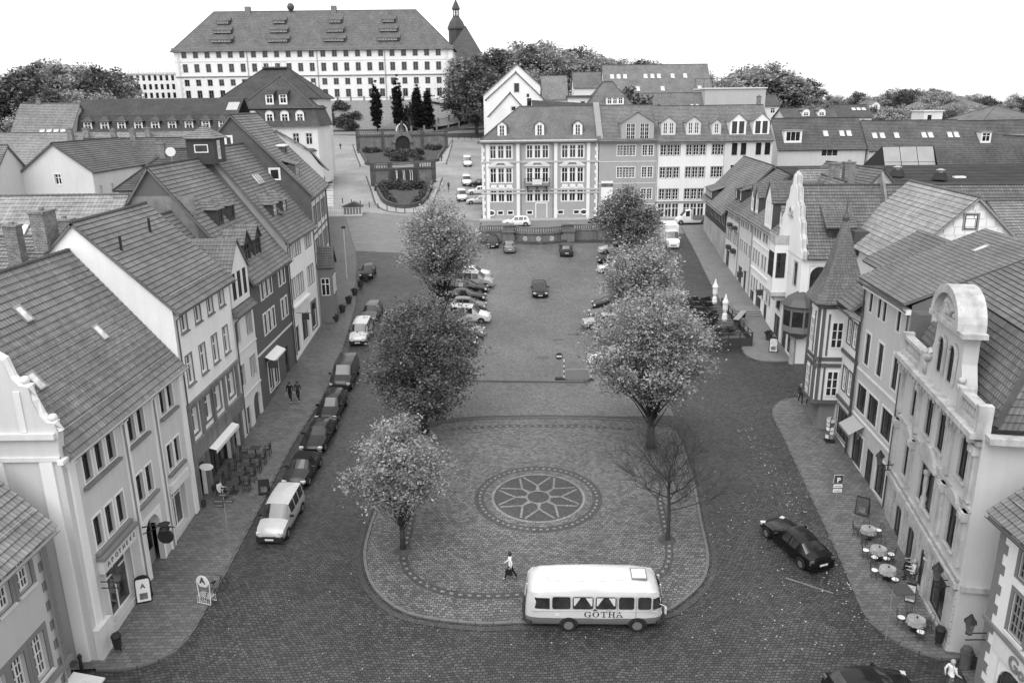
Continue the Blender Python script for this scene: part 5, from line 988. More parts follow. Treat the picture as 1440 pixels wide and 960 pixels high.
# pavements
LP = [V((-20.4, 32.75, 0)), V((-18.6, 32.9, 0)), V((-17.3, 33.8, 0)), V((-16.75, 35.6, 0)), V((-16.7, 45, 0)), V((-16.8, 55, 0)), V((-16.4, 66, 0)), V((-17.1, 78, 0)), V((-18.2, 90, 0)), V((-19.9, 100, 0)), V((-22, 112, 0)), V((-25, 124, 0)), V((-29, 140, 0))]
LPl = smooth_line(LP, False, 5); poly = LPl+[V((-36, 140, 0)), V((-22.5, 98, 0)), V((-22, 60, 0)), V((-22.5, 32.6, 0))]
lp = structure('left_pavement', sheet(poly, .12), SLABM); kerb(lp, LPl, .22, .13)
RP = [G(1392, 912), G(1340, 927), G(1280, 912), G(1225, 875), G(1202, 830), G(1180, 780), G(1140, 695), G(1105, 620), G(1088, 585), G(1092, 570), G(1110, 562), G(1150, 560)]
for p in RP: p.z = 0
RPl = smooth_line(RP, False, 6); rp = structure('right_pavement', sheet(RPl+[V((26.5, 62.5, 0)), V((26, 50, 0)), V((26, 33, 0))], .12), SLABM); kerb(rp, RPl, .22, .13)
UP_ = [G(1110, 509), G(1075, 509), G(1050, 501), G(1040, 480), G(1022, 440), G(1000, 400), G(975, 350), G(958, 320)]
for p in UP_: p.z = 0
UPl = smooth_line(UP_, False, 6); up = structure('upper_pavement', sheet(UPl+[V((32, 131, 0)), V((32, 105, 0)), V((29, 80, 0)), V((28, 71, 0))], .12), ASPH); kerb(up, UPl, .2, .13, 1.4)
# right corner pavement beside the quoined corner house
cp = structure('corner_pavement', sheet([(21.2, 31.9), (24, 32.2), (24, 12), (20.6, 12), (20.7, 28)], .11), SLABM)
# terrace street in front of the block
structure('cross_street', sheet([(16.4, 125), (36, 124), (36, 137), (16.4, 137)], .02), ASPH)
ts = MB().slab([(-4.8, 121.2), (13.2, 121.2), (16.5, 121.2), (16.5, 137.2), (-4.8, 137.2)], 7, lambda p: 9.95 if p[1] > 130 else 9.9); structure('terrace_street', ts, ASPH)
structure('terrace_pavement', MB().slab([(-5.2, 134.6), (40, 134.4), (40, 137.1), (-5.2, 137.1)], 9, 10.08), plain('pale_pavement', .34, .8, .15, 3))
# manholes and drains
for x, y in ((585, 775), (515, 772), (950, 742)): pass
for i, (x, y) in enumerate(((785, 478), (806, 470), (764, 503))): 
    p = G(x, y); structure('drain_cover', MB().box(-.55, .55, -.3, .3, -.02, .016), LEAD, M=MX.Translation((p.x, p.y, p.z)) @ TM)
# white parking line and worn marks
p, q = G(1105, 812), G(1172, 834); structure('road_marking', strip([p, q], .12, .01), plain('worn_paint', .16, .8, .4, 6))
# ------------------------------------------------------------------ fountain wall, cascade garden, castle ramp
def ztop(B, ypx):               # height over point B that shows at row ypx of the photograph
    a = (480-ypx)/FPX; v = V((B[0], B[1], -CAMZ)); 
    return (a*v.dot(FW)-v.dot(UP))/(UP.z-a*FW.z)
def GZ(x, y, z): d = ray(x, y); return CP+d*((z-CAMZ)/d.z)
def GT(x, y):                   # where the sight line meets the terrain
    d = ray(x, y); t = 100.
    while t < 900:
        p = CP+d*t
        if p.z < hz(p.x, p.y): return p
        t += .5
    return CP+d*330
WET = plain('wet_stone', .045, .5, .5, 4, .4, .6, 9); SANDL = plain('weathered_sandstone', .19, .9, .4, 2.5, .2, .5, 12, streak=.3); WATER = plain('falling_water', .7, .3, .3, 8, .5, .3, 10)
fr = empty('fountain_wall', (4.2, 121, 8.7)); tag(fr, 'weathered sandstone fountain wall with curved balustrade below the quoined town house', 'wall')
def fpart(n, mb, mm, **k): return link(n, mb, mm, fr, **k)
def arcp(t, r=0): a = pi*(t-.5)*.62; return V((sin(a)*(5.2+r), 4.0-cos(a)*(5.2+r)*1.02, 0))
def arcwall(mb, z0, z1, r0, r1, n=14):
    for i in range(n):
        a, c = arcp(i/n, r0), arcp((i+1)/n, r0); d, e = arcp((i+1)/n, r1), arcp(i/n, r1)
        mb.slab([(a.x, a.y), (c.x, c.y), (d.x, d.y), (e.x, e.y)], z0, z1)
    return mb
fpart('wall', MB().box(-9, -5.2, .1, .6, -1, 1.5).box(5.2, 9, .1, .6, -1, 1.5), SANDL); fpart('curved_wall', arcwall(MB(), -1, 1.25, 0, -.5), SANDL); fpart('cornice', arcwall(MB(), 1.25, 1.45, .14, -.6), SANDL)
fpart('curved_rail', arcwall(MB(), 2.1, 2.28, .05, -.4), SANDL); fpart('basin_rim', arcwall(MB(), -.6, .32, 1.3, .95).slab([(arcp(0, 1.3).x, arcp(0, 1.3).y), (arcp(0, 0).x, arcp(0, 0).y), (arcp(0, 0).x, arcp(0, 0).y+.3), (arcp(0, 1.3).x, arcp(0, 1.3).y+.3)], -.6, .32), SAND); fpart('basin_water', arcwall(MB(), -.6, .15, .98, 0), WET)
for i in range(26): p = arcp((i+.5)/26, -.17); fpart('baluster', MB().lathe([(.07, 0), (.11, .18), (.06, .42), (.09, .65)], (p.x, p.y, 1.45), 6), SANDL)
for i in range(5): p = arcp(.1+i*.2, .06); fpart('rosette', MB().lathe([(.02, 0), (.3, .04), (.42, -.04)], (0, 0, 0), 8, MX.Translation((p.x, p.y-.03, .5)) @ MX.Rotation(pi/2, 4, 'X')), plain('pale_rosette', .42, .9, .3, 5))
for x in (-4.6, 4.6): fpart('pier', MB().box(x-.85, x+.85, -.9, .9, -1, 1.5).box(x-1.0, x+1.0, -1.05, 1, 1.5, 1.7).box(x-.8, x+.8, -.85, .8, 1.7, 2.5).box(x-.95, x+.95, -1, .95, 2.5, 2.7), SANDL)
for x0, x1 in ((-9, -5.6), (5.6, 9)):
    fpart('coping', MB().box(x0, x1, 0, .7, 1.5, 1.7), SANDL); fpart('rail', MB().box(x0, x1, .1, .6, 2.3, 2.5), SANDL)
    for i in range(10): x = x0+.2+i*.34; fpart('baluster', MB().lathe([(.07, 0), (.11, .15), (.06, .4), (.09, .6)], (x, .35, 1.7), 6), SANDL)
# low garden walls right of the fountain
o = link('retaining_wall', MB().box(13.3, 16.6, 121, 121.5, 7.5, 10.9).box(16.1, 16.6, 121.5, 128, 7.5, 10.9), SANDL); tag(o, 'low sandstone terrace wall running on behind the trees', 'wall')
# ---------------- cascade garden
def garden(tagname, label, front, back, wall_h, arch):
    P = [G(*p) for p in front]; bl, br = G(*back[0]), G(*back[1]); r = empty(tagname, ((bl+br)/2)); tag(r, label, 'fountain'); I = r.matrix_world.inverted()
    def lp(n, mb, mm, **k): return link(n, mb, mm, r, I, **k)
    L = [bl]+smooth_line(P, False, 5)+[br]
    lp('lawn', sheet(L, .06), GRASSM)
    for a, c in zip(L, L[1:]):
        d = (c-a); M = MX.Translation((a.x, a.y, SLOPE*a.y)) @ V((1, 0, 0)).rotation_difference(d.normalized()).to_matrix().to_4x4(); link('edge_wall', MB().box(-.05, d.length+.05, -.25, .25, -.5, .75), SAND, r, I @ M)
    w = (br-bl); M = MX.Translation((bl.x, bl.y, SLOPE*bl.y)) @ MX.Rotation(atan2(w.y, w.x), 4, 'Z'); wl = w.length; h = wall_h
    def wp(n, mb, mm, par=None, **k): return link(n, mb, mm, par or r, I @ M if par is None else None, **k)
    wp('wall', MB().box(-.6, wl+.6, 0, .9, -1, h), SANDL); wp('cornice', MB().box(-.8, wl+.8, -.25, 1.1, h, h+.3), SAND); wp('rail', MB().box(-.7, wl+.7, .05, .6, h+1.05, h+1.25), SANDL)
    n = int(wl/.55)
    for i in range(n):
        if arch or abs(i-n/2) > n*.24: wp('baluster', MB().lathe([(.1, 0), (.15, .2), (.08, .5), (.12, .75)], (.3+i*.55, .32, h+.3), 6), SANDL)
    for x in (-.4, wl*.27, wl*.73, wl+.4): wp('pedestal', MB().box(x-.45, x+.45, -.15, .8, -.5, h+1.5), SAND)
    c = wl/2
    if arch:
        ar = MB(); o_ = [(c+2.9*cos(t*pi/10), 2.2+2.9*sin(t*pi/10)) for t in range(11)]; i_ = [(c+2.1*cos(t*pi/10), 2.0+2.1*sin(t*pi/10)) for t in range(10, -1, -1)]; ar.prism(o_+i_, MX.Translation((0, -.6, 0)), .6); wp('grotto_arch', ar, SANDL); wp('grotto', MB().prism([(c-2.1, -.2), (c+2.1, -.2)]+[(c+2.1*cos(t*pi/10), 2.0+2.1*sin(t*pi/10)) for t in range(11)], MX.Translation((0, -.06, 0)), .05), IRON)
        wp('statue', MB().lathe([(1.1, 0), (1.0, .5), (.7, .7), (.6, 1.4), (.45, 2.0), (.5, 2.3), (.3, 2.8), (.28, 3.1), (.05, 3.4)], (c, .5, h+.8), 8), WET, smooth=True)
        sh = MB(); o_ = [(c+1.7*cos(t*pi/10), h+1.3+2.2*sin(t*pi/10)) for t in range(11)]; i_ = [(c+1.35*cos(t*pi/10), h+1.3+1.85*sin(t*pi/10)) for t in range(10, -1, -1)]; sh.prism(o_+i_, MX.Translation((0, 1.0, 0)), .4); wp('shell_arch', sh, TRIM)
    else:
        wp('grotto', MB().box(c-2.9, c+2.9, -.3, -.02, 0, h-.3), WET)
        for i, x in enumerate((c-1.7, c-1.5, c-.2, c+.1, c+1.3, c+1.75)):
            wp('water_jet', MB().tube([(x, -.3, h-.2), (x+.03, -.55, h-.9), (x, -.62, h*.3)], [.04, .06, .09], 5), WATER)
    rk = random.Random(5 if arch else 9); 
    for i in range(46):
        x = c+rk.gauss(0, wl*.14); y = -1.0-abs(rk.gauss(0, 2.4)); q = rk.uniform(.35, .8); wp('rock', MB().lathe([(.02, -.2), (q, 0), (q*.8, q*.5), (q*.35, q*.8), (.02, q*.85)], (x, y, SLOPE*y), 6), WET if i % 3 else SAND)
    return r, M
g1, M1 = garden('lower_cascade', 'lower cascade basin with waterfall wall and dark planting', [(533, 274), (540, 285), (553, 291), (572, 293), (590, 289), (601, 280)], [(528, 262), (608, 257)], 3.4, False)
g2, M2 = garden('upper_cascade', 'upper cascade garden with grotto arch, statue and balustrade', [(515, 229), (519, 233), (567, 232), (612, 228), (616, 224)], [(506, 213), (626, 208)], 4.0, True)
for pts in ([(515, 248), (522, 268), (529, 288), (545, 297), (575, 300), (600, 295), (612, 278), (622, 250), (610, 252), (528, 262)], [(496, 203), (506, 231), (516, 235), (620, 231), (628, 228), (637, 197), (628, 210), (616, 224), (519, 233), (506, 214)]):
    pv = structure('garden_path', sheet([G(*p) for p in pts], .03), plain('pale_gravel', .3, .9, .15, 4)); 
    ln = smooth_line([p for p in pts[:8]], False, 4); link('path_kerb', strip(ln, .35, .05), SAND, pv)
# bank, ramp and fences towards the castle
def drape(L, w, dz):
    mb = MB(); n = len(L); vs = []
    for i, p in enumerate(L):
        t = (L[min(i+1, n-1)]-L[max(i-1, 0)]); t.z = 0; t.normalize(); nr = V((-t.y, t.x, 0)); zc = hz(p.x, p.y)+dz
        for s in (-w/2, w/2): q = p+nr*s; vs.append((q.x, q.y, max(zc, hz(q.x, q.y)+dz*.5)))
    return mb.add(vs, [(2*i, 2*i+1, 2*i+3, 2*i+2) for i in range(n-1)])
RAMP = [GT(*p) for p in ((585, 184), (620, 178), (650, 171), (664, 164), (660, 157), (648, 152), (632, 147), (606, 142))]
RL = []
for i in range(len(RAMP)-1):
    for j in range(6): RL.append(RAMP[i].lerp(RAMP[i+1], j/6))
structure('castle_ramp', drape(RL, 7, .25), plain('ramp_gravel', .24, .9, .15, 3)); structure('castle_bank', MB().add([(-150, 287.5, gz(0, 287.5)+.1), (-8, 287.5, gz(0, 287.5)+.1), (-14, 315.5, gz(0, 315.5)+.1), (-150, 315.5, gz(0, 315.5)+.1)], [(0, 1, 2, 3)]), BANK)
structure('castle_road', MB().add([(-140, 276, SLOPE*276+.05), (5, 276, SLOPE*276+.05), (5, 285.5, SLOPE*285.5+.05), (-140, 285.5, SLOPE*285.5+.05)], [(0, 1, 2, 3)]), plain('road_grey', .18, .7, .2, 3))
def fence(label, L, step=4.5, ph=1.5, rail=True):
    r = empty('post_fence', L[0]); tag(r, label, 'fence'); I = r.matrix_world.inverted(); R = resample(L, step); me = boxmesh('post', (-.28, .28, -.28, .28, -.4, ph), DTRIM)
    for p in R: link('post', me, DTRIM, r, I @ MX.Translation(p))
    if rail:
        for a, c in zip(R, R[1:]): link('rail', MB().tube([a+V((0, 0, ph*.6)), c+V((0, 0, ph*.6))], .07, 4), IRON, r, I)
fence('stone post fence along the castle terrace edge', [V((-100, 316, 31.4)), V((-26, 316, 31.4))], 5)
fence('stone post fence on the outer edge of the curving ramp', [GT(*p)+V((0, 0, .3)) for p in ((560, 187), (590, 186), (625, 184), (660, 175), (682, 165))], 4.5, 1.9)
fence('stone post fence on the inner edge of the curving ramp', [GT(*p)+V((0, 0, .3)) for p in ((600, 178), (630, 172), (640, 165), (636, 158), (622, 150))], 4.5, 1.9)
rw = [GT(*p) for p in ((575, 189), (610, 188), (645, 183), (690, 172))]; mb = MB()
for a, c in zip(rw, rw[1:]): mb.add([(a.x, a.y-.3, a.z-2), (c.x, c.y-.3, c.z-2), (c.x, c.y-.3, c.z+1.6), (a.x, a.y-.3, a.z+.9), (a.x, a.y+.3, a.z-2), (c.x, c.y+.3, c.z-2), (c.x, c.y+.3, c.z+1.6), (a.x, a.y+.3, a.z+.9)], [(0, 1, 2, 3), (7, 6, 5, 4), (3, 2, 6, 7)])
o = link('ramp_wall', mb, SANDL); tag(o, 'rough stone retaining wall under the curving ramp', 'wall')
# bollards at the foot of the cascade
for i in range(12):
    p = G(482+i*12.5, 286+i*1.9 if i < 9 else 302-(i-9)*.3); o = link('bollard', boxmesh('bollard', (-.07, .07, -.07, .07, -.1, 1.0), IRON), IRON, None, MX.Translation(p)); tag(o, 'slim dark iron bollard in the row below the cascade', 'bollard', 'bollards below the cascade')
for i in range(9):
    p = G(590+i*9+28, 196+i*.1); o = link('bollard', boxmesh('bollard', (-.07, .07, -.07, .07, -.1, 1.0), IRON), IRON, None, MX.Translation(p)); tag(o, 'slim dark iron bollard above the parked vans beside the upper cascade', 'bollard', 'bollards at the upper cascade')
# stone steps at the end of the left row
r = empty('stone_steps', G(466, 292)); tag(r, 'flight of pale stone steps climbing beside the left row of houses', 'steps'); I = r.matrix_world.inverted()
for i in range(24):
    a, c = G(455-i*.1, 290-i*3.7), G(469-i*.1, 290-i*3.7); link('step', MB().box(-.3, (c-a).length, -.28-i*.01, .28+i*.01, -.6, .3), TRIM, r, I @ MX.Translation(a))
# ventilated white kiosk at the bottom of the garden
p = G(497, 302); r = empty('site_hut', p, .1); tag(r, 'low pale hut with ridged roof and white side boards below the cascade', 'hut'); link('wall', MB().box(-1.6, 1.6, -1, 1, -.3, 1.5), WHITE, r); link('roof', MB().prism([(-1.9, 1.5), (1.9, 1.5), (.2, 2.3)], MX.Translation((0, -1.2, 0)), 2.4), roofm(.15), r)
for k in range(6): link('board', MB().box(-1.5+k*.52, -1.1+k*.52, -1.06, -1, .2, 1.3), DTRIM, r)
p = G(474, 304); r = empty('barrier', p, .05); tag(r, 'white slatted barrier across the end of the left pavement', 'barrier'); link('rail', MB().box(-1.4, 1.4, -.05, .05, .9, 1.05).box(-1.4, 1.4, -.05, .05, .1, .25), WHITE, r)
for k in range(8): link('slat', MB().box(-1.35+k*.36, -1.15+k*.36, -.06, .06, .0, 1.1), WHITE, r)
# ------------------------------------------------------------------ vehicles
TYRE = plain('tyre', .02, .8, .2, 6, .2, .1); RIM = plain('wheel_rim', .35, .35, .1, 4, .5, 0, metal=.7); RIMD = plain('dark_rim', .06, .4, .1, 4, .5, 0); LAMP = paint('lamp_glass', .55, .1); TAILM = paint('tail_glass', .09, .15); PLATE = plain('number_plate', .7, .5, .05); BLK = plain('black_plastic', .025, .6, .1, 4, .3, 0); CARG = glassmat('car_glass', .02, .05, .6); CARG.node_tree.nodes['Principled BSDF'].inputs['Coat Weight'].default_value = .25; CARG.node_tree.nodes['Principled BSDF'].inputs['Coat IOR'].default_value = 1.65
PAINT = {}
def pm(v):
    k = '%.3f' % v
    if k not in PAINT: PAINT[k] = paint('car_paint_'+k, v if v > .08 else v*.55, .22 if v < .1 else .32, .6)
    return PAINT[k]
# station: x from the nose, belt z, top z, half width, half width of top; segment kind to the next station
KIND = {
 'hatch': (4.05, .86, .31, [(0, .52, .56, .62, .5, 'b'), (.1, .66, .70, .74, .6, 'b'), (.45, .78, .83, .83, .66, 'b'), (1.0, .88, .96, .85, .7, 'b'), (1.12, .9, .99, .86, .7, 'w'), (1.85, .92, 1.42, .86, .6, 'g'), (2.5, .93, 1.48, .86, .61, 'p'), (2.6, .93, 1.48, .86, .61, 'g'), (3.3, .95, 1.45, .85, .58, 'p'), (3.5, .96, 1.41, .84, .56, 'r'), (3.85, .98, 1.08, .82, .6, 'b'), (4.0, .8, .84, .8, .62, 'b'), (4.05, .5, .54, .76, .6, 'b')]),
 'estate': (4.55, .9, .33, [(0, .55, .6, .66, .5, 'b'), (.12, .7, .75, .78, .6, 'b'), (.5, .84, .9, .87, .7, 'b'), (1.15, .95, 1.03, .9, .74, 'b'), (1.27, .97, 1.06, .9, .74, 'w'), (1.95, .99, 1.53, .9, .63, 'g'), (2.6, 1.0, 1.6, .9, .65, 'p'), (2.7, 1.0, 1.6, .9, .65, 'g'), (3.4, 1.02, 1.59, .89, .63, 'p'), (3.5, 1.02, 1.58, .89, .63, 'g'), (3.95, 1.05, 1.54, .88, .6, 'p'), (4.1, 1.05, 1.5, .87, .58, 'r'), (4.4, 1.08, 1.16, .85, .62, 'b'), (4.5, .85, .9, .83, .64, 'b'), (4.55, .5, .55, .8, .6, 'b')]),
 'sedan': (4.85, .92, .33, [(0, .5, .54, .66, .5, 'b'), (.12, .64, .68, .8, .6, 'b'), (.5, .74, .79, .88, .7, 'b'), (1.35, .84, .93, .91, .76, 'b'), (1.48, .86, .95, .92, .76, 'w'), (2.2, .88, 1.36, .92, .62, 'g'), (2.75, .89, 1.42, .92, .63, 'p'), (2.85, .89, 1.42, .92, .63, 'g'), (3.45, .9, 1.36, .91, .6, 'p'), (3.6, .91, 1.32, .91, .58, 'r'), (4.15, .93, 1.02, .9, .68, 'b'), (4.65, .92, .97, .86, .66, 'b'), (4.8, .78, .82, .82, .64, 'b'), (4.85, .48, .52, .76, .6, 'b')]),
 'mini': (3.65, .82, .29, [(0, .52, .56, .6, .48, 'b'), (.1, .7, .75, .72, .6, 'b'), (.5, .84, .9, .8, .64, 'b'), (.85, .9, .98, .82, .66, 'b'), (.95, .91, 1.0, .82, .66, 'w'), (1.5, .93, 1.42, .82, .58, 'g'), (2.1, .94, 1.5, .82, .6, 'p'), (2.2, .94, 1.5, .82, .6, 'g'), (2.8, .96, 1.44, .81, .57, 'p'), (3.0, .97, 1.38, .8, .55, 'r'), (3.45, .98, 1.06, .78, .58, 'b'), (3.6, .8, .85, .76, .6, 'b'), (3.65, .5, .55, .72, .58, 'b')]),
 'caddy': (4.45, .9, .32, [(0, .58, .62, .66, .52, 'b'), (.1, .75, .8, .8, .62, 'b'), (.45, .92, .98, .88, .72, 'b'), (1.0, 1.04, 1.12, .9, .76, 'b'), (1.1, 1.06, 1.16, .9, .76, 'w'), (1.8, 1.1, 1.76, .9, .72, 'g'), (2.5, 1.1, 1.83, .9, .74, 'p'), (2.62, 1.1, 1.83, .9, .74, 'g'), (3.3, 1.1, 1.84, .9, .74, 'p'), (3.42, 1.1, 1.84, .9, .74, 'g'), (4.15, 1.12, 1.82, .89, .73, 'p'), (4.3, 1.12, 1.8, .88, .72, 'r'), (4.42, 1.14, 1.24, .86, .72, 'b'), (4.45, .5, .6, .84, .7, 'b')]),
 'van': (5.3, .98, .34, [(0, .62, .68, .72, .56, 'b'), (.1, .85, .9, .88, .7, 'b'), (.4, 1.05, 1.12, .96, .8, 'b'), (.85, 1.2, 1.3, .98, .84, 'b'), (.93, 1.22, 1.34, .98, .84, 'w'), (1.6, 1.3, 2.2, .98, .82, 'g'), (2.25, 1.3, 2.34, .98, .86, 'p'), (2.5, 1.3, 2.36, .98, .86, 'b'), (4.9, 1.3, 2.36, .97, .86, 'b'), (5.15, 1.3, 2.32, .96, .84, 'r'), (5.27, 1.35, 1.5, .95, .84, 'b'), (5.3, .5, .6, .93, .8, 'b')]),
 'bus_van': (5.0, .95, .33, [(0, .6, .66, .7, .56, 'b'), (.1, .8, .86, .86, .68, 'b'), (.45, 1.0, 1.06, .93, .78, 'b'), (.95, 1.12, 1.2, .95, .82, 'b'), (1.05, 1.14, 1.24, .95, .82, 'w'), (1.8, 1.18, 1.86, .95, .76, 'g'), (2.5, 1.18, 1.95, .95, .78, 'p'), (2.6, 1.18, 1.95, .95, .78, 'g'), (3.6, 1.18, 1.96, .95, .78, 'p'), (3.7, 1.18, 1.96, .95, .78, 'g'), (4.6, 1.2, 1.94, .94, .77, 'p'), (4.75, 1.2, 1.9, .93, .76, 'r'), (4.95, 1.22, 1.32, .92, .78, 'b'), (5.0, .5, .6, .9, .76, 'b')]),
}
KIND['beetle'] = (4.1, .88, .33, [(0, .5, .55, .55, .42, 'b'), (.1, .66, .72, .68, .5, 'b'), (.5, .82, .9, .8, .6, 'b'), (1.1, .92, 1.02, .87, .7, 'b'), (1.22, .93, 1.04, .88, .7, 'w'), (1.85, .94, 1.4, .88, .58, 'g'), (2.4, .95, 1.5, .88, .6, 'p'), (2.5, .95, 1.5, .88, .6, 'g'), (3.05, .96, 1.4, .87, .56, 'p'), (3.25, .97, 1.32, .86, .54, 'r'), (3.6, .95, 1.08, .82, .58, 'b'), (3.95, .8, .86, .72, .54, 'b'), (4.1, .5, .55, .6, .46, 'b')])
_cars = {}
def loft_car(kind):
    Lc, hw, wr, st = KIND[kind]; zl = .26; rings = []
    for x, zb_, zt, w, wt, sg in st:
        half = [(w*.9, zl), (w*.985, zl+.14), (w, (zl+zb_)/2+.08), (w*.965, zb_), (wt, zt-.055), (wt*.84, zt), (wt*.4, zt+.022)]
        rings.append([(Lc/2-x, y, z) for y, z in half]+[(Lc/2-x, -y, z) for y, z in half[::-1]])
    n = len(rings[0]); P = {k: MB() for k in ('body', 'roof', 'windscreen', 'rear_window', 'sideL', 'sideR')}; sides = []
    vi = [p for r in rings for p in r]; F = {'body': [], 'roof': [], 'windscreen': [], 'rear_window': []}
    for i in range(len(rings)-1):
        sg = st[i][5]; gl = []
        for j in range(n-1):
            f = (i*n+j, (i+1)*n+j, (i+1)*n+j+1, i*n+j+1); k = 'body'
            if sg in 'gp' and j in (4, 5, 6, 7, 8): k = 'roof'
            if sg == 'g' and j in (3, n-5): sides.append(f); continue
            if sg == 'w' and 4 <= j <= n-6: k = 'windscreen'
            if sg == 'r' and 4 <= j <= n-6: k = 'rear_window'
            F[k].append(f)
        F['body'].append((i*n, i*n+n-1, (i+1)*n+n-1, (i+1)*n))
    F['body'] += [tuple(range(n)), tuple(range((len(rings)-1)*n+n-1, (len(rings)-1)*n-1, -1))]
    def sub(fs):
        m = {}; b = MB()
        for f in fs:
            for q in f:
                if q not in m: m[q] = len(b.v); b.v.append(vi[q])
            b.f.append(tuple(m[q] for q in f))
        return b
    out = {k: sub(f).mesh(k) for k, f in F.items()}
    for me in out.values(): fix(me)
    out['side'] = [sub([f]).mesh('side_window') for f in sides]
    return out
def wheelmesh(r):
    if ('wh', r) in _cars: return _cars[('wh', r)]
    R_ = MX.Rotation(pi/2, 4, 'X'); t = MB().lathe([(r*.55, -.1), (r*.93, -.1), (r, -.06), (r, .06), (r*.93, .1), (r*.55, .1)], (0, 0, 0), 18, R_).mesh('wheel'); t.materials.append(TYRE); fix(t)
    q = MB().lathe([(.02, -.085), (r*.2, -.1), (r*.5, -.085), (r*.62, -.104)], (0, 0, 0), 14, R_).lathe([(r*.62, .104), (r*.5, .085), (r*.2, .1), (.02, .085)], (0, 0, 0), 14, R_).mesh('rim'); q.materials.append(RIM); fix(q); _cars[('wh', r)] = (t, q); return t, q
def car(name, label, kind, v, pos, yaw, roofv=None, cat='car', group=None, tilt=True, plate=True, side_glass=True, bumper=False):
    if kind not in _cars: _cars[kind] = loft_car(kind)
    src = _cars[kind]; Lc, hw, wr, st = KIND[kind]; r = empty(name, pos, yaw, tilt); tag(r, label, cat, group)
    def cm(me, key, mm):
        k = (kind, key, mm.name)
        if k not in _cars: c = me.copy(); c.materials.clear(); c.materials.append(mm); c.polygons.foreach_set('use_smooth', [True]*len(c.polygons)); c.set_sharp_from_angle(angle=RAD(38)); _cars[k] = c
        return _cars[k]
    B = pm(v); link('body', cm(src['body'], 'body', B), B, r); link('roof', cm(src['roof'], 'roof', roofv or B), B, r)
    link('windscreen', cm(src['windscreen'], 'ws', CARG), CARG, r); link('rear_window', cm(src['rear_window'], 'rw', CARG if side_glass is not None else B), CARG, r)
    for i, m_ in enumerate(src['side']): link('side_window', cm(m_, 's%d' % i, CARG), CARG, r)
    t, q = wheelmesh(wr); ax = (Lc/2-.82, -Lc/2+.78)
    for x in ax:
        for s in (-1, 1):
            w = link('wheel', t, TYRE, r, MX.Translation((x, s*(hw-.085), wr))); link('rim', q, RIM, w)
            k = ('arch', wr, s)
            if k not in _cars:
                a_ = MB(); o_ = [((wr+.075)*cos(u*pi/8), (wr+.075)*sin(u*pi/8)) for u in range(9)]; i_ = [(wr*.9*cos(u*pi/8), wr*.9*sin(u*pi/8)) for u in range(8, -1, -1)]; a_.prism(o_+i_, MX.Identity(4), .03); me = a_.mesh('wheel_arch'); me.materials.append(BLK); _cars[k] = me
            link('wheel_arch', _cars[k], BLK, r, MX.Translation((x, s*(hw+.0)-.015, wr)))
    zf = st[1][1]; xf = Lc/2
    for s in (-1, 1):
        link('headlight', boxmesh('headlight', (-.12, .12, -.17, .17, -.07, .07), LAMP), LAMP, r, MX.Translation((xf-.16, s*(hw-.24), zf-.03)) @ MX.Rotation(s*-.35, 4, 'Z'))
        link('tail_light', boxmesh('tail_light', (-.05, .05, -.13, .13, -.12, .12), TAILM), TAILM, r, MX.Translation((-xf+.1, s*(hw-.2), st[-3][1]-.14)))
        link('mirror', boxmesh('mirror', (-.06, .06, -.11, .11, -.07, .07), B if not bumper else BLK), B, r, MX.Translation((Lc/2-st[4][0]-.35, s*(hw+.1), st[5][1]+.06)))
    link('grille', boxmesh('grille', (-.02, .03, -.42, .42, -.09, .09), BLK), BLK, r, MX.Translation((xf-.03, 0, .5))); link('bumper', boxmesh('bumper', (-.12, .06, -hw*.9, hw*.9, -.14, .2), BLK) if bumper else boxmesh('bumper', (-.05, .05, -hw*.8, hw*.8, -.12, .1), B), B, r, MX.Translation((xf+.0, 0, .36))); link('bumper', boxmesh('bumper', (-.05, .05, -hw*.8, hw*.8, -.12, .1), BLK if bumper else B), B, r, MX.Translation((-xf, 0, .4)))
    link('number_plate', boxmesh('number_plate', (-.01, .01, -.26, .26, -.055, .055), PLATE), PLATE, r, MX.Translation((xf+.065, 0, .4))); link('number_plate', boxmesh('number_plate', (-.01, .01, -.26, .26, -.055, .055), PLATE), PLATE, r, MX.Translation((-xf-.05, 0, .62 if kind != 'sedan' else .6)))
    return r
def front_at(px, py, L, yaw):       # car whose nose stands at a spot of the square
    p = G(px, py); d = V((cos(yaw), sin(yaw), 0)); c = p-d*(L/2); c.z = gz(c.x, c.y); return c
def rear_at(px, py, L, yaw): p = G(px, py); d = V((cos(yaw), sin(yaw), 0)); c = p+d*(L/2); c.z = gz(c.x, c.y); return c
DN = -pi/2; SOFT = plain('soft_top', .012, .9, .1)
car('parked_van', 'white compact van with dark bumper parked first in line by the left kerb', 'caddy', .42, front_at(380, 766, 4.45, DN-.06), DN-.06, cat='van', bumper=True)
car('parked_car', 'dark round bodied convertible with black soft top behind the white compact van', 'beetle', .06, front_at(413, 690, 4.1, DN-.08), DN-.08, SOFT)
car('parked_car', 'black hatchback parked between the soft top convertible and the dark estate', 'sedan', .03, front_at(437, 641, 4.85, DN-.05), DN-.05)
car('parked_car', 'black estate car parked in front of the dark minibus by the left kerb', 'estate', .025, front_at(458, 598, 4.55, DN-.03), DN-.03)
car('parked_van', 'dark minibus parked by the left kerb beside the tall dark tree', 'bus_van', .05, front_at(478, 552, 5.0, DN), DN, cat='van')
car('parked_van', 'small white van parked by the left kerb further up the street', 'caddy', .5, front_at(503, 487, 4.45, DN), DN, cat='van', bumper=True)
car('parked_car', 'grey estate car parked just behind the small white van', 'estate', .1, front_at(517, 456, 4.55, DN-.05), DN-.05)
car('parked_car', 'lone dark hatchback standing beside the left pavement far up the street', 'hatch', .03, front_at(514, 394, 4.05, DN), DN)
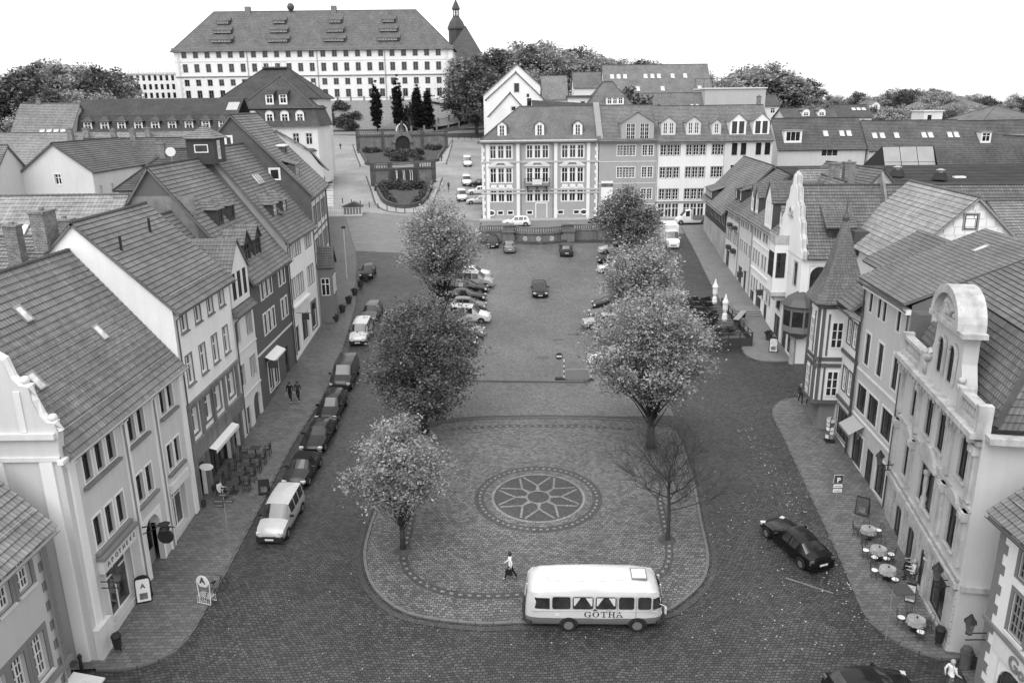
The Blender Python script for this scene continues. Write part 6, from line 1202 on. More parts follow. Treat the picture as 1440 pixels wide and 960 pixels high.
for i, (x, y, k, v, lb) in enumerate([(671, 487, 'mini', .05, 'dark small rounded car at the near end of the left parking row'), (681, 473, 'estate', .22, 'silver car second from the near end of the left parking row'), (689, 452, 'caddy', .75, 'white delivery van with printed side in the left parking row'), (684, 436, 'hatch', .12, 'grey car behind the white delivery van in the parking row'), (683, 423, 'sedan', .02, 'black sedan with shiny bonnet in the left parking row'), (686, 411, 'sedan', .025, 'black car next to the silver minibus in the parking row'), (694, 403, 'bus_van', .32, 'silver minibus in the left parking row'), (689, 390, 'hatch', .65, 'white car at the far end of the left parking row')]):
    L_ = KIND[k][0]; c = car('parked_car' if k not in ('caddy', 'bus_van') else 'parked_van', lb, k, v, front_at(x, y, L_, -.12), -.12, cat='van' if k in ('caddy', 'bus_van') else 'car', group='cars parked under the left trees')
    if i == 2:
        for s in (-1, 1): link('side_print', MB().prism([(-2.0, .75), (-.5, .75), (-.3, 1.0), (-.45, 1.55), (-1.6, 1.6), (-2.0, 1.3)], MX.Translation((0, s*.9-.006, 0)), .012), plain('van_print', .25, .6, .9, 9), c)
for x, y, k, v, lb in [(842, 356, 'estate', .6, 'white estate at the far end of the right parking row'), (840, 370, 'sedan', .03, 'black car between two white cars in the right parking row'), (841, 383, 'estate', .55, 'white car nearest the gap in the right parking row'), (833, 434, 'hatch', .04, 'dark car past the gap in the right parking row'), (828, 447, 'sedan', .1, 'grey car with pale roof under the right trees'), (820, 460, 'hatch', .3, 'silver car half hidden under the right trees'), (838, 478, 'sedan', .15, 'grey car almost hidden behind the bright leafed tree'), (828, 511, 'hatch', .7, 'white hatchback under the bright leafed tree near the no entry sign')]:
    L_ = KIND[k][0]; car('parked_car', lb, k, v, front_at(x, y, L_, pi+.06), pi+.06, group='cars parked under the right trees')
car('parked_car', 'dark car facing out beside the left pier of the fountain wall', 'hatch', .02, front_at(693, 350, 4.05, DN), DN)
car('parked_car', 'grey hatchback parked tail out in front of the fountain wall', 'hatch', .16, rear_at(717, 357, 4.05, pi/2+.03), pi/2+.03)
car('parked_car', 'dark estate parked tail out beside the right pier of the fountain', 'estate', .06, rear_at(797, 362, 4.55, pi/2-.02), pi/2-.02)
car('moving_car', 'black sedan driving down the middle of the square', 'sedan', .015, front_at(760, 420, 4.85, DN), DN)
p = GZ(726, 318, 9.96); car('parked_car', 'white estate car on the terrace before the quoined town house', 'estate', .8, V((p.x, p.y+.4, 9.95)), pi, tilt=False)
p = GZ(845, 316, 9.96); car('parked_car', 'black car half hidden by the tree in front of the town houses', 'hatch', .02, V((p.x, p.y+1, 9.95)), pi, tilt=False)
for x, y, k, v, lb in [(658, 235, 'van', .78, 'tall white van highest on the sloping road'), (657, 262, 'bus_van', .75, 'white van halfway down the sloping road'), (650, 284, 'bus_van', .6, 'white van with dark bumper lowest on the sloping road')]: car('parked_van', lb, k, v, front_at(x, y, KIND[k][0], DN+.1), DN+.1, cat='van', bumper=True)
for x, y, k, v, lb in [(676, 262, 'hatch', .03, 'dark car in the bay beside the quoined house'), (677, 273, 'estate', .7, 'white car in the bay beside the quoined house'), (678, 286, 'sedan', .5, 'silver car in the bay nearest the terrace')]:
    p = G(x, y); car('parked_car', lb, k, v, V((p.x-.5, p.y, gz(0, p.y))), pi+.05)
p = G(1146, 795); yw = pi/2+.32; p = rear_at(1156, 806, 4.85, yw); car('parked_car', 'glossy black sedan parked beside the right pavement', 'sedan', .012, p, yw)
p = G(1214, 966); car('parked_car', 'dark car only its roof showing at the bottom of the square', 'hatch', .02, V((p.x, 30.4, SLOPE*30.4)), .1)
# crew cab pickup and box van
p = G(962, 316); p.z = 0; r = car('pickup_truck', 'white crew cab truck with open flatbed before the white town house', 'van', .75, V((p.x+1.2, p.y+.6, gz(0, p.y+.6)+.02)), pi, tilt=False, cat='truck')
for ch in list(r.children):
    if ch.name.split('.')[0] in ('body', 'rear_window'): 
        me = ch.data.copy(); bm = bmesh.new(); bm.from_mesh(me); bmesh.ops.delete(bm, geom=[v for v in bm.verts if v.co.x < -.05 and v.co.z > 1.0], context='VERTS'); bm.to_mesh(me); bm.free(); ch.data = me
link('cab_back', MB().box(-.06, .0, -.9, .9, .5, 2.3), pm(.75), r); link('flatbed', MB().box(-2.9, -.1, -1, 1, .75, .88).box(-2.9, -2.84, -1, 1, .88, 1.25).box(-2.9, -.1, -1, -.94, .88, 1.25).box(-2.9, -.1, .94, 1, .88, 1.25), DTRIM, r)
p = G(947, 350); r = car('box_van', 'white box van driving down the right hand street', 'van', .8, V((p.x, p.y+2.6, gz(0, p.y+2.6))), DN, cat='van'); link('box', MB().box(-2.9, .6, -1.05, 1.05, .7, 3.0), pm(.8), r)
p = GT(617, 136); car('parked_car', 'small white van by the corner of the castle', 'caddy', .8, V((p.x, 322, gz(0, 322))), .2, tilt=False)
# ------------------------------------------------------------------ vintage bus
def bus():
    r = empty('vintage_bus', (0, 0, 0)); tag(r, 'white vintage round-nosed bus with grey skirt and GOTHA lettering', 'bus')
    L_, hw = 7.05, 1.15; CR = pm(.58); GR = pm(.16); SIL = pm(.5)
    st = [(0, .62, .9), (.06, .8, 1.5), (.18, .95, 2.05), (.42, 1.05, 2.42), (.9, 1.12, 2.62), (1.6, 1.15, 2.7), (3.5, 1.15, 2.72), (5.4, 1.15, 2.7), (6.3, 1.13, 2.64), (6.7, 1.08, 2.5), (6.92, 1.0, 2.2), (7.02, .9, 1.6), (7.05, .8, .95)]
    rings = []
    for x, w, zt in st:
        zw = min(1.75, zt-.15); ze = min(2.36, zt-.06)
        half = [(w*.93, .42), (w*.99, .55), (w, .86), (w, 1.28), (w*.985, zw if zw > 1.3 else 1.3), (w*.95, max(ze, 1.32)), (w*.86, max(zt-.14, 1.36)), (w*.66, max(zt-.04, 1.4)), (w*.3, max(zt, 1.42))]
        if zt < 1.6: half = [(w*.93, .42), (w*.99, .55), (w, .8), (w*.98, .88), (w*.95, .92+.0*zt), (w*.9, .95), (w*.8, .97), (w*.6, .98), (w*.3, .99)] if zt < 1 else half
        rings.append([(L_/2-x, y, z) for y, z in half]+[(L_/2-x, -y, z) for y, z in half[::-1]])
    n = len(rings[0]); vi = [p for q in rings for p in q]; body = MB(); body.v = vi; skirt = MB(); skirt.v = list(vi); roof = MB(); roof.v = list(vi)
    for i in range(len(rings)-1):
        for j in range(n-1):
            f = (i*n+j, (i+1)*n+j, (i+1)*n+j+1, i*n+j+1); (skirt if j in (0, 1, n-2, n-3) else roof if 4 <= j <= n-6 else body).f.append(f)
        skirt.f.append((i*n, i*n+n-1, (i+1)*n+n-1, (i+1)*n))
    body.f += [tuple(range(n)), tuple((len(rings)-1)*n+k for k in range(n))]
    for nm, mb, mm in (('body', body, CR), ('skirt', skirt, GR), ('roof', roof, CR)):
        me = mb.mesh(nm); fix(me); bm = bmesh.new(); bm.from_mesh(me); bmesh.ops.delete(bm, geom=[v for v in bm.verts if not v.link_faces], context='VERTS'); bmesh.ops.subdivide_edges(bm, edges=[], cuts=0); bm.to_mesh(me); bm.free(); link(nm, me, mm, r, smooth=40)
    # side windows, slightly proud panes with silver frames
    def swin(x0, x1, z0=1.42, z1=2.14, round_=.12, nm='side_window', cur=False):
        for s in (-1, 1):
            pts = []; R_ = round_
            for cx_, cz_, a0 in ((x1-R_, z1-R_, 0), (x0+R_, z1-R_, pi/2), (x0+R_, z0+R_, pi), (x1-R_, z0+R_, 1.5*pi)):
                for k in range(5): a = a0+k*pi/8; pts.append((cx_+R_*cos(a), cz_+R_*sin(a)))
            def yat(z): return (1.15 if z < 1.28 else 1.15-.017*(z-1.28)/.47 if z < 1.75 else 1.133-(z-1.75)/.61*.041)
            def loopm(e, o): return [(x+(e if x > (x0+x1)/2 else -e), s*(yat(z)+o), z+(e if z > (z0+z1)/2 else -e)) for x, z in pts]
            fr_ = MB(); a_, b_ = loopm(.05, .012), loopm(0, .016); k = len(pts); fr_.add(a_+b_, [(i, (i+1) % k, (i+1) % k+k, i+k) for i in range(k)]); o = link(nm, fr_, SIL, r)
            link('pane', MB().quad(*loopm(.0, .01)), CARG, o)
            if cur:
                for e in (-1, 1): xx = x0+.06 if e < 0 else x1-.06; link('curtain', MB().quad((xx, s*(yat(2.05)+.014), 2.08), (xx-e*.34, s*(yat(2.05)+.014), 2.08), (xx-e*.06, s*(yat(1.6)+.014), 1.62), (xx, s*(yat(1.6)+.014), 1.62)), pm(.6), o)
    for x0, x1, cu in ((-2.15, -1.22, 0), (-1.12, -.06, 1), (.04, 1.1, 1), (1.22, 2.0, 0), (2.18, 2.86, 0)): swin(x0, x1, cur=bool(cu))
    # wrap-round front and rear glass
    for sg, nm in ((1, 'windscreen'), (-1, 'rear_window')):
        g_ = MB()
        x0_ = 2.95 if sg > 0 else 2.28
        pl = [(x0_, 1.168 if sg < 0 else 1.135), (max(2.9, x0_+.12), 1.13), (3.2, 1.05), (3.37, .965), (3.48, .82), (3.53, .4), (3.545, 0)]; ph = [(x0_, 1.125), (max(2.86, x0_+.1), 1.10), (3.1, 1.05), (3.27, .95), (3.37, .82), (3.43, .4), (3.45, 0)]
        lo = [(x*sg, y, 1.42) for x, y in pl]+[(x*sg, -y, 1.42) for x, y in pl[-2::-1]]; hi = [(x*sg, y, 2.06) for x, y in ph]+[(x*sg, -y, 2.06) for x, y in ph[-2::-1]]
        k = len(lo); g_.add(lo+hi, [(i, i+1, i+1+k, i+k) for i in range(k-1)]); link(nm, g_, CARG, r)
        link('window_post', MB().tube([(lo[6][0], 0, 1.4), (hi[6][0], 0, 2.1)], .04, 6), CR, r)
    for s in (-1, 1):
        link('belt_trim', MB().box(-3.2, 3.2, s*1.15-.012, s*1.15+.012, 1.27, 1.33), SIL, r)
        link('door_line', MB().box(1.14, 1.16, s*1.155-.006, s*1.155+.006, .5, 2.2), GR, r); link('door_line', MB().box(2.09, 2.11, s*1.155-.006, s*1.155+.006, .5, 2.2), GR, r); link('door_handle', MB().box(1.2, 1.36, s*1.17-.02, s*1.17+.02, 1.1, 1.14), SIL, r)
    t, q = wheelmesh(.4)
    for x in (2.2, -1.3):
        for s in (-1, 1):
            w = link('wheel', t, TYRE, r, MX.Translation((x, s*1.06, .4))); link('rim', q, RIM, w)
            a_ = MB(); o_ = [(.5*cos(u*pi/10), .5*sin(u*pi/10)) for u in range(11)]; i_ = [(.38*cos(u*pi/10), .38*sin(u*pi/10)) for u in range(10, -1, -1)]; a_.prism(o_+i_, MX.Translation((x, s*1.155-.012, .4)), .024); link('wheel_arch', a_, BLK, r)
    link('bumper', MB().tube([(3.2, -1.1, .55), (3.55, -.9, .55), (3.62, 0, .55), (3.55, .9, .55), (3.2, 1.1, .55)], .09, 6), BLK, r); link('bumper', MB().tube([(-3.2, -1.1, .55), (-3.55, -.9, .55), (-3.62, 0, .55), (-3.55, .9, .55), (-3.2, 1.1, .55)], .09, 6), BLK, r)
    for s in (-1, 1): link('headlight', MB().lathe([(.02, .03), (.14, .02), (.16, -.04)], (0, 0, 0), 12, MX.Translation((3.45, s*.72, .95)) @ MX.Rotation(pi/2, 4, 'Y')), LAMP, r); link('tail_light', MB().box(-3.5, -3.42, s*.8-.08, s*.8+.08, .8, 1.0), TAILM, r); link('mirror', MB().tube([(3.3, s*1.05, 1.7), (3.55, s*1.3, 1.75), (3.55, s*1.3, 1.45)], .025, 5).box(3.5, 3.6, s*1.3-.08, s*1.3+.08, 1.35, 1.7), SIL, r)
    link('roof_hatch', MB().box(1.95, 2.65, -.4, .4, 2.68, 2.76), pm(.7), r); link('hatch_frame', MB().box(1.9, 1.95, -.45, .45, 2.68, 2.78).box(2.65, 2.7, -.45, .45, 2.68, 2.78).box(1.95, 2.65, -.45, -.4, 2.68, 2.78).box(1.95, 2.65, .4, .45, 2.68, 2.78), GR, r)
    link('roof_panel', MB().slab([(-2.2, -.5), (1.5, -.5), (1.7, -.3), (1.7, .3), (1.5, .5), (-2.2, .5), (-2.5, .3), (-2.5, -.3)], 2.66, 2.735), CR, r)
    for x in (-1.9, -.7, .4): link('roof_vent', MB().box(x-.12, x+.12, -.62, -.42, 2.66, 2.75), CR, r)
    # lettering GOTHA with two emblems on the near side (local -y)
    INK = plain('lettering', .03, .5, .05); yy = -1.165; Ms = MX.Translation((-.52, yy, .93))
    def glyph(polys, x, nm='letter'):
        b = MB()
        for pl in polys: b.prism([(u+x, z) for u, z in pl], Ms, .012)
        link(nm, b, INK, r)
    def rect(a, c, d, e): return [(a, d), (c, d), (c, e), (a, e)]
    def arcs(t0, t1, n_=12, rx=.17, rz=.17, th=.055):
        out = []; T = [t0+(t1-t0)*k/n_ for k in range(n_+1)]
        for a, c in zip(T, T[1:]):
            def ii(t): w_ = .018+th*abs(cos(t)); return ((rx-w_)*cos(t)+.17, (rz-.018)*sin(t)+.17)
            out.append([(rx*cos(a)+.17, rz*sin(a)+.17), (rx*cos(c)+.17, rz*sin(c)+.17), ii(c), ii(a)])
        return out
    glyph(arcs(.75, 2*pi-.35)+[rect(.24, .34, .13, .155), rect(.26, .315, .0, .14), rect(.29, .315, .22, .34)], 0)
    glyph(arcs(0, 2*pi, 20), .42); glyph([rect(.13, .19, .02, .32), rect(.08, .24, 0, .025), rect(0, .32, .315, .34), rect(0, .025, .23, .32), rect(.295, .32, .23, .32)], .84)
    glyph([rect(.04, .1, .02, .32), rect(.25, .31, .02, .32), rect(.1, .25, .16, .185), rect(0, .14, 0, .025), rect(.21, .35, 0, .025), rect(0, .14, .315, .34), rect(.21, .35, .315, .34)], 1.22)
    glyph([[(.04, .02), (.065, .02), (.19, .34), (.16, .34)], [(.25, .02), (.31, .02), (.19, .34), (.155, .34)], rect(.09, .26, .11, .13), rect(0, .11, 0, .025), rect(.2, .36, 0, .025)], 1.62)
    glyph([[(0, 0), (.26, 0), (.13, .12)]], .42, 'emblem'); b = MB(); b.prism([(u+1.12, z) for u, z in [(0, 0), (.28, 0), (.2, .1), (.08, .1)]], Ms @ MX.Translation((0, 0, .4)), .012); link('emblem', b, pm(.4), r)
    for ch in r.children:
        if ch.name.startswith('emblem') and ch.data.materials[0] == INK: ch.matrix_local = MX.Translation((0, 0, .4))
    link('small_print', MB().box(.45, 1.5, 0, .01, -.1, -.06, Ms), pm(.35), r); link('filler_cap', MB().box(-2.0, -1.8, -1.16, -1.15, 1.0, 1.14), pm(.7), r)
    p = G(836, 887); r.matrix_world = MX.Translation((p.x, p.y+1.1, gz(0, p.y+1.1))) @ TM @ MX.Rotation(-.03, 4, 'Z')
bus()
# ------------------------------------------------------------------ trees and shrubs
LFB = leafmat('leaves_bright', .35, .5, .4); LFM = leafmat('leaves_mid', .36, .5, .35); LFD = leafmat('leaves_dark', .16, .7, .3); LFF = leafmat('far_leaves', .13, .6, .2); LFC = leafmat('conifer_leaves', .03, .5, .15); LFS = leafmat('shrub_leaves', .1, .6, .2)
def leafcloud(rnd, pts, per, spread, size, flat=.6):
    vs = []; fs = []
    for c in pts:
        for _ in range(per):
            p = V((rnd.gauss(0, spread), rnd.gauss(0, spread), rnd.gauss(0, spread*flat)))+c
            a = V((rnd.uniform(-1, 1), rnd.uniform(-1, 1), rnd.uniform(-.5, .5))).normalized(); b = a.cross(V((rnd.uniform(-1, 1), rnd.uniform(-1, 1), rnd.uniform(.2, 1)))).normalized(); s = size*rnd.uniform(.6, 1.3); k = len(vs)
            vs += [p-a*s, p+b*s*.55, p+a*s, p-b*s*.55]; fs.append((k, k+1, k+2, k+3))
    return MB().add(vs, fs)
def tree_mesh(seed, H, ht, rx, ntip, per, size, spread, top=.5, bare=False, lean=0., trunk_r=.2, shape=None):
    rnd = random.Random(seed); tips = []; w = MB(); cz = ht+(H-ht)*top; rz = (H-ht)/2
    trunk = [V((lean*t+.12*sin(t*5+seed)*t, .1*sin(t*4+seed*2)*t, (ht+(H-ht)*.75)*t)) for t in [i/8 for i in range(9)]]
    trunk[0].z = -.3; w.tube(trunk, [trunk_r*(1.25 if i == 0 else 1-.82*i/8) for i in range(9)], 8)
    for _ in range(ntip*4):
        if len(tips) >= ntip: break
        d = V((rnd.gauss(0, 1), rnd.gauss(0, 1), rnd.gauss(0, 1))).normalized(); q = rnd.random()**.42
        p = V((d.x*rx*q, d.y*rx*q, ht+(H-ht)*.52+d.z*rz*q))
        f = (p.z-ht)/(H-ht); lim = rx*(shape(f) if shape else (1 if f < .45 else max(.12, 1-((f-.45)/.6)**1.7)))
        rr = hypot(p.x, p.y)
        if rr > lim*rnd.uniform(.75, 1.12) or f < 0: continue
        tips.append(p+V((lean*f, 0, 0)))
    for p in tips:
        f = max(.12, min(.97, (p.z-ht*.5)/(H)*rnd.uniform(.55, .95))); i = f*8; k = min(7, int(i)); s = trunk[k].lerp(trunk[k+1], i-k)
        if s.z > p.z-.1: s = V((s.x, s.y, max(ht*.85, p.z-.6)))
        m = s.lerp(p, .5)+V((rnd.gauss(0, .2), rnd.gauss(0, .2), rnd.uniform(.0, .35)))
        r0 = trunk_r*(.24 if bare else .26)*rnd.uniform(.5, 1); w.tube([s, s.lerp(m, .5)+V((0, 0, .08)), m, m.lerp(p, .5)+V((rnd.gauss(0, .1), rnd.gauss(0, .1), .06)), p], [r0, r0*.75, r0*.5, r0*.32, r0*.14], 4)
        if bare:
            for _ in range(8):
                b0 = m.lerp(p, rnd.uniform(0, 1)); q = b0+V((rnd.gauss(0, .5), rnd.gauss(0, .5), rnd.uniform(-.1, .5))); mm_ = b0.lerp(q, .5)+V((rnd.gauss(0, .07), rnd.gauss(0, .07), .05)); w.tube([b0, mm_, q], [r0*.3, r0*.22, r0*.15], 3)
    lf = leafcloud(rnd, tips, per, spread, size) if not bare else None
    return w, lf
def tree(name, label, base, seed, ytop, ybot, rx, ntip, per, size, spread, lm, bare=False, lean=0., tr=.2, top=.5, shape=None):
    zt = ztop(base, ytop); zl = ztop(base, ybot); r = empty(name, base); tag(r, label, 'tree')
    w, lf = tree_mesh(seed, zt-base.z, max(1.2, zl-base.z), rx, ntip, per, size, spread, top, bare, lean, tr, shape)
    link('trunk', w, BARK, r, smooth=True, recalc=False)
    if lf: link('crown', lf, lm, r, recalc=False)
    return r
tree('street_tree', 'small bright leaved tree at the near left of the paved island', G(567, 772), 11, 582, 712, 3.0, 150, 150, .092, .42, LFB, tr=.16, shape=lambda f: 1.05 if f < .35 else max(.1, 1-((f-.35)/.72)**1.5))
tree('street_tree', 'dense dark leaved tree beside the left parking row', G(598, 608), 5, 402, 590, 4.5, 210, 150, .11, .52, LFD, tr=.26)
tree('street_tree', 'tall pale topped tree at the far end of the left parking row', G(622, 470), 8, 266, 395, 4.4, 200, 110, .13, .55, LFM, tr=.26, shape=lambda f: .85 if f < .3 else max(.1, 1-((f-.3)/.72)**1.7))
def bare_tree(base, H, label):
    rnd = random.Random(6); w = MB(); r = empty('bare_tree', base); tag(r, label, 'tree'); trunk = [V((.05*sin(i), .04*cos(i*1.3), H*.62*i/6)) for i in range(7)]; trunk[0].z = -.3; w.tube(trunk, [.15, .12, .105, .095, .085, .07, .05], 8)
    def grow(p, d, L, rad, lev):
        n = 4; pts = [p]; q = p
        for i in range(n): d = (d+V((rnd.gauss(0, .16), rnd.gauss(0, .16), .05))).normalized(); q = q+d*L/n; pts.append(q)
        w.tube(pts, [rad*(1-.6*i/n) for i in range(n+1)], 4 if lev < 2 else 3)
        if lev < 4:
            for i in range(1, n+1):
                for _ in range(2 if lev < 3 else 1):
                    nd = (d*.75+V((rnd.gauss(0, .65), rnd.gauss(0, .65), rnd.uniform(-.25, .5)))).normalized(); grow(pts[i], nd, L*rnd.uniform(.42, .62), max(.006, rad*.42), lev+(1 if lev else 2))
    for k in range(15):
        t = .42+.58*k/14; i = t*6; j = min(5, int(i)); p = trunk[j].lerp(trunk[j+1], i-j); a = k*2.4; el = .35+.75*(k/14); grow(p, V((cos(a)*cos(el), sin(a)*cos(el), sin(el))), H*(.42-.16*k/14), .042, 1)
    link('trunk', w, BARK, r, recalc=False); return r
p = G(938, 760); bare_tree(p, ztop(p, 590)-p.z, 'leafless young tree standing on the right of the paved island')
tree('street_tree', 'large bright leaved tree with forked trunk on the right of the square', G(915, 630), 21, 392, 566, 4.6, 210, 150, .11, .52, LFB, tr=.3, lean=-.3)
tree('street_tree', 'pale leaved tree between the right parking row and the street', G(900, 512), 22, 322, 455, 3.6, 180, 100, .13, .55, LFM, tr=.26)
tree('street_tree', 'round dark tree in front of the pedimented town house', G(880, 362), 25, 263, 345, 4.8, 180, 90, .17, .6, leafmat('leaves_grey', .24, .6, .3), tr=.28)
for i, (x, y, yt) in enumerate(((531, 184, 112), (561, 184, 105), (588, 184, 116), (602, 182, 122))):
    B_ = G(x, y); B_ = V((B_.x, 284, gz(0, 284))) if B_.y > 284 else B_; B_.x = AY(x, y, B_.y).x
    zt = ztop(B_, yt)-B_.z; w, lf = tree_mesh(40+i, zt, .8, 2.3, 260, 60, .24, .3, shape=lambda f: .6+.6*f if f < .35 else max(.05, .8*(1-((f-.35)/.68)**2.0))); r = empty('columnar_cypress', B_); tag(r, ['slender dark cypress standing alone on the left below the castle', 'tallest dark cypress below the castle', 'dark cypress between bushy conifers below the castle', 'dark cypress nearest the curving ramp'][i], 'tree', 'cypresses below the castle'); link('trunk', w, BARK, r, recalc=False); link('crown', lf, LFC, r, recalc=False)
# shared far trees
PROTO = []
for i in range(5):
    rnd = random.Random(60+i); w, lf = tree_mesh(60+i, 15, 3, 5.6+.5*(i % 3), 90, 36, .42, .85, trunk_r=.4); mw = w.mesh('trunk'); mw.materials.append(BARK); ml = lf.mesh('crown'); ml.materials.append(LFF if i % 2 else LFM); PROTO.append((mw, ml))
nfar = [0]
def far_tree(x, y, h, wd=1., lab=None, grp=None, k=None, name='tree'):
    i = nfar[0]; nfar[0] += 1; mw, ml = PROTO[i % 5 if k is None else k]; r = empty(name, (x, y, hz(x, y)-.5)); s = h/15.; q = MX.Rotation(i*1.7, 4, 'Z') @ MX.Diagonal((s*wd, s*wd, s, 1)); tag(r, lab, 'tree', grp); link('trunk', mw, BARK, r, q); link('crown', ml, LFF, r, q)
rt = random.Random(4)
def wood(n, pxs, Yr, lab, grp, wd=1.):
    for i in range(n):
        t = (i+rt.uniform(.1, .9))/n; x = pxs[0][0]+(pxs[-1][0]-pxs[0][0])*t
        for (xa, ya), (xb, yb) in zip(pxs, pxs[1:]):
            if xa <= x <= xb: yt = ya+(yb-ya)*(x-xa)/(xb-xa)
        Y = rt.uniform(*Yr); P_ = AY(x, yt+rt.uniform(-3, 9), Y); far_tree(P_.x, Y, max(5, P_.z-hz(P_.x, Y)), wd*rt.uniform(.85, 1.15), lab, grp)
wood(22, [(-30, 120), (30, 86), (60, 74), (90, 84), (120, 86), (185, 100)], (270, 322), 'broad tree of the wood left of the castle', 'trees left of the castle')
wood(10, [(-20, 175), (60, 120), (110, 118), (180, 132)], (235, 275), 'broad tree standing in front of the wood left of the castle', 'trees before the left wood')
wood(34, [(645, 74), (700, 62), (750, 50), (800, 58), (860, 70), (930, 84), (1000, 98)], (318, 372), 'broad tree of the wooded ridge behind the skylit roofs', 'trees on the wooded ridge')
wood(12, [(640, 108), (690, 100), (760, 92), (850, 100), (950, 118)], (285, 315), 'lower tree at the foot of the wooded ridge', 'trees at the foot of the ridge')
wood(20, [(1005, 112), (1045, 92), (1090, 88), (1120, 97), (1150, 117)], (285, 340), 'broad tree on the knoll beyond the flat grey block', 'trees on the knoll')
wood(44, [(1120, 112), (1150, 126), (1200, 128), (1260, 122), (1300, 118), (1350, 132), (1480, 130)], (330, 430), 'small far tree on the right skyline', 'trees on the right skyline', 1.1)
wood(26, [(1100, 138), (1130, 145), (1200, 146), (1290, 140), (1400, 146), (1460, 148)], (235, 300), 'far tree among the distant villas', 'trees among the far villas')
for x, y, Y, h, lb in ((668, 100, 270, 17, 'large dark tree at the right corner of the castle'), (645, 120, 290, 15, 'dark tree above the bend of the ramp'), (690, 118, 262, 13, 'dark tree beside the white gabled villa'), (886, 125, 200, 4.5, 'small round tree growing before the skylit roof')):
    P_ = AY(x, y, Y); far_tree(P_.x, Y, max(4, P_.z+h*.35-hz(P_.x, Y)), .9, lb, k=1)
# bushes: each one a plant
def bush_mesh(seed, r, n=34, per=26, size=.13):
    rnd = random.Random(seed); pts = []
    for _ in range(n): d = V((rnd.gauss(0, 1), rnd.gauss(0, 1), abs(rnd.gauss(0, 1)))).normalized()*r*rnd.random()**.4; pts.append(V((d.x, d.y, d.z*.85+.1)))
    return leafcloud(rnd, pts, per, r*.16, size, .8)
BP = []
for i in range(3): me = bush_mesh(80+i, 1.0).mesh('foliage'); me.materials.append(LFS); BP.append(me)
stm = MB().tube([(0, 0, -.2), (0, 0, .5)], .05, 5).mesh('stem'); stm.materials.append(BARK)
def bush(p, s, lab, grp, k=0, sz=1.): r = empty('shrub', p); tag(r, lab, 'shrub', grp); q = MX.Rotation(k*1.3, 4, 'Z') @ MX.Diagonal((s, s, s*sz, 1)); link('foliage', BP[k % 3], LFS, r, q); link('stem', stm, BARK, r, q)
rb = random.Random(12)
for i in range(16):
    t = i/15; x = 541+t*52; bush(G(x+rb.uniform(-2, 2), 262+rb.uniform(-1, 5)), rb.uniform(1.0, 1.7), 'dark shrub below the waterfall of the lower cascade', 'shrubs of the lower cascade', i)
for i in range(14):
    s = 1 if i % 2 else -1; t = i//2/6; bush(G(569+s*(33-t*16), 268+t*20), rb.uniform(.8, 1.3), 'low hedge shrub edging the lower cascade lawn', 'edging shrubs of the lower cascade', i)
for i in range(18): bush(G(548+rb.uniform(0, 42), 216+rb.uniform(0, 11)), rb.uniform(1.1, 1.9), 'dark shrub in the rockery before the grotto of the upper cascade', 'rockery shrubs of the upper cascade', i)
for x, y in ((516, 214), (522, 215), (530, 214), (603, 210), (611, 211), (618, 210)): bush(G(x, y), 1.5, 'rounded shrub against the wall of the upper cascade', 'wall shrubs of the upper cascade', int(x))
for i in range(13):
    P_ = GT(rb.uniform(430, 500), rb.uniform(150, 182)); bush(P_, rb.uniform(1.6, 3.4), 'wild shrub on the bank below the castle', 'shrubs on the castle bank', i)
for x, y in ((575, 180), (594, 181)): P_ = GT(x, y); bush(P_, 4.2, 'bushy conifer between the cypresses', 'bushy conifers below the castle', int(x), 2.)
# grass tuft discs round the trunks and fallen leaves
for x, y, lb in ((567, 774, 'earth patch round the small bright tree'), (938, 760, 'earth patch round the leafless tree'), (915, 631, 'earth patch round the forked tree')):
    p = G(x, y); structure('tree_pit', MB().lathe([(.01, .05), (.42, .035), (.55, .012)], (0, 0, 0), 11), plain('earth', .07, .95, .4, 9, .1, .6, 30), M=MX.Translation(p+V((0, 0, .02))) @ TM)
rl_ = random.Random(77); lv = MB()
def leafat(p, s): 
    a = rl_.uniform(0, 6.28); c = V((cos(a), sin(a), SLOPE*sin(a)))*s; d = V((-sin(a), cos(a), SLOPE*cos(a)))*s*.7; q = V((p.x, p.y, gz(0, p.y)+.035)); lv.quad(q-c, q-d, q+c+V((0, 0, .02)), q+d)
for _ in range(170): leafat(V((rl_.gauss(14.5, 3), rl_.uniform(33, 62), 0)), rl_.uniform(.035, .07))
for _ in range(70): leafat(V((rl_.uniform(-9, 12), rl_.uniform(34, 60), 0)), rl_.uniform(.03, .055))
for _ in range(60): leafat(V((rl_.uniform(-16, 18), rl_.uniform(31, 40), 0)), rl_.uniform(.03, .06))
for _ in range(120): leafat(V((18.2+rl_.gauss(0, .5), rl_.uniform(35, 58), 0)), rl_.uniform(.04, .08))
o = link('fallen_leaves', lv, plain('fallen_leaf', .38, .8, .3, 20), recalc=False); tag(o, 'pale fallen leaves scattered over the cobbles', 'leaves', kind='stuff')
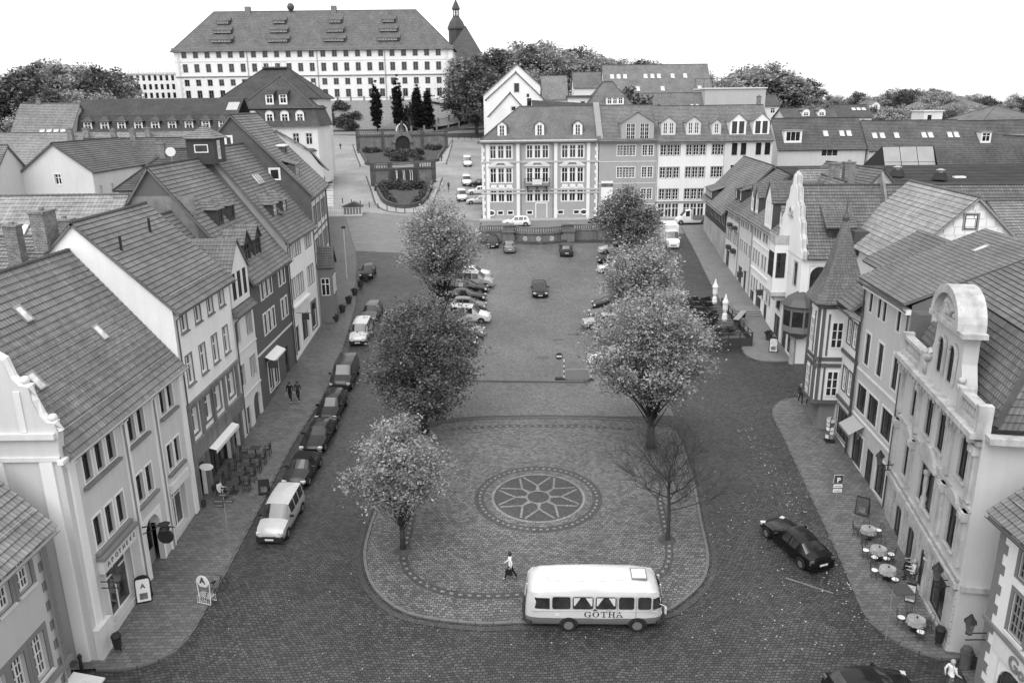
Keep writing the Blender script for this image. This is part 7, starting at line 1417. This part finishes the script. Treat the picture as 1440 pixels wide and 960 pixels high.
# ------------------------------------------------------------------ people
SKIN = plain('skin', .42, .6, .05); HAIRD = plain('dark_hair', .03, .7, .2, 20); HAIRL = plain('grey_hair', .35, .7, .2, 20); SHOEW = plain('pale_shoes', .6, .7); CL = {v: plain('cloth_%.2f' % v, v, .9, .2, 8, .1, .3, 40) for v in (.02, .05, .12, .3, .6, .75)}
def person(label, pos, yaw, pose='stand', top=.05, legs=.02, shoes=.03, hair=None, h=1.7, group=None, z=None):
    k = h/1.72; J = {}
    hip = .92; sit = pose == 'sit'
    if sit: hip = .5
    J['pel'] = (0, 0, hip); J['waist'] = (.02, 0, hip+.17); J['chest'] = (.02, 0, hip+.38); J['neck'] = (.02, 0, hip+.56); J['head'] = (.05, 0, hip+.68); J['crown'] = (.05, 0, hip+.79)
    E_ = [('pel', 'waist'), ('waist', 'chest'), ('chest', 'neck'), ('neck', 'head'), ('head', 'crown')]; Rr = {'pel': (.15, .115), 'waist': (.135, .1), 'chest': (.17, .115), 'neck': (.06, .06), 'head': (.095, .1), 'crown': (.085, .09)}
    st = {'walk': .27, 'stand': .05, 'sit': 0}[pose]
    for s, n in ((1, 'L'), (-1, 'R')):
        f = st*s; J['hip'+n] = (0, s*.1, hip-.05)
        if sit: J['kne'+n] = (.42, s*.12, hip+.0); J['ank'+n] = (.42, s*.12, .09); J['toe'+n] = (.58, s*.12, .05)
        else: J['kne'+n] = (f*.62+.04, s*.1, .5); J['ank'+n] = (f*1.15-(.05 if f < 0 else 0), s*.09, .09+(.05 if f < -.1 else 0)); J['toe'+n] = (f*1.15+.14, s*.1, .045)
        E_ += [('pel', 'hip'+n), ('hip'+n, 'kne'+n), ('kne'+n, 'ank'+n), ('ank'+n, 'toe'+n)]; Rr.update({'hip'+n: (.1, .1), 'kne'+n: (.066, .066), 'ank'+n: (.048, .048), 'toe'+n: (.042, .036)})
        a = -f*.8; J['sho'+n] = (.02, s*.19, hip+.5); J['elb'+n] = (a*.4-.03, s*.25, hip+.22)
        J['wri'+n] = (a*.9+.12, s*.24, hip+.0) if not sit else (.3, s*.2, hip+.24)
        if sit: J['elb'+n] = (.06, s*.25, hip+.2)
        w = V(J['wri'+n]); d = (w-V(J['elb'+n])).normalized(); pl = w+d*.08; J['pal'+n] = tuple(pl)
        E_ += [('chest', 'sho'+n), ('sho'+n, 'elb'+n), ('elb'+n, 'wri'+n), ('wri'+n, 'pal'+n)]; Rr.update({'sho'+n: (.075, .07), 'elb'+n: (.048, .048), 'wri'+n: (.032, .032), 'pal'+n: (.04, .022)})
        for q in range(4): J['f%d%s' % (q, n)] = tuple(pl+d*(.085-.012*abs(q-1.3))+V((0.02*(q-1.5), 0, 0))); E_.append(('pal'+n, 'f%d%s' % (q, n))); Rr['f%d%s' % (q, n)] = (.009, .009)
        J['th'+n] = tuple(w+d*.07+V((.05, -s*.015, 0))); E_.append(('wri'+n, 'th'+n)); Rr['th'+n] = (.011, .011)
    names = list(J); ix = {n: i for i, n in enumerate(names)}
    me = bpy.data.meshes.new('tmp'); me.from_pydata([V(J[n])*k for n in names], [(ix[a], ix[b]) for a, b in E_], [])
    o = bpy.data.objects.new('tmp', me); COL.objects.link(o); sk = o.modifiers.new('s', 'SKIN'); sk.use_smooth_shade = True; ss = o.modifiers.new('u', 'SUBSURF'); ss.levels = 1; ss.render_levels = 1
    for i, n in enumerate(names): me.skin_vertices[0].data[i].radius = [q*k for q in Rr[n]]; me.skin_vertices[0].data[i].use_root = (n == 'pel')
    bm_ = bpy.data.meshes.new_from_object(o.evaluated_get(bpy.context.evaluated_depsgraph_get())); bpy.data.objects.remove(o); bpy.data.meshes.remove(me); bm_.name = 'body'
    bm_.materials.clear()
    for q in (SKIN, CL[top], CL[legs], SHOEW if shoes > .3 else CL[.02]): bm_.materials.append(q)
    hands = [V(J[n+s])*k for n in ('pal', 'f1', 'th') for s in 'LR']; legz = (hip+.02)*k
    for f in bm_.polygons:
        c = f.center
        if min((c-q).length for q in hands) < .085*k: m_ = 0
        elif c.z > (hip+.57)*k: m_ = 0
        elif sit and c.x > .2*k and c.z < (hip+.12)*k: m_ = 2 if c.z > .12*k else 3
        elif c.z < .1*k: m_ = 3
        elif c.z < legz and not (abs(c.y) > .17*k and c.z > .62*k): m_ = 2
        else: m_ = 1
        f.material_index = m_
    bm_.polygons.foreach_set('use_smooth', [True]*len(bm_.polygons))
    r = empty('person', pos if z is None else (pos[0], pos[1], z), yaw); tag(r, label, 'person', group); link('body', bm_, SKIN, r)
    hc = V(J['head'])*k; hb = MB().lathe([(.02, -.1), (.085, -.07), (.112, .02), (.112, .09), (.08, .15), (.02, .178)], (hc.x-.025*k, hc.y, hc.z+.0), 10); link('hair', hb, hair or HAIRD, r, smooth=True)
    fc = MB().box(hc.x+.085, hc.x+.115, -.012, .012, hc.z-.02, hc.z+.02)
    for s in (-1, 1): fc.box(hc.x+.085, hc.x+.098, s*.035-.012, s*.035+.012, hc.z+.03, hc.z+.045)
    link('face', fc, SKIN, r); return r
w = person('woman in white sweater and dark trousers walking with a black bag past the bus', G(718, 813), pi-.1, 'walk', .75, .02, .6, h=1.66)
link('bag', MB().slab([(-.22, -.06), (.16, -.06), (.16, .06), (-.22, .06)], .38, .72).tube([(-.12, 0, .72), (-.08, 0, .86), (.02, 0, .86), (.06, 0, .72)], .015, 5), CL[.02], w, MX.Translation((.1, .24, 0)))
LPZ = lambda p: V((p.x, p.y, p.z+.12))
person('person in black coat walking on the left pavement beside a companion', LPZ(G(409, 566, .12)), DN+.1, 'walk', .02, .02, .6, group='couple in black'); person('person in dark jacket with pale collar walking at the companion\'s side', LPZ(G(420, 565, .12)), DN+.1, 'walk', .05, .02, .6, group='couple in black')
person('elderly person in dark suit walking by the half timbered corner', G(1125, 567), DN-.2, 'walk', .05, .05, hair=HAIRL, group='couple at the corner'); person('person in dark coat walking arm in arm by the turret corner', G(1136, 571), DN-.2, 'walk', .12, .05, h=1.6, hair=HAIRL, group='couple at the corner')
person('person in white shirt at the bottom edge near the corner house', G(1333, 972), .3, 'walk', .75, .12, hair=HAIRL)
person('distant walker in dark clothes on the path of the upper cascade', G(621, 227), pi/2, 'walk', .05, .02); person('distant walker beside the lower cascade', G(631, 268), DN, 'walk', .05, .05); person('distant walker on the road at the top of the steps', G(479, 210), DN, 'walk', .02, .02)
# ------------------------------------------------------------------ cafe and street furniture
CLOTH = plain('marble_cloth', .38, .6, .5, 7, .4, .1); CUSH = plain('white_cushion', .78, .8, .05)
def chair_proto(cush):
    r = empty('cafe_chair', (0, 0, -50)); tag(r, 'x', 'chair'); link('seat', MB().lathe([(.02, .43), (.2, .43), (.215, .445), (.2, .47), (.02, .475)], (0, 0, 0), 12), WOOD, r)
    for a in (.78, 2.36, 3.93, 5.5): link('leg', MB().tube([(.15*cos(a), .15*sin(a), .44), (.21*cos(a), .21*sin(a), 0)], .014, 5), WOOD, r)
    link('back', MB().tube([(-.17, -.14, .44), (-.23, -.17, .8), (-.24, -.1, .92), (-.245, 0, .95), (-.24, .1, .92), (-.23, .17, .8), (-.17, .14, .44)], .014, 5).tube([(-.18, -.07, .45), (-.23, -.09, .75), (-.235, 0, .84), (-.23, .09, .75), (-.18, .07, .45)], .01, 5), WOOD, r)
    if cush: link('cushion', MB().lathe([(.02, .475), (.17, .478), (.19, .5), (.16, .525), (.02, .53)], (0, 0, 0), 12), CUSH, r)
    return r
PC = {c: chair_proto(c) for c in (True, False)}
def table(pos, label):
    r = empty('cafe_table', pos, 0); tag(r, label, 'table'); link('top', MB().lathe([(.02, .72), (.42, .72), (.43, .735), (.02, .74)], (0, 0, 0), 18), CLOTH, r); cl = MB(); n = 24
    for i in range(n):
        a, c = 2*pi*i/n, 2*pi*(i+1)/n; ra, rc = .43+.05*(i % 2), .43+.05*((i+1) % 2); cl.quad((.43*cos(a), .43*sin(a), .735), (.43*cos(c), .43*sin(c), .735), (rc*cos(c), rc*sin(c), .45), (ra*cos(a), ra*sin(a), .45))
    link('cloth', cl, CLOTH, r); link('stem', MB().tube([(0, 0, .72), (0, 0, .03)], .03, 6), IRON, r); link('foot', MB().lathe([(.25, 0), (.22, .03), (.04, .05)], (0, 0, 0), 10), IRON, r)
    link('vase', MB().lathe([(.03, .74), (.05, .78), (.03, .84), (.04, .86)], (.05, .02, 0), 8), WOOD, r); return r
first = {True: True, False: True}
def put_chair(pos, yaw, cush, label, grp):
    if first[cush]:
        r = PC[cush]; r.matrix_world = MX.Translation(pos) @ MX.Rotation(yaw, 4, 'Z'); first[cush] = False
    else: r = clone(PC[cush], pos, yaw)
    r['label'] = label; r['group'] = grp
TN = ['farthest from the corner lantern', 'second in the row beside the menu easel', 'beside the seated guests', 'standing alone by the waste bin']
for i, (x, y, cs) in enumerate([(1222, 741, [(2.6, 0), (4.0, 0), (.2, 1), (1.3, 0)]), (1236, 769, [(2.9, 1), (4.0, 1), (5.0, 1), (5.9, 1), (.9, 0)]), (1249, 797, [(2.9, 1), (4.9, 1), (1.0, 0)]), (1289, 868, [(2.5, 1), (1.5, 0), (4.6, 1), (.1, 0)])]):
    p = G(x, y, .9); p = V((p.x, p.y, gz(0, p.y)+.12)); table(p, 'round cafe table with marbled cloth '+TN[i])
    for a, c in cs:
        d = V((cos(a), sin(a), 0))*.68; q = p+d; q.z = gz(0, q.y)+.12; put_chair(q, a+pi, bool(c), '%s bentwood chair at the table %s' % ('white cushioned' if c else 'bare', TN[i]), 'chairs round the table '+TN[i])
def gpos(x, y, dz=.12): p = G(x, y, dz); return p
person('seated cafe guest in pale blouse by the ornate house door', V((22.15, 38.7, gz(0, 38.7)+.1)), pi-.3, 'sit', .6, .05, hair=HAIRL); person('seated cafe guest in dark dress next to the pale blouse', V((22.5, 39.5, gz(0, 39.5)+.1)), pi, 'sit', .3, .02)
put_chair(V((22.1, 38.7, gz(0, 38.7)+.12)), pi-.3, False, 'cafe chair under the guest in the pale blouse', 'occupied chairs'); put_chair(V((22.45, 39.5, gz(0, 39.5)+.12)), pi, False, 'cafe chair under the guest in the dark dress', 'occupied chairs')
# left cafe: dark slatted chairs and tables
def slat_chair():
    r = empty('garden_chair', (0, 0, -50)); tag(r, 'dark slatted garden chair in the rows outside the arcaded house', 'chair', 'dark chairs outside the arcaded house')
    for i in range(4): link('seat_slat', boxmesh('seat_slat', (-.22, .22, -.2+i*.11, -.11+i*.11, .43, .46), WOOD), WOOD, r)
    for i in range(4): link('back_slat', boxmesh('back_slat', (-.26, -.22, -.21, .21, .55+i*.11, .63+i*.11), WOOD), WOOD, r)
    for x in (-.22, .2):
        for y in (-.2, .2): link('leg', boxmesh('leg', (x-.02, x+.02, y-.02, y+.02, 0, .95 if x < 0 else .62), WOOD), WOOD, r)
    for y in (-.22, .22): link('arm', boxmesh('arm', (-.22, .24, y-.025, y+.025, .62, .65), WOOD), WOOD, r)
    return r
sc_ = slat_chair(); k_ = 0
for row, X in enumerate((-19.7, -18.9, -18.1)):
    for j in range(5):
        y = 48.6+j*1.25+row*.2; p = V((X, y, gz(0, y)+.12))
        if row == 1:
            t_ = empty('garden_table', p); tag(t_, 'dark square garden table between the slatted chairs', 'table', 'dark tables outside the arcaded house'); link('top', boxmesh('top', (-.36, .36, -.36, .36, .71, .74), WOOD), WOOD, t_); link('stem', boxmesh('stem', (-.04, .04, -.04, .04, .04, .71), WOOD), WOOD, t_); link('foot', boxmesh('foot', (-.25, .25, -.25, .25, 0, .04), WOOD), WOOD, t_); continue
        yw = 0 if row == 0 else pi
        if k_ == 0: sc_.matrix_world = MX.Translation(p) @ MX.Rotation(yw, 4, 'Z')
        else: clone(sc_, p, yw)
        k_ += 1
person('guest in white shirt sitting outside the arcaded house', V((-19.65, 48.2, gz(0, 48.2)+.12)), -.2, 'sit', .75, .02, hair=HAIRD)
# signs
def sign(name, label, x, y, ytop, boards, r=.03, mm=None, dz=.12):
    p = gpos(x, y, dz); o = empty(name, p); tag(o, label, 'sign'); H_ = ztop(p, ytop)-p.z; link('post', MB().tube([(0, 0, -.2), (0, 0, H_)], r, 6), mm or STEEL, o)
    return o, H_
o, H_ = sign('parking_sign', 'blue parking sign with two white plates on a slim post by the black sedan', 1170, 752, 668, 0); PB = plain('sign_dark', .06, .5, .05)
link('board', MB().box(-.26, .26, -.05, -.03, H_-.5, H_+.02), PB, o); letter(o, MX.Translation((-.1, -.055, H_-.42)) @ MX.Rotation(pi/2, 4, 'X'), 'P', .42, WHITE, .004, .01); link('board_rim', MB().box(-.28, .28, -.03, -.025, H_-.52, H_+.04), WHITE, o)
for q in (.78, 1.08): link('plate', MB().box(-.26, .26, -.05, -.03, H_-q, H_-q+.2), WHITE, o); link('plate_print', MB().box(-.2, .2, -.054, -.05, H_-q+.07, H_-q+.12), DTRIM, o)
o, H_ = sign('no_entry_sign', 'round no entry sign beside the striped posts at the edge of the square', 786, 533, 496, 0, dz=0); link('disc', MB().lathe([(.02, 0), (.34, 0), (.34, .03), (.02, .03)], (0, 0, 0), 18, MX.Translation((0, -.04, H_-.3)) @ MX.Rotation(pi/2, 4, 'X')), PB, o); link('bar', MB().box(-.24, .24, -.082, -.07, H_-.36, H_-.24), WHITE, o); link('foot', MB().box(-.35, .35, -.25, .25, -.02, .14), BLK, o)
for x, y, lb in ((793, 534, 'red white striped post next to the no entry sign'), (831, 534, 'striped post standing by the grey panel under the bright tree')):
    p = gpos(x, y, 0); o = empty('striped_post', p); tag(o, lb, 'post')
    for i in range(8): link('band', MB().tube([(0, 0, i*.24), (0, 0, i*.24+.24)], .05, 6), WHITE if i % 2 else PB, o)
    link('foot', MB().lathe([(.3, 0), (.28, .06), (.06, .1)], (0, 0, 0), 8), BLK, o)
p = gpos(812, 534, 0); o = empty('site_barrier', p); tag(o, 'grey barrier panel leaning between the striped posts', 'barrier'); link('panel', MB().box(-1.05, 1.05, -.03, .03, .05, .95), plain('grey_panel', .22, .7), o); link('frame', MB().box(-1.1, -1.05, -.04, .04, 0, 1.0).box(1.05, 1.1, -.04, .04, 0, 1.0).box(-1.05, 1.05, -.04, .04, .95, 1.0), STEEL, o)
o, H_ = sign('direction_sign', 'signpost with three dark direction boards by the white compact van', 324, 778, 690, 0)
for z, x0, x1 in ((H_-.35, -.25, .25), (H_-.75, -.6, 0), (H_-.75, .04, .6), (H_-1.02, -.6, 0)): link('board', MB().box(x0, x1, -.06, -.03, z, z+.24), PB, o); link('board_print', MB().box(x0+.06, x1-.08, -.064, -.06, z+.09, z+.14), GREYF, o)
o, H_ = sign('notice_post', 'slim post with dark board in front of the ornate house', 1246, 896, 828, 0); link('board', MB().box(0, .9, -.45, .45, H_-.05, H_), PB, o)
o, H_ = sign('lane_post', 'thin pale post far up the left pavement', 488, 392, 318, 0, .05, TRIM); link('lamp_box', MB().box(-.25, .25, -.1, .1, H_-.3, H_), PB, o)
# pharmacy bike rack, A boards, bin, bicycle
o = empty('bike_rack', gpos(289, 847), -.35); tag(o, 'white round topped pharmacy bike rack with A emblem on the left pavement', 'bike rack'); S_ = pm(.75)
link('board', MB().prism([(-.42, 1.25), (.42, 1.25)]+[(.42*cos(t*pi/12), 1.25+.42*sin(t*pi/12)) for t in range(13)], MX.Translation((0, -.02, 0)), .04), S_, o); link('board_lower', MB().prism([(-.42, 1.25), (.42, 1.25), (.2, 1.0), (-.2, 1.0)], MX.Translation((0, -.02, 0)), .04), S_, o); letter(o, MX.Translation((-.17, -.03, 1.22)) @ MX.Rotation(pi/2, 4, 'X'), 'A', .5, PB, .004, .02)
for x in (-.42, .42): link('leg', MB().tube([(x, 0, 1.3), (x*.85, 0, 0)], .025, 5), S_, o)
for i in range(8): link('hoop', MB().tube([(-.42+i*.12, -.1, 0), (-.42+i*.12, -.1, .42), (-.42+i*.12, .35, .42), (-.42+i*.12, .35, 0)], .014, 4), S_, o)
for y in (-.1, .35): link('rail', MB().tube([(-.45, y, .02), (.45, y, .02)], .018, 4), S_, o)
def bicycle(p, yaw, lab):
    r = empty('bicycle', p, yaw); tag(r, lab, 'bicycle')
    for x in (-.52, .52): link('wheel', MB().tube([(x+.33*cos(t*pi/9), 0, .34+.33*sin(t*pi/9)) for t in range(18)], .02, 5, True), TYRE, r)
    link('frame', MB().tube([(-.52, 0, .34), (-.1, 0, .3), (.38, 0, .8), (-.2, 0, .82), (-.1, 0, .3)], .018, 5).tube([(-.52, 0, .34), (-.2, 0, .82)], .014, 5).tube([(.52, 0, .34), (.38, 0, .82), (.36, 0, 1.0)], .016, 5), IRON, r); link('handlebar', MB().tube([(.3, -.26, 1.02), (.38, 0, 1.0), (.3, .26, 1.02)], .015, 5), IRON, r); link('saddle', MB().box(-.32, -.08, -.07, .07, .9, .96), BLK, r); return r
bicycle(gpos(306, 836), 1.2, 'dark bicycle parked behind the pharmacy bike rack')
bicycle(V((G(822, 470).x, G(822, 470).y, gz(0, G(822, 470).y))), .3, 'bicycle parked at the nose of the silver car')
def aboard(p, yaw, lab, face, txt=None, w=.62, h=1.15, arch=True):
    r = empty('pavement_sign', p, yaw); tag(r, lab, 'sign')
    for s in (-1, 1):
        M = MX.Rotation(-s*.2, 4, 'X') if s < 0 else MX.Rotation(-.2, 4, 'X'); M = MX.Translation((0, s*.26, 0)) @ MX.Rotation(-s*-.2, 4, 'X')
        pts = [(-w/2, 0), (w/2, 0), (w/2, h-.2)]+([(w/2*cos(t*pi/8), h-.2+.3*sin(t*pi/8)) for t in range(1, 8)] if arch else [(w/2, h), (-w/2, h)])+[(-w/2, h-.2)]
        b_ = link('frame', MB().prism(pts, M @ MX.Translation((0, -.02, 0)), .04), BLK, r); q = [(x*.86, .08+z*.88) for x, z in pts]; link('panel', MB().prism(q, M @ MX.Translation((0, -.026 if s < 0 else .022, 0)), .004), face, r)
    if txt: letter(r, MX.Translation((0, -.26, 0)) @ MX.Rotation(-.2, 4, 'X') @ MX.Translation((-.12, -.035, .82)) @ MX.Rotation(pi/2, 4, 'X'), txt, .36, PB, .003, .01)
    link('picture', MB().box(-.2, .2, -.034, -.03, .2, .55, MX.Translation((0, -.26, 0)) @ MX.Rotation(-.2, 4, 'X')), plain('poster_print', .2, .6, .9, 12), r); return r
aboard(gpos(204, 843), .35, 'arched black pavement sign with A emblem in front of the pharmacy', WHITE, 'A', .8, 1.45); aboard(gpos(1279, 843), -.5, 'small menu easel on the pavement near the stone column', plain('menu_face', .5, .6, .8, 15), None, .5, 1.0, False)
aboard(gpos(372, 693), .2, 'black board standing behind the white compact van', BLK, None, .7, 1.0, False); aboard(gpos(1087, 494), -.3, 'white pavement sign beside the planter up the right street', plain('menu_face2', .6, .6, .7, 12), None, .8, 1.4); aboard(gpos(1212, 722), -.6, 'dark easel leaning by the grey house doorway', plain('dark_face', .08, .6, .6, 12), None, .8, 1.2, False)
def binn(p, lab):
    r = empty('waste_bin', p); tag(r, lab, 'bin'); link('post', MB().tube([(0, 0, -.1), (0, 0, 1.15)], .035, 6), IRON, r); link('bucket', MB().lathe([(.17, .3), (.23, .95), (.21, .95), (.16, .35)], (0, -.22, 0), 12), IRON, r); link('lid', MB().lathe([(.26, 1.0), (.2, 1.12), (.03, 1.16)], (0, -.22, 0), 12), IRON, r)
binn(gpos(170, 914), 'black waste bin at the plinth of the pharmacy'); binn(gpos(1316, 905), 'black waste bin beside the lone cafe table')
# wall lanterns on iron brackets
def lantern(p, dirx, lab):
    r = empty('wall_lantern', p); tag(r, lab, 'lantern'); s = dirx
    link('bracket', MB().tube([(0, 0, 0), (s*.95, 0, 0)], .03, 5).tube([(0, 0, -.35), (s*.95, 0, -.35)], .03, 5), IRON, r); x = s*.85
    link('cage', MB().lathe([(.14, .05), (.24, .62)], (x, 0, 0), 6), glassmat('lantern_glass', .08, .2), r); link('cap', MB().lathe([(.3, .6), (.12, .85), (.05, 1.0)], (x, 0, 0), 6), IRON, r); link('base', MB().lathe([(.16, -.02), (.14, .06)], (x, 0, 0), 6), IRON, r)
lantern(V((-20.55, 34.6, 6.1)), 1, 'iron lantern on a double bracket at the pharmacy corner'); lantern(V((21.45, 34.0, 6.0)), -1, 'iron lantern on a double bracket at the near corner of the ornate house'); lantern(V((23.6, 45.3, 6.8)), -1, 'iron lantern between the grey house and the ornate house'); lantern(V((21.5, 31.0, 5.2)), -1, 'iron lantern on the quoined corner house')
r = empty('hanging_emblem', (-20.5, 39.2, 6.5)); tag(r, 'wrought iron hanging sign with dark round emblem above the pharmacy portal', 'sign'); link('arm', MB().tube([(0, 0, 0), (.7, 0, .15), (1.8, 0, .0)], .04, 5).tube([(0, 0, -.4), (.5, 0, -.2), (1.0, 0, .1)], .03, 5), IRON, r); link('emblem', MB().lathe([(.02, -.08), (.42, -.08), (.46, 0), (.42, .08), (.02, .08)], (0, 0, 0), 10, MX.Translation((1.25, 0, -.55)) @ MX.Rotation(pi/2, 4, 'X')), IRON, r); link('crown', MB().lathe([(.3, -.12), (.2, .1), (.35, .2)], (1.25, 0, .0), 7), IRON, r)
r = empty('oval_sign', (-20.5, 47.5, 6.2)); tag(r, 'white oval sign hanging by the stone arcade', 'sign'); link('arm', MB().tube([(0, 0, .3), (.8, 0, .3)], .025, 5), IRON, r); link('oval', MB().lathe([(.02, -.03), (.45, -.03), (.45, .03), (.02, .03)], (0, 0, 0), 14, MX.Translation((.5, 0, 0)) @ MX.Diagonal((1, 1, .55, 1)) @ MX.Rotation(pi/2, 4, 'X')), WHITE, r)
for i, (x, Y, z, lb) in enumerate(((-20.4, 73.2, 9.6, 'iron framed shop sign on the white banded house'), (-20.4, 62.2, 8.4, 'small projecting sign on the dark house'), (27.2, 82.5, 9.2, 'dark square sign projecting from the cream row house'), (28.0, 92.8, 9.0, 'wrought sign projecting from the twin dormer house'))):
    s = 1 if x < 0 else -1; r = empty('projecting_sign', (x, Y, z)); tag(r, lb, 'sign'); link('arm', MB().tube([(0, 0, .35), (s*1.4, 0, .35)], .025, 5), IRON, r); link('board', MB().box(min(s*.5, s*1.2), max(s*.5, s*1.2), -.03, .03, -.3, .3), PB, r)
# terrace with closed parasols
A_ = [G(990, 490), G(1056, 488), G(1046, 452), G(1010, 425), G(968, 428)]
r = empty('cafe_terrace', A_[0]); tag(r, 'raised dark timber cafe terrace with railing and planters up the right street', 'terrace'); I_ = r.matrix_world.inverted(); DK = plain('deck_boards', .09, .8, .2, 4)
T4 = [A_[0], A_[1], A_[1]+V((.3, 13, 0)), A_[0]+V((.6, 14, 0))]; TZ = A_[0].z
for q in range(14):
    a, c = T4[0].lerp(T4[3], q/14), T4[1].lerp(T4[2], q/14); a2, c2 = T4[0].lerp(T4[3], (q+.94)/14), T4[1].lerp(T4[2], (q+.94)/14); link('plank', MB().slab([(p.x, p.y) for p in (a, c, c2, a2)], TZ-.5, TZ+.35+.05*q), DK, r, I_)
def rail(a, c, n):
    link('skirt', MB().add([(a.x, a.y, a.z-.3), (c.x, c.y, c.z-.3), (c.x, c.y, c.z+.75), (a.x, a.y, a.z+.75)], [(0, 1, 2, 3)]), WOOD, r, I_)
    link('rail', MB().tube([a+V((0, 0, 1.3)), c+V((0, 0, 1.3))], .05, 4), WOOD, r, I_)
    for i in range(n+1): p = a.lerp(c, i/n); link('post', MB().box(p.x-.05, p.x+.05, p.y-.05, p.y+.05, p.z, p.z+1.35), WOOD, r, I_)
f_ = V((0, -.06, .2)); rail(T4[0]+f_, T4[1]+f_, 4); rail(T4[0]+V((-.06, 0, .2)), T4[3]+V((-.06, 0, .6)), 8); rail(T4[1]+V((.06, 0, .2)), T4[2]+V((.06, 0, .6)), 8)
for x, y, yt, lb in ((1018, 462, 413, 'closed white parasol at the near end of the cafe terrace'), (1004, 437, 392, 'closed white parasol at the far end of the cafe terrace')):
    p = G(x, y, .5); H_ = ztop(p, yt)-p.z; q = empty('closed_parasol', p); tag(q, lb, 'parasol'); link('pole', MB().tube([(0, 0, -.1), (0, 0, H_)], .035, 6), STEEL, q); link('canopy', MB().lathe([(.2, H_*.22), (.3, H_*.28), (.24, H_*.42), (.16, H_*.46), (.27, H_*.55), (.27, H_*.68), (.33, H_*.76), (.16, H_*.86), (.04, H_)], (0, 0, 0), 9), WHITE, q); link('base', MB().box(-.3, .3, -.3, .3, -.1, .1), BLK, q)
for i, (x, y) in enumerate(((985, 445), (980, 437), (976, 430), (995, 430), (990, 455), (1002, 452))):
    p = G(x, y, .5); q = empty('terrace_sofa', p, .2*i); tag(q, 'dark woven lounge seat on the cafe terrace', 'sofa', 'lounge seats on the terrace'); link('seat', MB().box(-.7, .7, -.4, .4, 0, .42), BLK, q); link('backrest', MB().box(-.7, .7, .28, .45, .42, .95), BLK, q); link('arm', MB().box(-.75, -.6, -.4, .4, .42, .7), BLK, q); link('arm', MB().box(.6, .75, -.4, .4, .42, .7), BLK, q); link('cushion', MB().box(-.58, .58, -.38, .25, .42, .52), WOOD, q)
for i, (x, y) in enumerate(((1012, 468), (1026, 466))): bush(G(x, y, .6), .55, 'low planting in the railing planter of the terrace', 'terrace plants', i)
p = G(1040, 452, .6); q = empty('long_bench', p, 1.1); tag(q, 'pale long bench table along the inner terrace rail', 'bench'); link('top', MB().box(-2, 2, -.3, .3, .65, .72), wallm(.3), q); link('leg', MB().box(-1.8, -1.7, -.25, .25, 0, .65), WOOD, q); link('leg', MB().box(1.7, 1.8, -.25, .25, 0, .65), WOOD, q)
p = G(1052, 440); q = empty('door_steps', p, -.1); tag(q, 'low dark steps to a doorway of the cream row house', 'steps')
for i in range(3): link('step', MB().box(-2.0+i*.25, 2.0, -1.6+i*.4, 1.6-i*.0, i*.15-.1, i*.15+.12), DTRIM, q)
# planters, display stands, bollard, column
for x, y, s, lb in ((1155, 598, 1.0, 'dark square planter at the turret house'), (1081, 478, .9, 'tall dark planter by the white pavement sign'), (287, 712, .45, 'plant pot by the stone arcade'), (300, 690, .4, 'small plant pot at the arcade door')):
    p = gpos(x, y); q = empty('planter', p); tag(q, lb, 'planter'); link('pot', MB().lathe([(.28*s, 0), (.42*s, .75*s), (.38*s, .75*s), (.3*s, .6*s)], (0, 0, 0), 4 if s > .8 else 10), WOOD, q); link('plant', BP[0], LFS, q, MX.Translation((0, 0, .7*s)) @ MX.Scale(.45*s, 4))
p = gpos(1166, 620); q = empty('card_stand', p); tag(q, 'tall wire stand full of pale postcards by the shop', 'display stand'); link('pole', MB().tube([(0, 0, 0), (0, 0, 1.9)], .03, 6), IRON, q); link('foot', MB().box(-.35, .35, -.35, .35, 0, .06), IRON, q); rc = random.Random(2)
for k in range(5):
    for a in range(6): an = a*pi/3; link('card', MB().box(-.13, .13, -.01, .01, .3+k*.32, .55+k*.32, MX.Rotation(an, 4, 'Z') @ MX.Translation((0, -.3, 0))), CL[rc.choice((.3, .6, .75, .12))], q)
p = gpos(1357, 935); q = empty('stone_bollard', p); tag(q, 'thick dark stone bollard at the corner lane', 'bollard'); link('shaft', MB().lathe([(.27, -.2), (.26, .85), (.22, 1.0), (.05, 1.05)], (0, 0, 0), 12), SAND, q, smooth=40); link('collar', MB().lathe([(.3, .7), (.3, .8)], (0, 0, 0), 12), SAND, q)
p = gpos(1299, 835); q = empty('stone_column', p); tag(q, 'pale half height stone column with urn top beside the cafe door', 'column'); link('shaft', MB().lathe([(.3, -.1), (.24, .2), (.2, 2.0), (.3, 2.15)], (0, 0, 0), 12), STN, q, smooth=40); link('urn', MB().lathe([(.16, 2.15), (.3, 2.5), (.26, 2.5), (.1, 2.25)], (0, 0, 0), 12), STN, q, smooth=40)
p = gpos(116, 945); q = empty('stone_bollard', p); tag(q, 'slim dark post at the mouth of the lane by the pharmacy', 'bollard'); link('shaft', MB().lathe([(.09, -.2), (.08, 1.0), (.02, 1.08)], (0, 0, 0), 10), IRON, q); link('collar', MB().lathe([(.11, .85), (.11, .92)], (0, 0, 0), 10), IRON, q)
for i in range(6):
    p = gpos(480+i*0, 395) if False else V((-19.2+.12*i, 84+i*3.2, gz(0, 84+i*3.2)+.12)); q = empty('flower_tub', p); tag(q, 'flower tub or shop display in front of the slate gabled house', 'planter', 'displays before the slate house'); link('pot', MB().lathe([(.25, 0), (.4, .6), (.35, .6)], (0, 0, 0), 8), WOOD, q); link('plant', BP[i % 3], LFS, q, MX.Translation((0, 0, .5)) @ MX.Scale(.4, 4))
